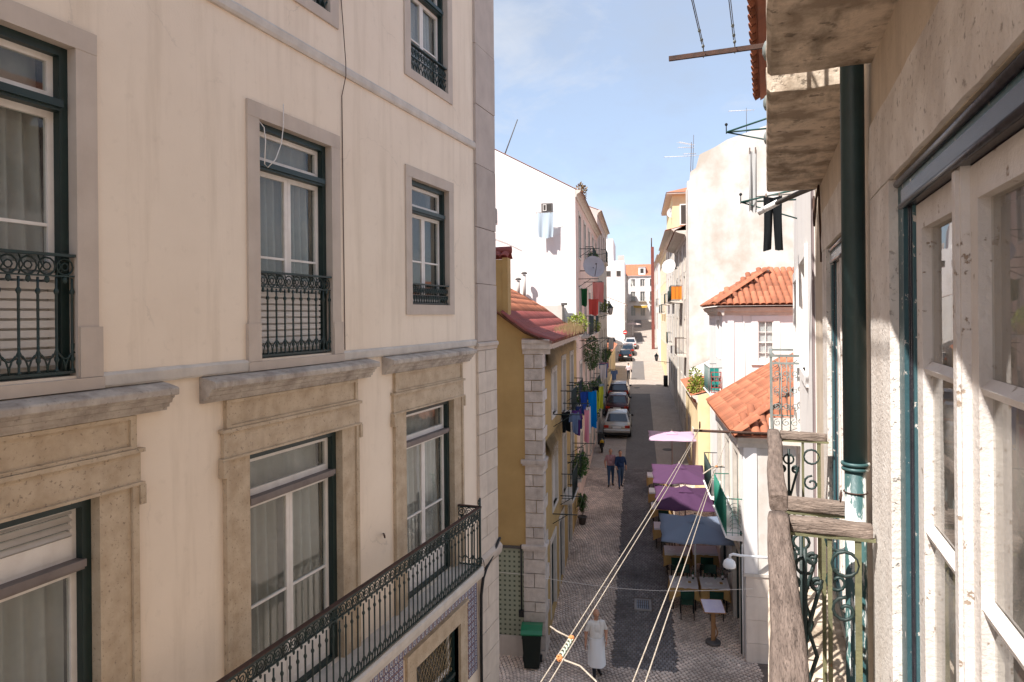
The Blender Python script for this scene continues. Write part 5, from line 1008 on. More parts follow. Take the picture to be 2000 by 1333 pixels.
# ================================================================ cafe tables and chairs
m_tan = cloth('tan_tablecloth', (0.48,0.30,0.12), 0.15); m_wcl = cloth('white_tablecloth', (0.74,0.70,0.70), 0.15); m_gch = M('green_chair_paint', (0.012,0.06,0.04), None, 5, 0.5, 0.1)
def table(label, n, s, w=0.82, l=0.80, rot=0.0):
    z = gz(s); T = Thing('cafe_table', label, 'table', (n, s, z), 'S', rot); O = (0,0,0); t = 0.74
    mb = MB(); mb.box(-w/2+0.02,w/2-0.02,-l/2+0.02,l/2-0.02,t-0.03,t); T.add('table_top', mb, m_wood, org=O)
    for sx in (-1,1):
        for sy in (-1,1): mb = MB(); mb.tube([(sx*(w/2-0.08),sy*(l/2-0.08),0),(sx*(w/2-0.08),sy*(l/2-0.08),t-0.03)], 0.02, 6); T.add('leg', mb, m_black, org=O)
    rnd = random.Random(int(n*100+s*10)); mb = MB(); K = 48; rings = []
    for f, zz, dr in ((0.0,t+0.006,0),(1.0,t+0.006,0),(1.03,t-0.04,0.3),(1.06,t-0.16,0.7),(1.09,t-0.27,1.0)):
        ring = []
        for i in range(K):
            a = 2*math.pi*i/K+math.pi/4; c, s_ = math.cos(a), math.sin(a); k = 1/max(abs(c),abs(s_)); cor = (k-1)/0.4142
            wv = dr*(0.02*math.sin(a*12+n*3)+0.03*cor)
            ring.append(mb.V(c*k*(w/2)*f*(1+wv if f else 1)+0.001*c, s_*k*(l/2)*f*(1+wv if f else 1)+0.001*s_, zz-(0.16*cor*dr)))
        rings.append(ring)
    mb.smooth = True
    for A, B in zip(rings, rings[1:]):
        for i in range(K): mb.F(A[i], A[(i+1) % K], B[(i+1) % K], B[i])
    T.add('tan_cloth', mb, m_tan, org=O)
    mb = MB(); mb.grid(lambda u, v: ((u-0.5)*w*1.02,(v-0.5)*l*1.02,t+0.012+0.002*math.sin(u*9+v*7)), 8, 8); mb.box(-w*0.505,w*0.505,-l*0.515,-l*0.508,t-0.05,t+0.012); T.add('white_cloth', mb, m_wcl, org=O)
    return T
TB = [('front white-topped table beside the dark stripe, near the menu stand',1.30,21.75,0),('front white-topped table by the house wall behind the menu stand',2.22,21.80,0),('white-topped table at the front edge of the grey-blue parasol',1.22,24.05,0),
      ('white-topped table beside the pole of the grey-blue parasol, by the wall',2.15,24.2,0),('white table corner showing between grey-blue and purple parasols',0.92,26.2,0),('white table corner beside the nearer purple parasol',0.86,28.3,0),('white table corner beside the farther purple parasol',0.80,30.1,0),('white-topped table just short of the pink parasol',0.76,32.3,0)]
for lab, n, s, r in TB: table(lab, n, s, rot=r)
for i, (n, s) in enumerate(((1.25,21.85),(2.1,21.9))):
    for j, (dx, dy, h) in enumerate(((0.0,0.22,0.16),(0.18,0.15,0.10),(-0.16,0.2,0.12))):
        z = gz(s)+0.757; T = Thing('wine_glass', ['glass','tumbler','small carafe'][j]+(' standing on the front table beside the dark stripe' if i == 0 else ' standing on the front table by the house wall'), 'glass', (n+dx,s+dy,z), 'S')
        mb = MB(); mb.lathe([(0.03,0),(0.006,0.008),(0.006,h*0.45),(0.034,h*0.6),(0.030,h)] if j == 0 else [(0.028,0),(0.032,h),(0.029,h),(0.025,0.01)], n=10); T.add('bowl', mb, glass('drinking_glass', (0.8,0.9,0.85), 0.02), org=(0,0,0))
for i, (n, s, lab) in enumerate(((1.12,21.6,'white plate near the stripe-side corner of the front table'),(1.48,21.65,'white plate on the other half of the stripe-side front table'),(2.05,21.65,'white plate on the wall-side front table, nearer the menu stand'),(2.42,21.7,'white plate on the wall-side front table, against the wall'),(1.05,24.0,'white plate on the table at the grey-blue parasol edge'))):
    z = gz(s)+0.758; T = Thing('plate', lab, 'plate', (n,s,z), 'S'); mb = MB(); mb.lathe([(0.06,0),(0.07,0.006),(0.125,0.018),(0.122,0.022),(0.07,0.011),(0.01,0.010)], n=18); T.add('dish', mb, m_whiteplastic, org=(0,0,0)); mb = MB(); mb.box(-0.045,0.045,-0.07,0.07,0.022,0.034); T.add('napkin', mb, m_tan if i % 2 else m_wcl, org=(0,0,0))
for n, s, lab in ((1.6,21.95,'green bottle on the stripe-side front table'),(2.5,22.0,'green bottle on the wall-side front table')):
    T = Thing('bottle', lab, 'bottle', (n,s,gz(s)+0.757), 'S'); mb = MB(); mb.lathe([(0.036,0),(0.037,0.17),(0.03,0.20),(0.014,0.24),(0.013,0.29),(0.015,0.30)], n=12); T.add('glass_body', mb, M('bottle_green', (0.01,0.06,0.025), None, 3, 0.1, 0, spec=0.6), org=(0,0,0)); mb = MB(); mb.lathe([(0.038,0.06),(0.038,0.14)], n=12); T.add('paper_band', mb, m_wcl, org=(0,0,0))
def chair_proto():
    P = []; 
    mb = MB(); mb.box(-0.2,0.2,-0.2,0.2,0.43,0.46); P.append(('seat', mb.mesh('seat', m_gch)))
    mb = MB(); mb.grid(lambda u, v: ((u-0.5)*0.4,0.2+0.03*math.sin(u*math.pi)+0.06*v,0.62+0.26*v), 8, 2); mb.grid(lambda u, v: ((u-0.5)*0.4,0.22+0.03*math.sin(u*math.pi)+0.06*v,0.62+0.26*v), 8, 2); P.append(('backrest', mb.mesh('backrest', m_gch)))
    for sx in (-1,1):
        mb = MB(); mb.tube([(sx*0.19,-0.19,0),(sx*0.185,-0.18,0.44)], 0.014, 6); P.append(('leg', mb.mesh('leg', m_black)))
        mb = MB(); mb.tube([(sx*0.19,0.24,0),(sx*0.185,0.19,0.44),(sx*0.19,0.26,0.88)], 0.014, 6); P.append(('leg', mb.mesh('leg', m_black)))
    return P
CP = chair_proto()
CH = [(1.36,21.1,math.pi,'dark green chair facing the stripe-side front table from the near end'),(2.2,21.15,math.pi,'dark green chair facing the wall-side front table from the near end'),(1.36,22.45,0,'dark green chair behind the stripe-side front table'),(2.2,22.5,0,'dark green chair behind the wall-side front table'),
      (1.2,23.35,math.pi,'dark chair at the near end of the table under the grey-blue parasol edge'),(2.15,23.5,math.pi,'dark chair at the near end of the wall-side table under the grey-blue parasol'),(1.2,24.8,0,'dark chair behind the table under the grey-blue parasol edge'),(0.95,25.55,math.pi,'dark chair showing between the grey-blue and nearer purple parasol'),(0.9,27.6,math.pi,'dark chair beside the nearer purple parasol'),(0.85,29.4,math.pi,'dark chair beside the farther purple parasol'),(0.8,31.6,math.pi,'dark chair between the farther purple parasol and the pink one')]
for n, s, r, lab in CH:
    T = Thing('cafe_chair', lab, 'chair', (n, s, gz(s)), 'S', r, group='cafe chairs')
    for nm, me in CP: link(nm, me, T.o)
for n, s, lab in ((1.5,24.75,'tan folded napkin cloth hung on the chair under the grey-blue parasol'),(1.75,24.7,'second tan cloth hung beside it under the grey-blue parasol')):
    pass
# menu stand
n, s = 1.97, 19.75; z = gz(s); T = Thing('menu_stand', 'wooden menu stand with a tilted white board on the cobbles', 'menu stand', (n, s, z), 'S', 0.25); O = (0,0,0)
m_mw = M('warm_wood', (0.36,0.19,0.08), (0.26,0.13,0.06), 6, 0.6, 0.2, 40, stretch=(6,6,1))
mb = MB(); mb.lathe([(0.21,0),(0.21,0.05),(0.19,0.07),(0.03,0.075)], n=18); T.add('base', mb, m_cable, org=O)
mb = MB(); mb.grid(lambda u, v: (-0.05+0.10*u+0.03*math.sin(v*3),0.0,0.07+0.9*v), 1, 8); mb.box(-0.05,0.05,-0.02,0.02,0.07,0.98); T.add('post', mb, m_mw, org=O)
mb = MB(); mb.tube([(0.05,0,0.1),(0.12,-0.05,0.3),(0.05,-0.02,0.55)], 0.018, 6); mb.tube([(0.1,0.0,0.9),(0.2,-0.02,0.78)], 0.018, 6); T.add('brace', mb, m_mw, org=O)
rt = Matrix.Translation((0,-0.02,1.04)) @ Matrix.Rotation(math.radians(34),4,'X') @ Matrix.Rotation(math.radians(8),4,'Y')
mb = MB(lambda a,b,c: tuple(rt @ Vector((a,b,c)))); mb.box(-0.32,0.32,-0.02,0.02,-0.2,0.2) if False else mb.box(-0.32,0.32,-0.22,0.22,-0.025,0.0); T.add('board', mb, m_mw, org=O)
mb = MB(lambda a,b,c: tuple(rt @ Vector((a,b,c)))); mb.box(-0.30,0.30,-0.20,0.20,0.001,0.006); T.add('menu_sheet', mb, M('menu_paper', (0.62,0.58,0.66), (0.50,0.45,0.60), 5, 0.4, 0), org=O)
# wheelie bin
n, s = -2.86, 17.95; z = gz(s); T = Thing('wheelie_bin', 'dark wheelie bin with a bright green lid beside the quoined corner', 'bin', (n, s, z), 'S', 0.1); m_bin = M('dark_bin_plastic', (0.012,0.018,0.015), None, 5, 0.4, 0.05); m_lid = M('green_lid_plastic', (0.012,0.17,0.075), None, 5, 0.35, 0.03, spec=0.5)
mb = MB(); a = [mb.V(*p) for p in ((-0.20,-0.22,0.05),(0.20,-0.22,0.05),(0.20,0.22,0.05),(-0.20,0.22,0.05),(-0.25,-0.28,0.95),(0.25,-0.28,0.95),(0.25,0.28,0.95),(-0.25,0.28,0.95))]
for q in ((0,1,5,4),(1,2,6,5),(2,3,7,6),(3,0,4,7),(3,2,1,0),(4,5,6,7)): mb.F(*[a[i] for i in q])
mb.box(-0.255,0.255,-0.30,-0.275,0.86,0.93); T.add('body', mb, m_bin, org=O)
mb = MB(); mb.smooth = False; mb.profile([(-0.31,0.95),(-0.32,0.99),(-0.25,1.06),(0.0,1.10),(0.24,1.07),(0.30,1.0),(0.29,0.95)], -0.28, 0.28); T.add('lid', mb, m_lid, org=O)
for sx in (-1,1): mb = MB(); mb.tube([(sx*0.21,0.24,0.1),(sx*0.26,0.24,0.1)], 0.1, 14); T.add('wheel', mb, m_black, org=O)
mb = MB(); mb.tube([(-0.2,0.33,0.98),(0.2,0.33,0.98)], 0.018, 8); mb.tube([(-0.2,0.28,0.95),(-0.2,0.33,0.98)], 0.015, 6); mb.tube([(0.2,0.28,0.95),(0.2,0.33,0.98)], 0.015, 6); T.add('handle', mb, m_bin, org=O)
# ================================================================ plants
def leaf_clump(mb, c, rx, ry, rz, n, size, rnd, droop=0.0):
    for _ in range(n):
        while True:
            p = Vector((rnd.uniform(-1,1),rnd.uniform(-1,1),rnd.uniform(-1,1)))
            if 0.25 < p.length < 1: break
        q = Vector((c[0]+p.x*rx, c[1]+p.y*ry, c[2]+p.z*rz)); d = Vector((p.x,p.y,p.z*0.5+rnd.uniform(-0.6,0.5)-droop)).normalized(); u = d.cross(Vector((rnd.uniform(-1,1),rnd.uniform(-1,1),1))).normalized(); L = size*rnd.uniform(0.6,1.3); w_ = L*0.32
        nn = d.cross(u)*L*0.12; mb.F(mb.V(*(q)), mb.V(*(q+d*L*0.5+u*w_+nn)), mb.V(*(q+d*L-nn))); mb.F(mb.V(*q), mb.V(*(q+d*L-nn)), mb.V(*(q+d*L*0.5-u*w_+nn)))
def plant(label, n, s, z, rx, ry, rz, num, size, mat=None, pot=None, seed=1, name='potted_plant', cat='plant', long=False, potr=0.18):
    rnd = random.Random(seed); T = Thing(name, label, cat, (n, s, z), 'S'); ph = 0.32 if pot else 0.0
    if pot: mb = MB(); mb.lathe([(potr*0.7,0),(potr,ph-0.05),(potr*1.1,ph-0.05),(potr*1.1,ph),(potr*0.9,ph),(potr*0.85,ph-0.04)], (n,s,z), 12); T.add('pot', mb, pot)
    mb = MB()
    for i in range(5): a = rnd.uniform(0,6.28); mb.tube([(n,s,z+ph-0.04),(n+rx*0.3*math.cos(a),s+ry*0.3*math.sin(a),z+ph+rz*0.7),(n+rx*0.6*math.cos(a),s+ry*0.6*math.sin(a),z+ph+rz*1.4)], 0.012, 4, r1=0.005)
    T.add('stem', mb, m_wood); mb = MB()
    if long:
        for _ in range(num):
            a = rnd.uniform(0,6.28); h = rnd.uniform(0.25,1.0)*rz*2; r_ = rx*rnd.uniform(0.5,1.1); b0 = Vector((n,s,z+ph+h*0.45)); p1 = b0+Vector((math.cos(a)*r_*0.55,math.sin(a)*r_*0.55,h*0.4)); p2 = b0+Vector((math.cos(a)*r_*1.1,math.sin(a)*r_*1.1,h*0.22)); sd = Vector((-math.sin(a),math.cos(a),0))*0.028
            mb.F(mb.V(*b0), mb.V(*(p1+sd)), mb.V(*(p1-sd))); mb.F(mb.V(*(p1+sd)), mb.V(*p2), mb.V(*(p1-sd)))
    else: leaf_clump(mb, (n,s,z+ph+rz*0.95), rx, ry, rz, num, size, rnd)
    T.add('foliage', mb, mat or m_leaf); return T
plant('spiky green plant in a pot standing on the cobbles by the wall', -2.32, 27.9, gz(27.9), 0.32, 0.32, 0.55, 130, 0.2, pot=m_cable, seed=2, long=True)
plant('yellow-green potted shrub on the low yellow wall opposite', 2.62, 32.0, -4.0, 0.42, 0.6, 0.42, 520, 0.13, m_leafy, m_tile, 3, potr=0.26)
plant('small leafy pot beside the yellow-green shrub on the wall', 2.7, 34.2, -3.5, 0.3, 0.4, 0.3, 220, 0.11, m_leafy, m_tile, 4)
plant('tall climbing greenery on the lower balconies of the pink house', -2.1, 31.6, -4.9, 0.35, 0.9, 0.95, 2200, 0.085, m_leaf, None, 5, 'climbing_plant')
plant('dark green climber hanging from the upper balcony of the pink house', -2.2, 32.6, -2.55, 0.35, 0.8, 0.8, 1700, 0.085, m_leaf, None, 6, 'climbing_plant')
plant('green plants crowding the lowest balcony of the ochre house', -2.25, 26.6, -6.25, 0.28, 0.7, 0.45, 900, 0.09, m_leaf, None, 7, 'balcony_plant')
plant('leafy plants on the middle balcony of the ochre house', -2.25, 27.0, -3.45, 0.26, 0.6, 0.4, 380, 0.11, m_leaf, None, 8, 'balcony_plant')
plant('small green plants on a far balcony of the grey house', -2.25, 47.5, -3.2, 0.25, 0.7, 0.4, 260, 0.13, m_leaf, None, 9, 'balcony_plant')
plant('yellowing weeds growing from the far end of the ochre eaves', -2.5, 28.6, -0.75, 0.4, 0.6, 0.42, 500, 0.11, m_leafy, None, 10, 'roof_weeds')
plant('bushy weeds growing on the roof edge of the pink house', -2.5, 31.0, 5.3, 0.22, 0.8, 0.3, 150, 0.14, m_dry, None, 12, 'roof_weeds')
rnd = random.Random(31); T = Thing('dry_roof_grass', 'dry brown grass growing along the eaves of the ochre house', 'grass', (-2.4, 25, -0.7), 'S'); mb = MB()
for _ in range(1500):
    s_ = rnd.triangular(20.2,29,27.5); n = rnd.uniform(-2.75,-2.2); z = zroof(n)+0.03; h = rnd.uniform(0.08,0.42)*(0.5+(s_-20)/13); dx, dy = rnd.uniform(-.22,.3)*h, rnd.uniform(-.4,.4)*h; w_ = 0.006
    mb.F(mb.V(n-w_,s_,z), mb.V(n+w_,s_,z), mb.V(n+dx,s_+dy,z+h))
for _ in range(1700):
    s_ = rnd.uniform(19.0,20.6) if rnd.random() < 0.6 else rnd.uniform(20.6,28); h = rnd.uniform(0.2,0.9); n = -2.57; w_ = 0.013; z = -0.98 if rnd.random() < 0.6 else -3.55
    mb.F(mb.V(n,s_-w_,z), mb.V(n,s_+w_,z), mb.V(n+rnd.uniform(0.02,0.3),s_+rnd.uniform(-.1,.1),z-h))
T.add('foliage', mb, m_dry); T.o['kind'] = 'stuff'
# ================================================================ cars
def car(label, n, s, col, kind='saloon', rough=0.25, metal=0.4, rot=0.0, front=False):
    z = gz(s); sl = math.atan2(gz(s+2)-gz(s-2), 4); T = Thing('parked_car', label, 'car', (n, s, z), 'S', rot, group='cars parked along the street'); T.o.rotation_euler = (0,0,0)
    T.o.matrix_world = Matrix.Translation(T.o.location) @ Matrix.Rotation(TH+rot,4,'Z') @ Matrix.Rotation(sl,4,'X')
    O = (0,0,0); hb = kind == 'hatch'; L = 4.0 if hb else 4.5; W = 0.86; k = 'car_'+'_'.join(str(int(c*100)) for c in col)
    m_b = M(k, col, tuple(v*0.95 for v in col), 2, rough, 0, metal=metal, spec=0.6); gl = M('car_glass', (0.012,0.022,0.035), None, 3, 0.05, 0, spec=0.8)
    # (y, z_low, z_belt, half width) along the car; y=0 is the rear
    st = [(0.0,0.42,0.80,0.70),(0.06,0.28,0.93,0.80),(0.35,0.22,0.98 if not hb else 0.95,0.85),(0.9,0.2,0.97,W),(2.0,0.2,0.95,W),(3.0,0.2,0.92,W),(L-0.75,0.2,0.86,0.85),(L-0.2,0.24,0.74,0.80),(L,0.36,0.60,0.68)]
    mb = MB(); mb.smooth = True; rings = []
    for (y, z0, z1, w_) in st:
        zm = z0+(z1-z0)*0.55; rings.append([mb.V(x,y,zz) for x, zz in ((-w_*0.9,z0),(-w_,zm-0.1),(-w_,zm+0.05),(-w_*0.93,z1-0.04),(-w_*0.8,z1),(0,z1+0.02),(w_*0.8,z1),(w_*0.93,z1-0.04),(w_,zm+0.05),(w_,zm-0.1),(w_*0.9,z0))])
    for A, B in zip(rings, rings[1:]):
        for i in range(11): mb.F(A[i], A[(i+1) % 11], B[(i+1) % 11], B[i])
    mb.F(*rings[0][::-1]); mb.F(*rings[-1])
    # greenhouse
    yb0, yt0, yt1, yb1 = (0.12,0.42,2.15,2.95) if hb else (0.62,1.18,2.45,3.2); zb, zt = 0.93, 1.44; wb, wt = 0.78, 0.60
    Bt = [(-wb,yb0,zb),(wb,yb0,zb),(wb,yb1,zb),(-wb,yb1,zb)]; Tp = [(-wt,yt0,zt),(wt,yt0,zt),(wt,yt1,zt),(-wt,yt1,zt)]
    bi = [mb.V(*p) for p in Bt]; ti = [mb.V(*p) for p in Tp]; mb.smooth = False
    for i in range(4): mb.F(bi[i], bi[(i+1) % 4], ti[(i+1) % 4], ti[i])
    tc_ = mb.V(0,(yt0+yt1)/2,zt+0.05)
    for i in range(4): mb.F(ti[i], ti[(i+1) % 4], tc_)
    T.add('body', mb, m_b, org=O)
    def pane(nm, i, u0, u1, v0=0.10, v1=0.88):
        b0, b1, t0, t1 = Vector(Bt[i]), Vector(Bt[(i+1) % 4]), Vector(Tp[i]), Vector(Tp[(i+1) % 4]); nrm = (b1-b0).cross(t0-b0).normalized()*0.008; mb = MB()
        P = lambda u, v: (b0+(b1-b0)*u)*(1-v)+(t0+(t1-t0)*u)*v
        f = [mb.V(*(P(u,v)+nrm)) for u, v in ((u0,v0),(u1,v0),(u1,v1),(u0,v1))]; g_ = [mb.V(*(P(u,v)-nrm)) for u, v in ((u0,v0),(u1,v0),(u1,v1),(u0,v1))]; mb.F(*f); mb.F(*g_[::-1])
        for q in range(4): mb.F(f[q], g_[q], g_[(q+1) % 4], f[(q+1) % 4])
        T.add(nm, mb, gl, org=O)
    pane('rear_window', 0, 0.07, 0.93); pane('windscreen', 2, 0.06, 0.94); pane('side_window', 1, 0.16, 0.5); pane('side_window', 1, 0.54, 0.86); pane('side_window', 3, 0.14, 0.46); pane('side_window', 3, 0.5, 0.84)
    mb = MB(); mb.profile([(-0.04,0.40),(-0.075,0.44),(-0.075,0.56),(-0.03,0.62),(0.12,0.62),(0.12,0.40)], -0.80, 0.80); T.add('bumper', mb, m_b if not hb else M('bumper_plastic', (0.03,0.03,0.032), None, 3, 0.5, 0), org=O)
    mb = MB(); mb.box(-0.78,0.78,-0.02,0.3,0.26,0.398); T.add('lower_valance', mb, m_black, org=O)
    tl = M('tail_light_red', (0.42,0.03,0.015), None, 3, 0.15, 0, spec=0.6)
    for sx in (-1,1):
        mb = MB(); x0, x1 = sorted((sx*0.79,sx*0.50)); mb.box(x0,x1,-0.015,0.12,0.70 if not hb else 0.72,0.86 if not hb else 0.94); T.add('tail_light', mb, tl, org=O)
        mb = MB(); x0, x1 = sorted((sx*0.86,sx*1.00)); mb.box(x0,x1,yb1-0.55,yb1-0.43,0.95,1.07); T.add('mirror', mb, m_black, org=O)
        mb = MB(); x0, x1 = sorted((sx*0.5,sx*0.78)); mb.box(x0,x1,L-0.14,L+0.005,0.58,0.70); T.add('headlight', mb, m_whiteplastic, org=O)
        for y in (0.80, L-0.85):
            mb = MB(); mb.tube([(sx*0.68,y,0.30),(sx*0.875,y,0.30)], 0.30, 20); wh = T.add('wheel', mb, m_black, org=O); mb = MB(); mb.tube([(sx*0.86,y,0.30),(sx*0.885,y,0.30)], 0.19, 14); T.add('rim', mb, M('alloy', (0.4,0.4,0.4), None, 3, 0.3, 0, metal=0.8), wh, org=O)
    mb = MB(); mb.box(-0.26,0.26,-0.03,0.02,0.66,0.77) if not hb else mb.box(-0.26,0.26,-0.03,0.05,0.62,0.73); T.add('number_plate', mb, M('plate_white', (0.7,0.7,0.68), None, 2, 0.4, 0), org=O)
    mb = MB(); mb.tube([(-0.4,L*0.5,0.02),(0.4,L*0.5,0.02)], 0.01, 4); return T
car('silver-grey saloon car, nearest of the parked row, seen from behind', -1.38, 42.9, (0.40,0.37,0.33), 'saloon')
car('dark maroon saloon car parked just behind the silver-grey one', -1.55, 49.0, (0.06,0.018,0.02), 'saloon')
car('dark hatchback, third in the parked row past the maroon car', -1.62, 55.0, (0.035,0.022,0.026), 'hatch')
car('black hatchback, nearest of the three cars farther up the street', -1.70, 88.5, (0.012,0.014,0.017), 'hatch')
car('dark blue-grey car squeezed in the middle of the farther three', -1.45, 94.0, (0.03,0.04,0.05), 'hatch')
car('pale silver car, farthest of the three up the street, half in sun', -1.15, 99.6, (0.55,0.52,0.50), 'saloon')
# motor scooter under the laundry
n, s = -2.12, 39.3; T = Thing('scooter', 'black motor scooter with a yellow panel parked against the left wall', 'scooter', (n,s,gz(s)), 'S', 0.1); 
for y in (0.0,1.15): mb = MB(); mb.tube([(-0.05,y,0.24),(0.05,y,0.24)], 0.24, 16); T.add('wheel', mb, m_black, org=O)
mb = MB(); mb.ball((0,0.1,0.62), 0.17, 0.42, 0.17); mb.ball((0,0.15,0.45), 0.15, 0.3, 0.2); T.add('body', mb, m_black, org=O); mb = MB(); mb.ball((0,-0.22,0.66), 0.11, 0.08, 0.12); T.add('rear_panel', mb, M('yellow_paint', (0.5,0.3,0.02), None, 3, 0.4, 0), org=O)
mb = MB(); mb.grid(lambda u, v: ((u-0.5)*0.4,0.85+0.12*v,0.3+0.65*v), 4, 4); mb.tube([(0,1.15,0.24),(0,0.95,1.0)], 0.03, 6); T.add('front_shield', mb, m_black, org=O); mb = MB(); mb.tube([(-0.3,0.9,1.02),(0,0.96,1.0),(0.3,0.9,1.02)], 0.018, 6); T.add('handlebar', mb, m_black, org=O)
# ================================================================ people
def person(label, n, s, rot, H=1.74, mats=None, region=None, step=0.12, arms=None, lean=0.0, bulk=1.0, hair=None, extra=None):
    z = gz(s); T = Thing('person', label, 'person', (n, s, z), 'S', rot); k = H/1.75; mb = MB()
    def cone(p, q, r0, r1, m=5):
        p, q = Vector(p), Vector(q)
        for i in range(m+1): f = i/m; c = p+(q-p)*f; r = r0+(r1-r0)*f; mb.ball(tuple(c), r, r, r, 10, 6)
        mb.tube([tuple(p),tuple(q)], r0, 10, r1=r1)
    B = bulk; hz = 0.92
    for sx, st in ((-1,step),(1,-step)):
        hip = (sx*0.085,0,hz); kn = (sx*0.095,-st*0.5-0.03,0.50); an = (sx*0.10,-st+(0.04 if st < 0 else 0),0.09)
        cone(hip,kn,0.095*B,0.062*B); cone(kn,an,0.062*B,0.042); cone((an[0],an[1]+0.04,0.045),(an[0]+sx*0.02,an[1]-0.17,0.035),0.042,0.034,4)
    for sx in (-1,1):
        cone((sx*0.075,0,hz),(sx*0.08,0,1.12),0.105*B,0.095*B); cone((sx*0.08,0,1.12),(sx*0.115,0.005,1.38),0.098*B,0.085*B)
        A = arms[0 if sx < 0 else 1] if arms else [(sx*0.26,0.04,1.14),(sx*0.27,-0.06,0.90)]
        cone((sx*0.175,0,1.40),A[0],0.058*B,0.046*B); cone(A[0],A[1],0.044*B,0.030)
        e, w_ = Vector(A[0]), Vector(A[1]); d = (w_-e).normalized(); side = d.cross(Vector((sx,0,0.2))).normalized(); p = w_+d*0.05
        mb.ball(tuple(p), 0.026, 0.036, 0.045, 8, 6)
        for i in range(4):
            b0 = w_+d*0.085+side*(i-1.5)*0.018; mb.tube([tuple(b0),tuple(b0+d*0.035*(1.0,1.12,1.1,0.9)[i]+Vector((-sx*0.008,0,0))),tuple(b0+d*0.06*(1.0,1.12,1.1,0.85)[i]+Vector((-sx*0.022,0,0)))], 0.0095, 6)
        b0 = w_+d*0.03-side*0.035; mb.tube([tuple(b0),tuple(b0+d*0.03-side*0.02),tuple(b0+d*0.055-side*0.018)], 0.0105, 6)
    mb.ball((0,0,1.28), 0.14*B, 0.105*B, 0.17); mb.ball((0,-0.02*B,1.05), 0.14*B, 0.115*B, 0.15)
    cone((0,0.01,1.42),(0,-0.005,1.55),0.062,0.055,3); mb.ball((0,-0.012,1.645), 0.076, 0.095, 0.112, 14, 10); mb.ball((0,-0.045,1.585), 0.048, 0.05, 0.05, 10, 6)
    mb.ball((0,-0.108,1.63), 0.014, 0.022, 0.026, 8, 5); mb.ball((0,-0.098,1.672), 0.045, 0.016, 0.012, 8, 5); mb.ball((0,-0.09,1.585), 0.022, 0.015, 0.010, 8, 5)
    for sx in (-1,1): mb.ball((sx*0.078,0.0,1.635), 0.010, 0.022, 0.034, 8, 5)
    mb.v = [(x*k,y*k,zz*k) for x, y, zz in mb.v]
    me = mb.mesh('body', mats[0]); o = bpy.data.objects.new('tmp', me); COL.objects.link(o); md = o.modifiers.new('r', 'REMESH'); md.mode = 'VOXEL'; md.voxel_size = 0.0105; sm = o.modifiers.new('s', 'SMOOTH'); sm.iterations = 3; sm.factor = 0.5
    dg = bpy.context.evaluated_depsgraph_get(); me2 = bpy.data.meshes.new_from_object(o.evaluated_get(dg)); bpy.data.objects.remove(o)
    me2.materials.clear()
    for m_ in mats: me2.materials.append(m_)
    for p in me2.polygons: p.use_smooth = True; p.material_index = region(p.center/k)
    b = link('body', me2, T.o)
    if hair:
        mb = MB(); mb.grid(lambda u, v: (0.082*math.cos(u*6.283)*math.sin(0.05+v*hair[1]), -0.008+0.102*math.sin(u*6.283)*math.sin(0.05+v*hair[1])+0.01, 1.648+0.118*math.cos(0.05+v*hair[1])+0.018*math.sin(u*6.283)*v), 16, 7); mb.v = [(x*k,y*k,zz*k) for x, y, zz in mb.v]; T.add('hair', mb, hair[0], org=O)
    if extra: extra(T, k)
    return T
m_skin = M('tanned_skin', (0.46,0.24,0.15), (0.40,0.20,0.125), 8, 0.6, 0.05); m_wtee = cloth('white_tee', (0.66,0.62,0.57), 0.05); m_apr = cloth('white_apron', (0.78,0.77,0.76), 0.05); m_jean = cloth('blue_jeans', (0.045,0.075,0.13), 0.0); m_navy = cloth('navy_shirt', (0.018,0.035,0.085), 0.0); m_hairg = M('grey_hair', (0.22,0.20,0.18), None, 30, 0.8, 0.3); m_hairb = M('dark_hair', (0.03,0.022,0.018), None, 30, 0.7, 0.3); m_shoe = M('black_shoe', (0.015,0.014,0.014), None, 5, 0.5, 0); m_trs = cloth('dark_trousers', (0.03,0.03,0.035), 0.0)
def plaid():
    m = bpy.data.materials.new('pink_plaid_shirt'); m.use_nodes = True; t = m.node_tree; N = t.nodes; L = t.links; p = N['Principled BSDF']; p.inputs['Roughness'].default_value = 0.9
    co = N.new('ShaderNodeTexCoord'); ck = N.new('ShaderNodeTexChecker'); ck.inputs['Scale'].default_value = 34; ck.inputs[1].default_value = (0.42,0.24,0.24,1); ck.inputs[2].default_value = (0.25,0.13,0.15,1); L.new(co.outputs['Object'], ck.inputs[0]); L.new(ck.outputs[0], p.inputs['Base Color']); return m
m_plaid = plaid()
def reg(sleeve=1.17, pants=1, shirt=2, shoe=3, collar=1.475, waist=0.98):
    def f(c):
        if c.z < 0.085: return shoe
        if c.z > collar: return 0
        arm = abs(c.x) > 0.205 or (abs(c.x) > 0.15 and c.z < 0.97 and c.y < -0.12)
        if arm: return shirt if c.z > sleeve else 0
        return pants if c.z < waist else shirt
    return f
def apron(T, k):
    mb = MB(); mb.grid(lambda u, v: ((0.205+0.045*v+0.008*math.sin(u*25))*math.cos(2.6+u*4.22)*(0.92), (0.15+0.10*v+0.010*math.sin(u*19+v*3))*math.sin(2.6+u*4.22)-0.01, 1.03-0.70*v), 48, 8)
    mb.grid(lambda u, v: ((0.200+0.045*v+0.008*math.sin(u*25))*math.cos(2.6+u*4.22)*(0.92), (0.145+0.10*v+0.010*math.sin(u*19+v*3))*math.sin(2.6+u*4.22)-0.01, 1.03-0.70*v), 48, 8); ap = T.add('apron', mb, m_apr, org=O)
    mb = MB(); mb.tube([((0.205)*0.94*math.cos(a*math.pi/12),0.155*math.sin(a*math.pi/12)-0.01,1.03) for a in range(24)], 0.012, 5, closed=True); T.add('apron_tie', mb, m_apr, ap, org=O)
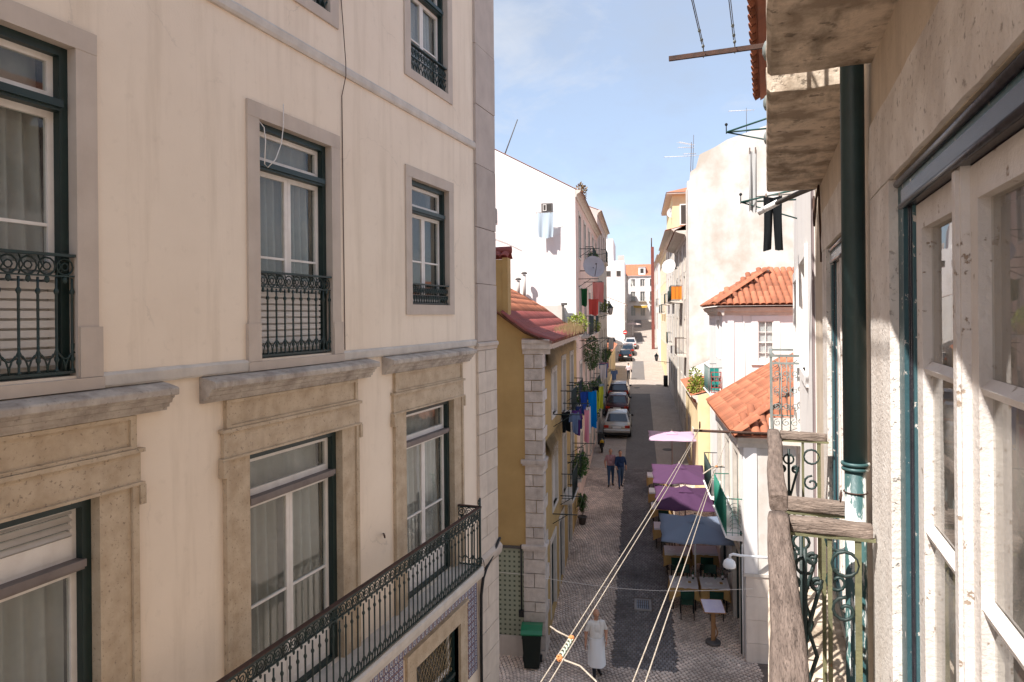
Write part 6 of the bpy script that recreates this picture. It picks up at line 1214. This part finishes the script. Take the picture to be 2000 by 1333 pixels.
person('bald man in white T-shirt and long white apron walking on the cobbles', -1.14, 17.75, 0.30, 1.74, [m_skin, m_trs, m_wtee, m_shoe], reg(1.2), 0.15, [[(-0.27,0.02,1.15),(-0.30,-0.05,0.90)],[(0.27,0.05,1.15),(0.22,-0.15,0.98)]], bulk=1.08, extra=apron)
person('man in pink plaid shirt and jeans walking beside a man in navy', -1.36, 32.8, 0.1, 1.76, [m_skin, m_jean, m_plaid, m_shoe], reg(1.2), 0.13, [[(-0.27,0.0,1.15),(-0.25,-0.14,0.97)],[(0.25,0.06,1.15),(0.27,0.02,0.89)]], bulk=1.08, hair=(m_hairg, 1.2))
person('man in navy shirt and jeans walking on the edge of the dark stripe', -0.90, 32.6, 0.25, 1.74, [m_skin, m_jean, m_navy, m_shoe], reg(1.05), 0.2, [[(-0.25,-0.06,1.15),(-0.22,-0.2,1.0)],[(0.27,0.08,1.16),(0.29,0.06,0.90)]], bulk=1.10, hair=(m_hairb, 1.45))
def bag(T, k):
    mb = MB(); mb.box(-0.36,-0.26,-0.1,0.12,0.72,0.95); b = T.add('shoulder_bag', mb, m_black, org=O); mb = MB(); mb.tube([(-0.31,0,0.95),(-0.2,0.02,1.43),(-0.31,0.08,0.95)], 0.01, 5); T.add('strap', mb, m_black, b, org=O)
person('woman in pale blouse and dark trousers with a bag, beyond the cars', -1.05, 71.2, 3.2, 1.65, [m_skin, m_trs, M('pale_pink_blouse', (0.62,0.50,0.52)), m_shoe], reg(1.1), 0.10, hair=(m_hairb, 1.7), extra=bag)
# ================================================================ drying racks and washing
def rack(label, n0, s0, s1, z, out=0.85, wires=4, mat=None):
    T = Thing('drying_rack', label, 'drying rack', (n0, (s0+s1)/2, z), 'S'); sg = 1 if out > 0 else -1
    for s_ in (s0, s1): mb = MB(); mb.tube([(n0,s_,z),(n0+out,s_,z)], 0.016, 6); mb.tube([(n0,s_,z-0.4*abs(out)),(n0+out*0.6,s_,z-0.012)], 0.012, 5); T.add('arm', mb, mat or m_iron)
    for i in range(wires): x = n0+out*(0.3+0.68*i/max(1,wires-1)); mb = MB(); mb.tube([(x,s0,z+0.01),(x,(s0+s1)/2,z-0.02),(x,s1,z+0.01)], 0.003, 4); T.add('line', mb, m_cable)
    return T
GARM = {}
def garment(label, n, s, z, w, h, col, kind='cloth', across=False, seed=0, frame='S', cat='laundry', world=None, rot=0.0):
    """washing pegged on a line: a creased sheet, shirt or trousers hanging from its top edge"""
    rnd = random.Random(seed*7+3); T = Thing('hanging_'+kind, label, cat, (n, s, z), frame, rot); mb = MB(); ph = rnd.uniform(0,6); am = 0.035+0.02*rnd.random(); hh = h/2
    def P(u, v, off=0.0):
        wd = w*(1-0.10*v+0.03*math.sin(v*5+ph)); q = (u-0.5)*wd; d = am*math.sin(u*9+ph+v*1.5)*(0.25+v)+0.02*math.sin(u*21+ph*2)*v+off; zz = -h*v-0.02*math.sin(u*math.pi)*(1-v)-(0.03 if kind != 'trousers' else 0.008)*v*math.sin(u*7+ph)
        return (q, d, zz) if across else (d, q, zz)
    if kind == 'trousers':
        for lo, hi in ((0.0,0.5),(0.5,1.0)):
            f = lambda u, v, o=0.0: P((lo+(hi-lo)*u)*(1.0)+(0.16*(v-0.3) if v > 0.3 else 0)*(-1 if lo == 0 else 1), v, o)
            mb.grid(lambda u, v: f(u,v,0.03*math.sin(u*math.pi)), 8, 14); mb.grid(lambda u, v: f(u,v,-0.03*math.sin(u*math.pi)), 8, 14)
    elif kind == 'shirt':
        mb.grid(lambda u, v: P(u,v,0.012), 12, 14); mb.grid(lambda u, v: P(u,v,-0.012), 12, 14)
        for e in (-0.08, 1.08): mb.grid(lambda u, v: (lambda p: (p[0], p[1], p[2]+h*0.55))(P(e+(u-0.5)*0.26+(0.12*v if e > 0 else -0.12*v), 0.55+v*0.4)), 5, 6)
    else:
        mb.grid(lambda u, v: P(u,v,0.004), 14, 14); mb.grid(lambda u, v: P(u,v,-0.004), 14, 14)
    T.add('fabric', mb, cloth('fabric_'+'_'.join(str(int(c*100)) for c in col), col, 0.25), org=(0,0,0))
    for e in (0.15, 0.85):
        p = P(e, 0.0); mb = MB(); mb.box(p[0]-0.008,p[0]+0.008,p[1]-0.008,p[1]+0.008,-0.05,0.03); T.add('peg', mb, m_wood, org=(0,0,0))
    return T
rack('iron drying rack full of dark washing on the ochre house, nearest the corner', NL, 20.9, 23.6, -3.05, 0.95)
rack('iron drying rack with bright blue towel, second from the ochre corner', NL, 24.6, 27.4, -2.75, 0.95)
rack('empty iron drying rack below the coloured washing', NL, 24.9, 27.2, -5.1, 0.85)
rack('empty iron drying rack low on the ochre house near its quoins', NL, 20.5, 22.6, -6.0, 0.75)
rack('iron rack on the pink house behind the yellow washing', NL, 30.2, 32.8, -3.2, 0.9)
rack('iron rack above the climbers on the pink house', NL, 30.6, 33.6, -1.15, 0.9)
rack('iron rack high on the pink house under its top windows', NL, 31, 34, 3.0, 0.9)
G = [('black shirt on the nearest drying rack by the wall',-2.28,21.6,-3.06,0.55,0.62,(0.012,0.014,0.016),'shirt'),('faded blue-grey shirt low on the nearest drying rack',-1.98,21.4,-3.07,0.5,0.62,(0.14,0.19,0.30),'shirt'),('purple and navy shirt on the nearest drying rack',-1.98,22.1,-3.07,0.5,0.80,(0.10,0.04,0.18),'shirt'),
     ('long pink towel on the nearest drying rack',-1.68,22.3,-3.08,0.42,1.05,(0.70,0.28,0.34),'towel'),('white towel between pink towel and blue shirt',-1.68,23.0,-3.08,0.42,0.9,(0.72,0.66,0.62),'towel'),('navy shirt at the far end of the nearest drying rack',-1.98,23.1,-3.07,0.45,0.75,(0.03,0.05,0.16),'shirt'),
     ('bright blue bath towel hanging on the second rack',-1.68,25.1,-2.77,0.62,1.35,(0.0,0.20,0.55),'towel'),('royal blue shirt beside the bright blue towel',-1.98,25.0,-2.77,0.5,0.72,(0.03,0.08,0.35),'shirt'),('yellow-green shirt past the bright blue towel',-1.68,26.2,-2.90,0.5,0.8,(0.42,0.50,0.04),'shirt'),('black top between the yellow garments',-1.68,26.9,-2.80,0.45,0.55,(0.012,0.012,0.014),'shirt'),
     ('yellow-green top on the pink house rack',-1.72,31.0,-3.22,0.5,1.0,(0.45,0.48,0.05),'shirt'),('grey-blue cloth at the end of the pink house rack',-1.72,32.2,-3.22,0.5,0.9,(0.25,0.32,0.40),'towel'),
     ('large red-pink towel high on the pink house',-1.85,32.4,1.55,0.75,0.95,(0.70,0.27,0.23),'towel'),('second red towel below the large one on the pink house',-2.05,32.0,0.75,0.7,0.75,(0.60,0.09,0.07),'towel'),('green and black mat hung on the upper railing of the pink house',-2.38,30.75,1.2,0.42,0.8,(0.02,0.10,0.035),'mat')]
for i, g_ in enumerate(G): garment(*g_[:4], g_[4]*(0.52 if i < 12 else 0.7), *g_[5:], seed=i, across=True, rot=R.uniform(0.5,1.0) if i < 12 else 0.35)
rack('iron arms holding red towels on the pink house', NL, 30.3, 33.3, 1.60, 0.9)
# sheet and its line on the white gable
garment('white sheet hung below the small window of the white gable', -3.83, 28.70, 4.36, 0.68, 1.08, (0.52,0.60,0.66), 'sheet', True, 40)
cable('gable_line', 'short washing line under the small gable window', [(-4.25,29.04,4.36),(-4.25,28.70,4.37),(-3.42,28.70,4.37),(-3.42,29.04,4.36)], 0.008, m_cable, frame='S', cat='washing line')
cable('gable_cable', 'thin cable running across the white gable wall', [(-6.5,29.02,3.5),(-5.6,29.02,3.15),(-4.9,29.02,2.8)], 0.008, m_cable, frame='S')
# satellite dishes
def dish(label, n, s, z, r, aim, mat=None, wall=None):
    T = Thing('satellite_dish', label, 'satellite dish', (n, s, z), 'S'); q = Vector(aim).to_track_quat('Z','Y').to_matrix().to_4x4(); f = lambda a,b,c: tuple(q @ Vector((a,b,c)))
    mb = MB(f); mb.smooth = True; mb.lathe([(0.02,0),(r*0.35,r*0.02),(r*0.7,r*0.09),(r,r*0.2),(r+0.01,r*0.2),(r*0.7,r*0.07),(0.02,-0.02)], n=24); T.add('reflector', mb, mat or M('grey_dish', (0.42,0.39,0.40), None, 3, 0.5, 0), org=(0,0,0))
    mb = MB(f); mb.tube([(0,-r*0.9,r*0.15),(0,-r*0.3,r*0.75),(0,0,r*0.8)], 0.015, 5); mb.ball((0,0,r*0.8), 0.04); T.add('feed_arm', mb, m_cable, org=(0,0,0))
    w_ = Vector(wall or (-0.5,0.2,0)); mb = MB(); mb.tube([(0,0,0),(0,0,-r*0.3),tuple(w_+Vector((0,0,-r*0.3)))], 0.025, 6); T.add('bracket', mb, m_iron, org=(0,0,0))
dish('large grey satellite dish on the pink house above the red towels', -1.98, 30.9, 2.15, 0.50, (0.45,-1,0.35), wall=(-0.6,0.1,0))
dish('small dish on the yellow attic storey', 3.0, 61.5, 8.9, 0.45, (-0.4,-1,0.3), wall=(0.2,0.5,0))
dish('white dish on the sunny cream house front', 2.2, 50.0, 3.4, 0.5, (-0.5,-1,0.3), m_white, wall=(0.6,0.1,0))
# antennas
def antenna(label, n, s, z, h, yagi=(), tilt=(0,0), r=0.025):
    T = Thing('antenna', label, 'antenna', (n, s, z), 'S'); mb = MB(); mb.tube([(0,0,0),(tilt[0],tilt[1],h)], r, 6, r1=r*0.7); T.add('mast', mb, m_cable if h < 3 else m_rust, org=(0,0,0))
    for (zz, L, a) in yagi:
        mb = MB(); c, s_ = math.cos(a), math.sin(a); mb.tube([(-c*L*0.7,-s_*L*0.7,zz),(c*L*0.3,s_*L*0.3,zz+0.03)], 0.014, 5)
        for i in range(9): x = -L*0.7+L*i/8; mb.tube([(c*x+s_*0.16,s_*x-c*0.16,zz),(c*x-s_*0.16,s_*x+c*0.16,zz)], 0.008, 4)
        T.add('aerial', mb, m_sash, org=(0,0,0))
antenna('leaning dark pole antenna on the white gable roof', -6.0, 30.0, 6.75, 2.0, tilt=(0.78,0), r=0.03)
antenna('short upright aerial at the left end of the white gable roof', -6.35, 30.2, 6.8, 0.75, ((0.2,0.25,0),), r=0.02)
antenna('tall rusty aerial mast at the corner of the cream gable', 2.95, 40.6, 5.6, 4.3, ((3.5,2.0,0.1),(4.0,0.9,0.3),(4.2,1.2,0.8)), (0.15,0))
antenna('second thin mast beside the tall rusty aerial', 3.15, 40.9, 7.4, 3.0, ((1.9,0.7,0.2),), (0.1,0), 0.018)
antenna('pale aerial on the cream gable roof near the green bracket', 6.2, 41.0, 10.2, 1.6, ((1.45,1.4,0.1),), r=0.02)
# street lanterns on wall brackets
def lantern(label, n, s, z, side, arm=0.9):
    T = Thing('wall_lantern', label, 'street lamp', (n, s, z), 'S'); sg = 1 if side == 'L' else -1; x = sg*arm
    mb = MB(); mb.tube([(0,0,-0.15),(x*0.5,0,-0.05),(x,0,0)], 0.022, 6); mb.tube(spiral((x*0.35,0,-0.2), 0.14, 0.03, 0, 1.3, 14), 0.012, 5); T.add('bracket', mb, m_iron, org=(0,0,0))
    mb = MB(); mb.lathe([(0.05,0.0),(0.09,0.03),(0.17,0.45),(0.13,0.46)], (x,0,0.0), 6); T.add('glass', mb, M('lantern_glass', (0.55,0.5,0.45), None, 3, 0.2, 0), org=(0,0,0))
    mb = MB(); mb.lathe([(0.20,0.45),(0.19,0.48),(0.08,0.62),(0.03,0.66),(0.04,0.72),(0.01,0.76)], (x,0,0.0), 6)
    for i in range(6): a = math.pi/3*i; mb.tube([(x+0.09*math.cos(a),0.09*math.sin(a),0.02),(x+0.175*math.cos(a),0.175*math.sin(a),0.46)], 0.010, 4)
    T.add('cap', mb, m_iron, org=(0,0,0))
lantern('iron street lantern on a long bracket on the sunny side', 2.75, 62.0, -4.15, 'R', 1.2)
lantern('iron street lantern on the shaded left fronts below the dark balcony', NL, 45.6, 0.0, 'L', 0.8)
# dome camera on the corner house
T = Thing('dome_security_camera', 'white dome security camera on a bent arm fixed to the corner house', 'camera', (2.95, 18.96, -6.4), 'S')
mb = MB(); mb.tube([(3.45,18.93,-6.45),(2.95,18.72,-6.37),(2.55,18.58,-6.31),(2.38,18.55,-6.27),(2.30,18.55,-6.30),(2.28,18.55,-6.42)], 0.034, 10); T.add('arm', mb, m_whiteplastic)
mb = MB(); mb.lathe([(0.02,0.19),(0.07,0.18),(0.14,0.12),(0.165,0.03),(0.16,-0.03),(0.13,-0.05)], (2.28,18.55,-6.58), 16); T.add('housing', mb, m_whiteplastic)
mb = MB(); mb.lathe([(0.12,0.0),(0.11,-0.06),(0.06,-0.11),(0.01,-0.125)], (2.28,18.55,-6.63), 14); T.add('dome', mb, M('dark_dome', (0.02,0.02,0.02), None, 3, 0.1, 0, spec=0.7))
# thin white service wire over the street
cable('street_wire', 'thin white wire strung across the street from corner to corner', [(-5.15+0,18.33,-7.0)]+[(-3.1+6.0*i/10, 18.33+0.5*i/10, -7.05-0.22*math.sin(math.pi*i/10)-0.02*i) for i in range(11)], 0.006, m_sash, frame='S', cat='wire')
mb = MB(); 
T = Thing('green_down_pipe', 'thin green and white pipe on the corner of the low white house', 'pipe', (2.68, 19.2, gz(19.2)), 'S'); mb.tube([(2.69,19.15,gz(19.15)),(2.69,19.15,-6.2)], 0.02, 6); T.add('pipe', mb, m_whiteplastic); mb = MB(); mb.tube([(2.68,19.32,gz(19.3)),(2.68,19.32,-5.9)], 0.028, 6); T.add('cable_duct', mb, m_green)
# green balconies of the corner house, crates on the upper one
m_gscreen = cloth('green_screen', (0.012,0.20,0.13), 0.3); m_grail = M('bright_green_iron', (0.03,0.22,0.15), None, 5, 0.5, 0.1)
b = far_balcony(af, -22.3, -19.25, -6.02, 0.48, 1.0, m_grail, m_white); mb = af.mb(); mb.box(-22.25,-20.0,-0.44,-0.43,-5.95,-5.06); af.add('balcony_screen', mb, m_gscreen, b)
mb = af.mb()
for i in range(7): mb.tube(arc((-19.27,-0.22,-5.9+i*0.11), 0.14, 0.1, math.pi-0.1, 8, (0,1,0), rr=0.10), 0.008, 4)
af.add('scroll_panel', mb, m_greyrail, b)
b = far_balcony(af, -25.6, -23.2, -6.02, 0.48, 1.0, m_iron, m_white); mb = af.mb(); mb.box(-25.5,-23.3,-0.44,-0.43,-5.95,-5.1); af.add('balcony_screen', mb, m_green, b)
b = far_balcony(bf, -28.4, -26.15, -2.95, 0.5, 0.95, m_greyrail, m_white); mb = bf.mb(); mb.box(-28.3,-27.0,-0.47,-0.46,-2.9,-2.05); mb.box(-26.98,-26.96,-0.46,-0.05,-2.9,-2.05); bf.add('balcony_screen', mb, M('teal_screen', (0.01,0.20,0.17), None, 3, 0.7, 0), b)
T = Thing('red_shelf', 'small red wire shelf with pots on the teal-screened balcony', 'shelf', (2.75, 26.3, -2.94), 'S'); mb = MB(); frame_bars(mb, 2.62, 3.0, -2.93, -2.15, 26.22, 26.25, 0.03)
for z in (-2.75,-2.5,-2.35): mb.box(2.62,3.0,26.2,26.4,z,z+0.02)
T.add('frame', mb, M('red_paint', (0.35,0.06,0.05), None, 4, 0.6, 0.1))
for z in (-2.73,-2.48):
    for x in (2.70,2.82,2.93): mb = MB(); mb.lathe([(0.03,0),(0.045,0.1),(0.04,0.1)], (x,26.3,z), 8); T.add('pot', mb, R.choice([m_white, m_tile, m_green]))
cable('street_sign_post', 'small dark framed sign standing against the sunny wall far along', [(2.45,65.2,-6.75),(2.45,65.2,-5.7)], 0.2, m_black, frame='S', cat='sign', n=4)
# ================================================================ clotheslines in front of the windows
def hline(x, y0, y1, z, sag=0.01): return [(x, y0+(y1-y0)*i/14, z-sag*math.sin(math.pi*i/14)) for i in range(15)]
T = Thing('line_pole', 'thin rusty pole holding the ropes off the timber-railed balcony', 'pole', (0.03, 4.72, -0.78)); mb = MB(); mb.tube([(0.10,4.74,-0.782),(-0.46,4.66,-0.772)], 0.009, 8); T.add('rod', mb, m_rust); mb = MB(); mb.tube(arc((-0.42,4.66,-0.735), 0.022, 0, 6.28, 10, (0,1,0)), 0.004, 5, closed=True); T.add('ring', mb, m_rust)
T = Thing('near_line_pole', 'rusty pole carrying the near ends of the four pale ropes', 'pole', (0.03, 0.75, -0.78)); mb = MB(); mb.tube([(0.08,0.80,-0.79),(-0.50,0.80,-0.785)], 0.009, 8); T.add('rod', mb, m_rust)
cable('clothes_rope', 'outer strand of the pale rope pair farther from the wall', [(-0.452,0.80,-0.762),(-0.446,1.6,-0.768),(-0.438,2.6,-0.774),(-0.430,3.8,-0.77),(-0.425,4.66,-0.762)], 0.0017, m_rope, cat='rope')
cable('clothes_rope', 'inner strand of the pale rope pair farther from the wall', [(-0.432,0.80,-0.762),(-0.430,1.6,-0.768),(-0.424,2.4,-0.774),(-0.418,3.2,-0.775),(-0.42,4.0,-0.77),(-0.422,4.66,-0.760)], 0.0017, m_rope, cat='rope')
cable('clothes_rope', 'outer strand of the pale rope pair nearer the wall', [(-0.275,0.80,-0.765),(-0.262,2.2,-0.778),(-0.247,3.5,-0.77)], 0.0017, m_rope, cat='rope')
cable('clothes_rope', 'inner strand of the pale rope pair nearer the wall', [(-0.245,0.80,-0.765),(-0.243,2.2,-0.776),(-0.243,3.55,-0.768),(-0.236,4.0,-0.765),(-0.225,4.70,-0.772)], 0.0017, m_rope, cat='rope')
def knot(label, c, col2, seed, big=True):
    T = Thing('rope_knot', label, 'knot', c); rnd = random.Random(seed); mb = MB(); c0 = Vector((0,0,0)); m_or = cloth('orange_twine', (0.55,0.22,0.09), 0.0)
    L = 0.05 if big else 0.03
    for y in (-L, L) if big else (0,):
        for i in range(7):
            q = Matrix.Rotation(rnd.uniform(0,3),3,'X') @ Matrix.Rotation(rnd.uniform(0,3),3,'Z'); mb.tube([tuple(q @ Vector((0.006*math.cos(t*0.7),0.006*math.sin(t*0.7),0.003*math.sin(t*2)))+Vector((0,y,0))) for t in range(9)], 0.0018, 5, closed=True)
    T.add('twine', mb, m_or, org=(0,0,0))
    if big:
        mb = MB(); mb.tube([(0.004*math.cos(t*1.3),-L+2*L*t/30,0.004*math.sin(t*1.3)) for t in range(31)], 0.0026, 6); T.add('whipping', mb, M('pale_green_twine', (0.45,0.50,0.40), None, 40, 0.9, 0.3), org=(0,0,0))
        mb = MB(); mb.tube([(0,-L,0),(0.05,-L-0.01,-0.004),(0.09,-L-0.03,-0.02),(0.105,-L-0.045,-0.035)], 0.0021, 6); mb.tube([(0,L,0),(-0.04,L+0.015,0.004),(-0.062,L+0.03,0.006)], 0.0021, 6); T.add('loose_end', mb, m_rope, org=(0,0,0))
    else:
        mb = MB(); mb.tube([(0,0,0),(-0.03,-0.03,-0.01),(-0.06,-0.05,-0.03)], 0.0035, 5); mb.tube([(0,0,0),(0.03,0.01,0.005),(0.035,-0.02,0.01)], 0.0035, 5); T.add('loose_end', mb, m_rope, org=(0,0,0))
knot('orange and white whipped rope splice on the pair farther from the wall', (-0.440,1.515,-0.767), None, 3)
knot('small rope knot where the inner pair is tied', (-0.243,3.57,-0.768), None, 5, False)
# upper pole with wires, above the slabs
T = Thing('upper_line_pole', 'rusty bar jutting from the balcony overhead against the sky', 'pole', (0.02, 5.45, 2.0)); mb = MB(); mb.box(-0.70,0.07,5.44,5.465,1.985,2.02); T.add('bar', mb, m_rust)
for x, lab in ((-0.445,'outer wire of the overhead clothesline'),(-0.215,'inner wire of the overhead clothesline')):
    T = Thing('overhead_wire', lab, 'wire', (x,5.45,2.03)); mb = MB(); mb.tube([(x,5.40,2.06),(x,1.0,2.12)], 0.0035, 5); mb.tube([(x+0.012,5.40,2.05),(x+0.012,1.0,2.10)], 0.003, 5); T.add('strand', mb, m_cable); mb = MB()
    for y in (5.43,5.30,5.12): mb.ball((x+0.006,y,2.055), 0.012, 0.018, 0.014, 8, 5)
    mb.tube([(x+0.006,5.452,1.975),(x+0.006,5.452,2.06)], 0.005, 6); T.add('turnbuckle', mb, m_greyrail)
m_gbr = M('green_bracket_paint', (0.03,0.085,0.075), None, 6, 0.5, 0.1)
def bracket(label, y, z, out, dz, name='drying_bracket'):
    T = Thing(name, label, 'drying rack', (0.38, y, z)); xo = 0.38-out
    mb = MB(); mb.tube([(0.37,y-0.35,z+dz),(xo,y,z)], 0.012, 6); mb.tube([(0.37,y+0.35,z+dz*0.7),(xo,y,z)], 0.012, 6); T.add('arm', mb, m_gbr); mb = MB(); mb.tube([(0.37,y,z-0.25),(xo,y,z)], 0.010, 6); T.add('strut', mb, m_gbr)
    mb = MB(); mb.tube([(xo,y,z-0.02),(xo,y,z+0.12)], 0.007, 5); mb.ball((xo,y,z+0.10), 0.02); T.add('hook', mb, m_black)
bracket('green triangular drying bracket high on the white neighbour, against the sky', 9.3, 2.36, 0.85, 0.12)
bracket('green triangular drying bracket lower on the white neighbour, behind the hanging trousers', 9.3, 1.44, 0.68, 0.06)
garment('black trousers hanging from the lower green bracket', 0.075, 8.1, 1.30, 0.19, 0.60, (0.014,0.013,0.017), 'trousers', True, 61, 'W')
cable('trouser_line', 'short line carrying the black trousers', [(0.37,8.1,1.31),(-0.1,8.1,1.305)], 0.006, m_cable, cat='washing line')
garment('narrow grey-white cloth hanging between the two green brackets', -0.15, 9.3, 2.10, 0.10, 0.80, (0.55,0.55,0.54), 'cloth', True, 62, 'W')

T = Thing('road_sign', 'small round red and white road sign far along the shaded side', 'sign', (-1.95, 101.0, gz(101)), 'S')
mb = MB(); mb.tube([(0,0,0),(0,0,2.6)], 0.035, 6); T.add('post', mb, m_cable, org=(0,0,0)); mb = MB(lambda a,b,c: (a,-0.04-c,2.3+b)); mb.lathe([(0.32,0),(0.32,0.02)], n=20); T.add('disc', mb, M('sign_red', (0.5,0.03,0.03), None, 3, 0.5, 0), org=(0,0,0)); mb = MB(); mb.box(-0.22,0.22,-0.075,-0.062,2.25,2.35); T.add('bar', mb, m_whiteplastic, org=(0,0,0))

# more pots, washing and racks along the shaded fronts
for i, (s_, z_, lab) in enumerate(((37.6,-0.92,'leafy pots on the second upper balcony of the pink house'),(38.8,-4.3,'leafy pots on the farther lower balcony of the pink house'),(47.2,0.2,'leafy pots on the nearer upper balcony of the grey house'),(53.4,-3.2,'leafy pots on the farther lower balcony of the grey house'),(53.6,0.2,'leafy pots on the farther upper balcony of the grey house'),(35.8,2.6,'leafy pots on the top balcony of the pink house'))):
    plant(lab, -2.3, s_, z_, 0.24, 0.6, 0.34, 320, 0.10, m_leaf if i % 2 else m_leafy, None, 60+i, 'balcony_plant')
for i, (s_, z_, col, kd, lab) in enumerate(((36.2,-2.6,(0.55,0.52,0.50),'towel','pale towel on a rack of the pink house beyond the climbers'),(36.9,-2.6,(0.10,0.16,0.30),'shirt','blue shirt beside the pale towel beyond the climbers'),(37.5,-2.6,(0.40,0.12,0.12),'shirt','dark red shirt at the end of the rack beyond the climbers'),(47.0,-1.6,(0.50,0.48,0.46),'towel','pale cloth on the rack of the grey house'),(47.8,-1.6,(0.05,0.06,0.10),'shirt','dark shirt beside the pale cloth on the grey house'),(52.2,-4.2,(0.15,0.22,0.40),'shirt','blue shirt low on the grey house behind the cars'))):
    garment(lab, -1.85, s_, z_, 0.42, 0.75, col, kd, True, 80+i, rot=0.6)
rack('iron rack of mixed washing on the pink house beyond the climbers', NL, 35.9, 37.9, -2.6, 0.85); rack('iron rack on the front of the grey house', NL, 46.6, 48.4, -1.6, 0.85); rack('low iron rack on the grey house behind the cars', NL, 51.6, 53.0, -4.2, 0.85)
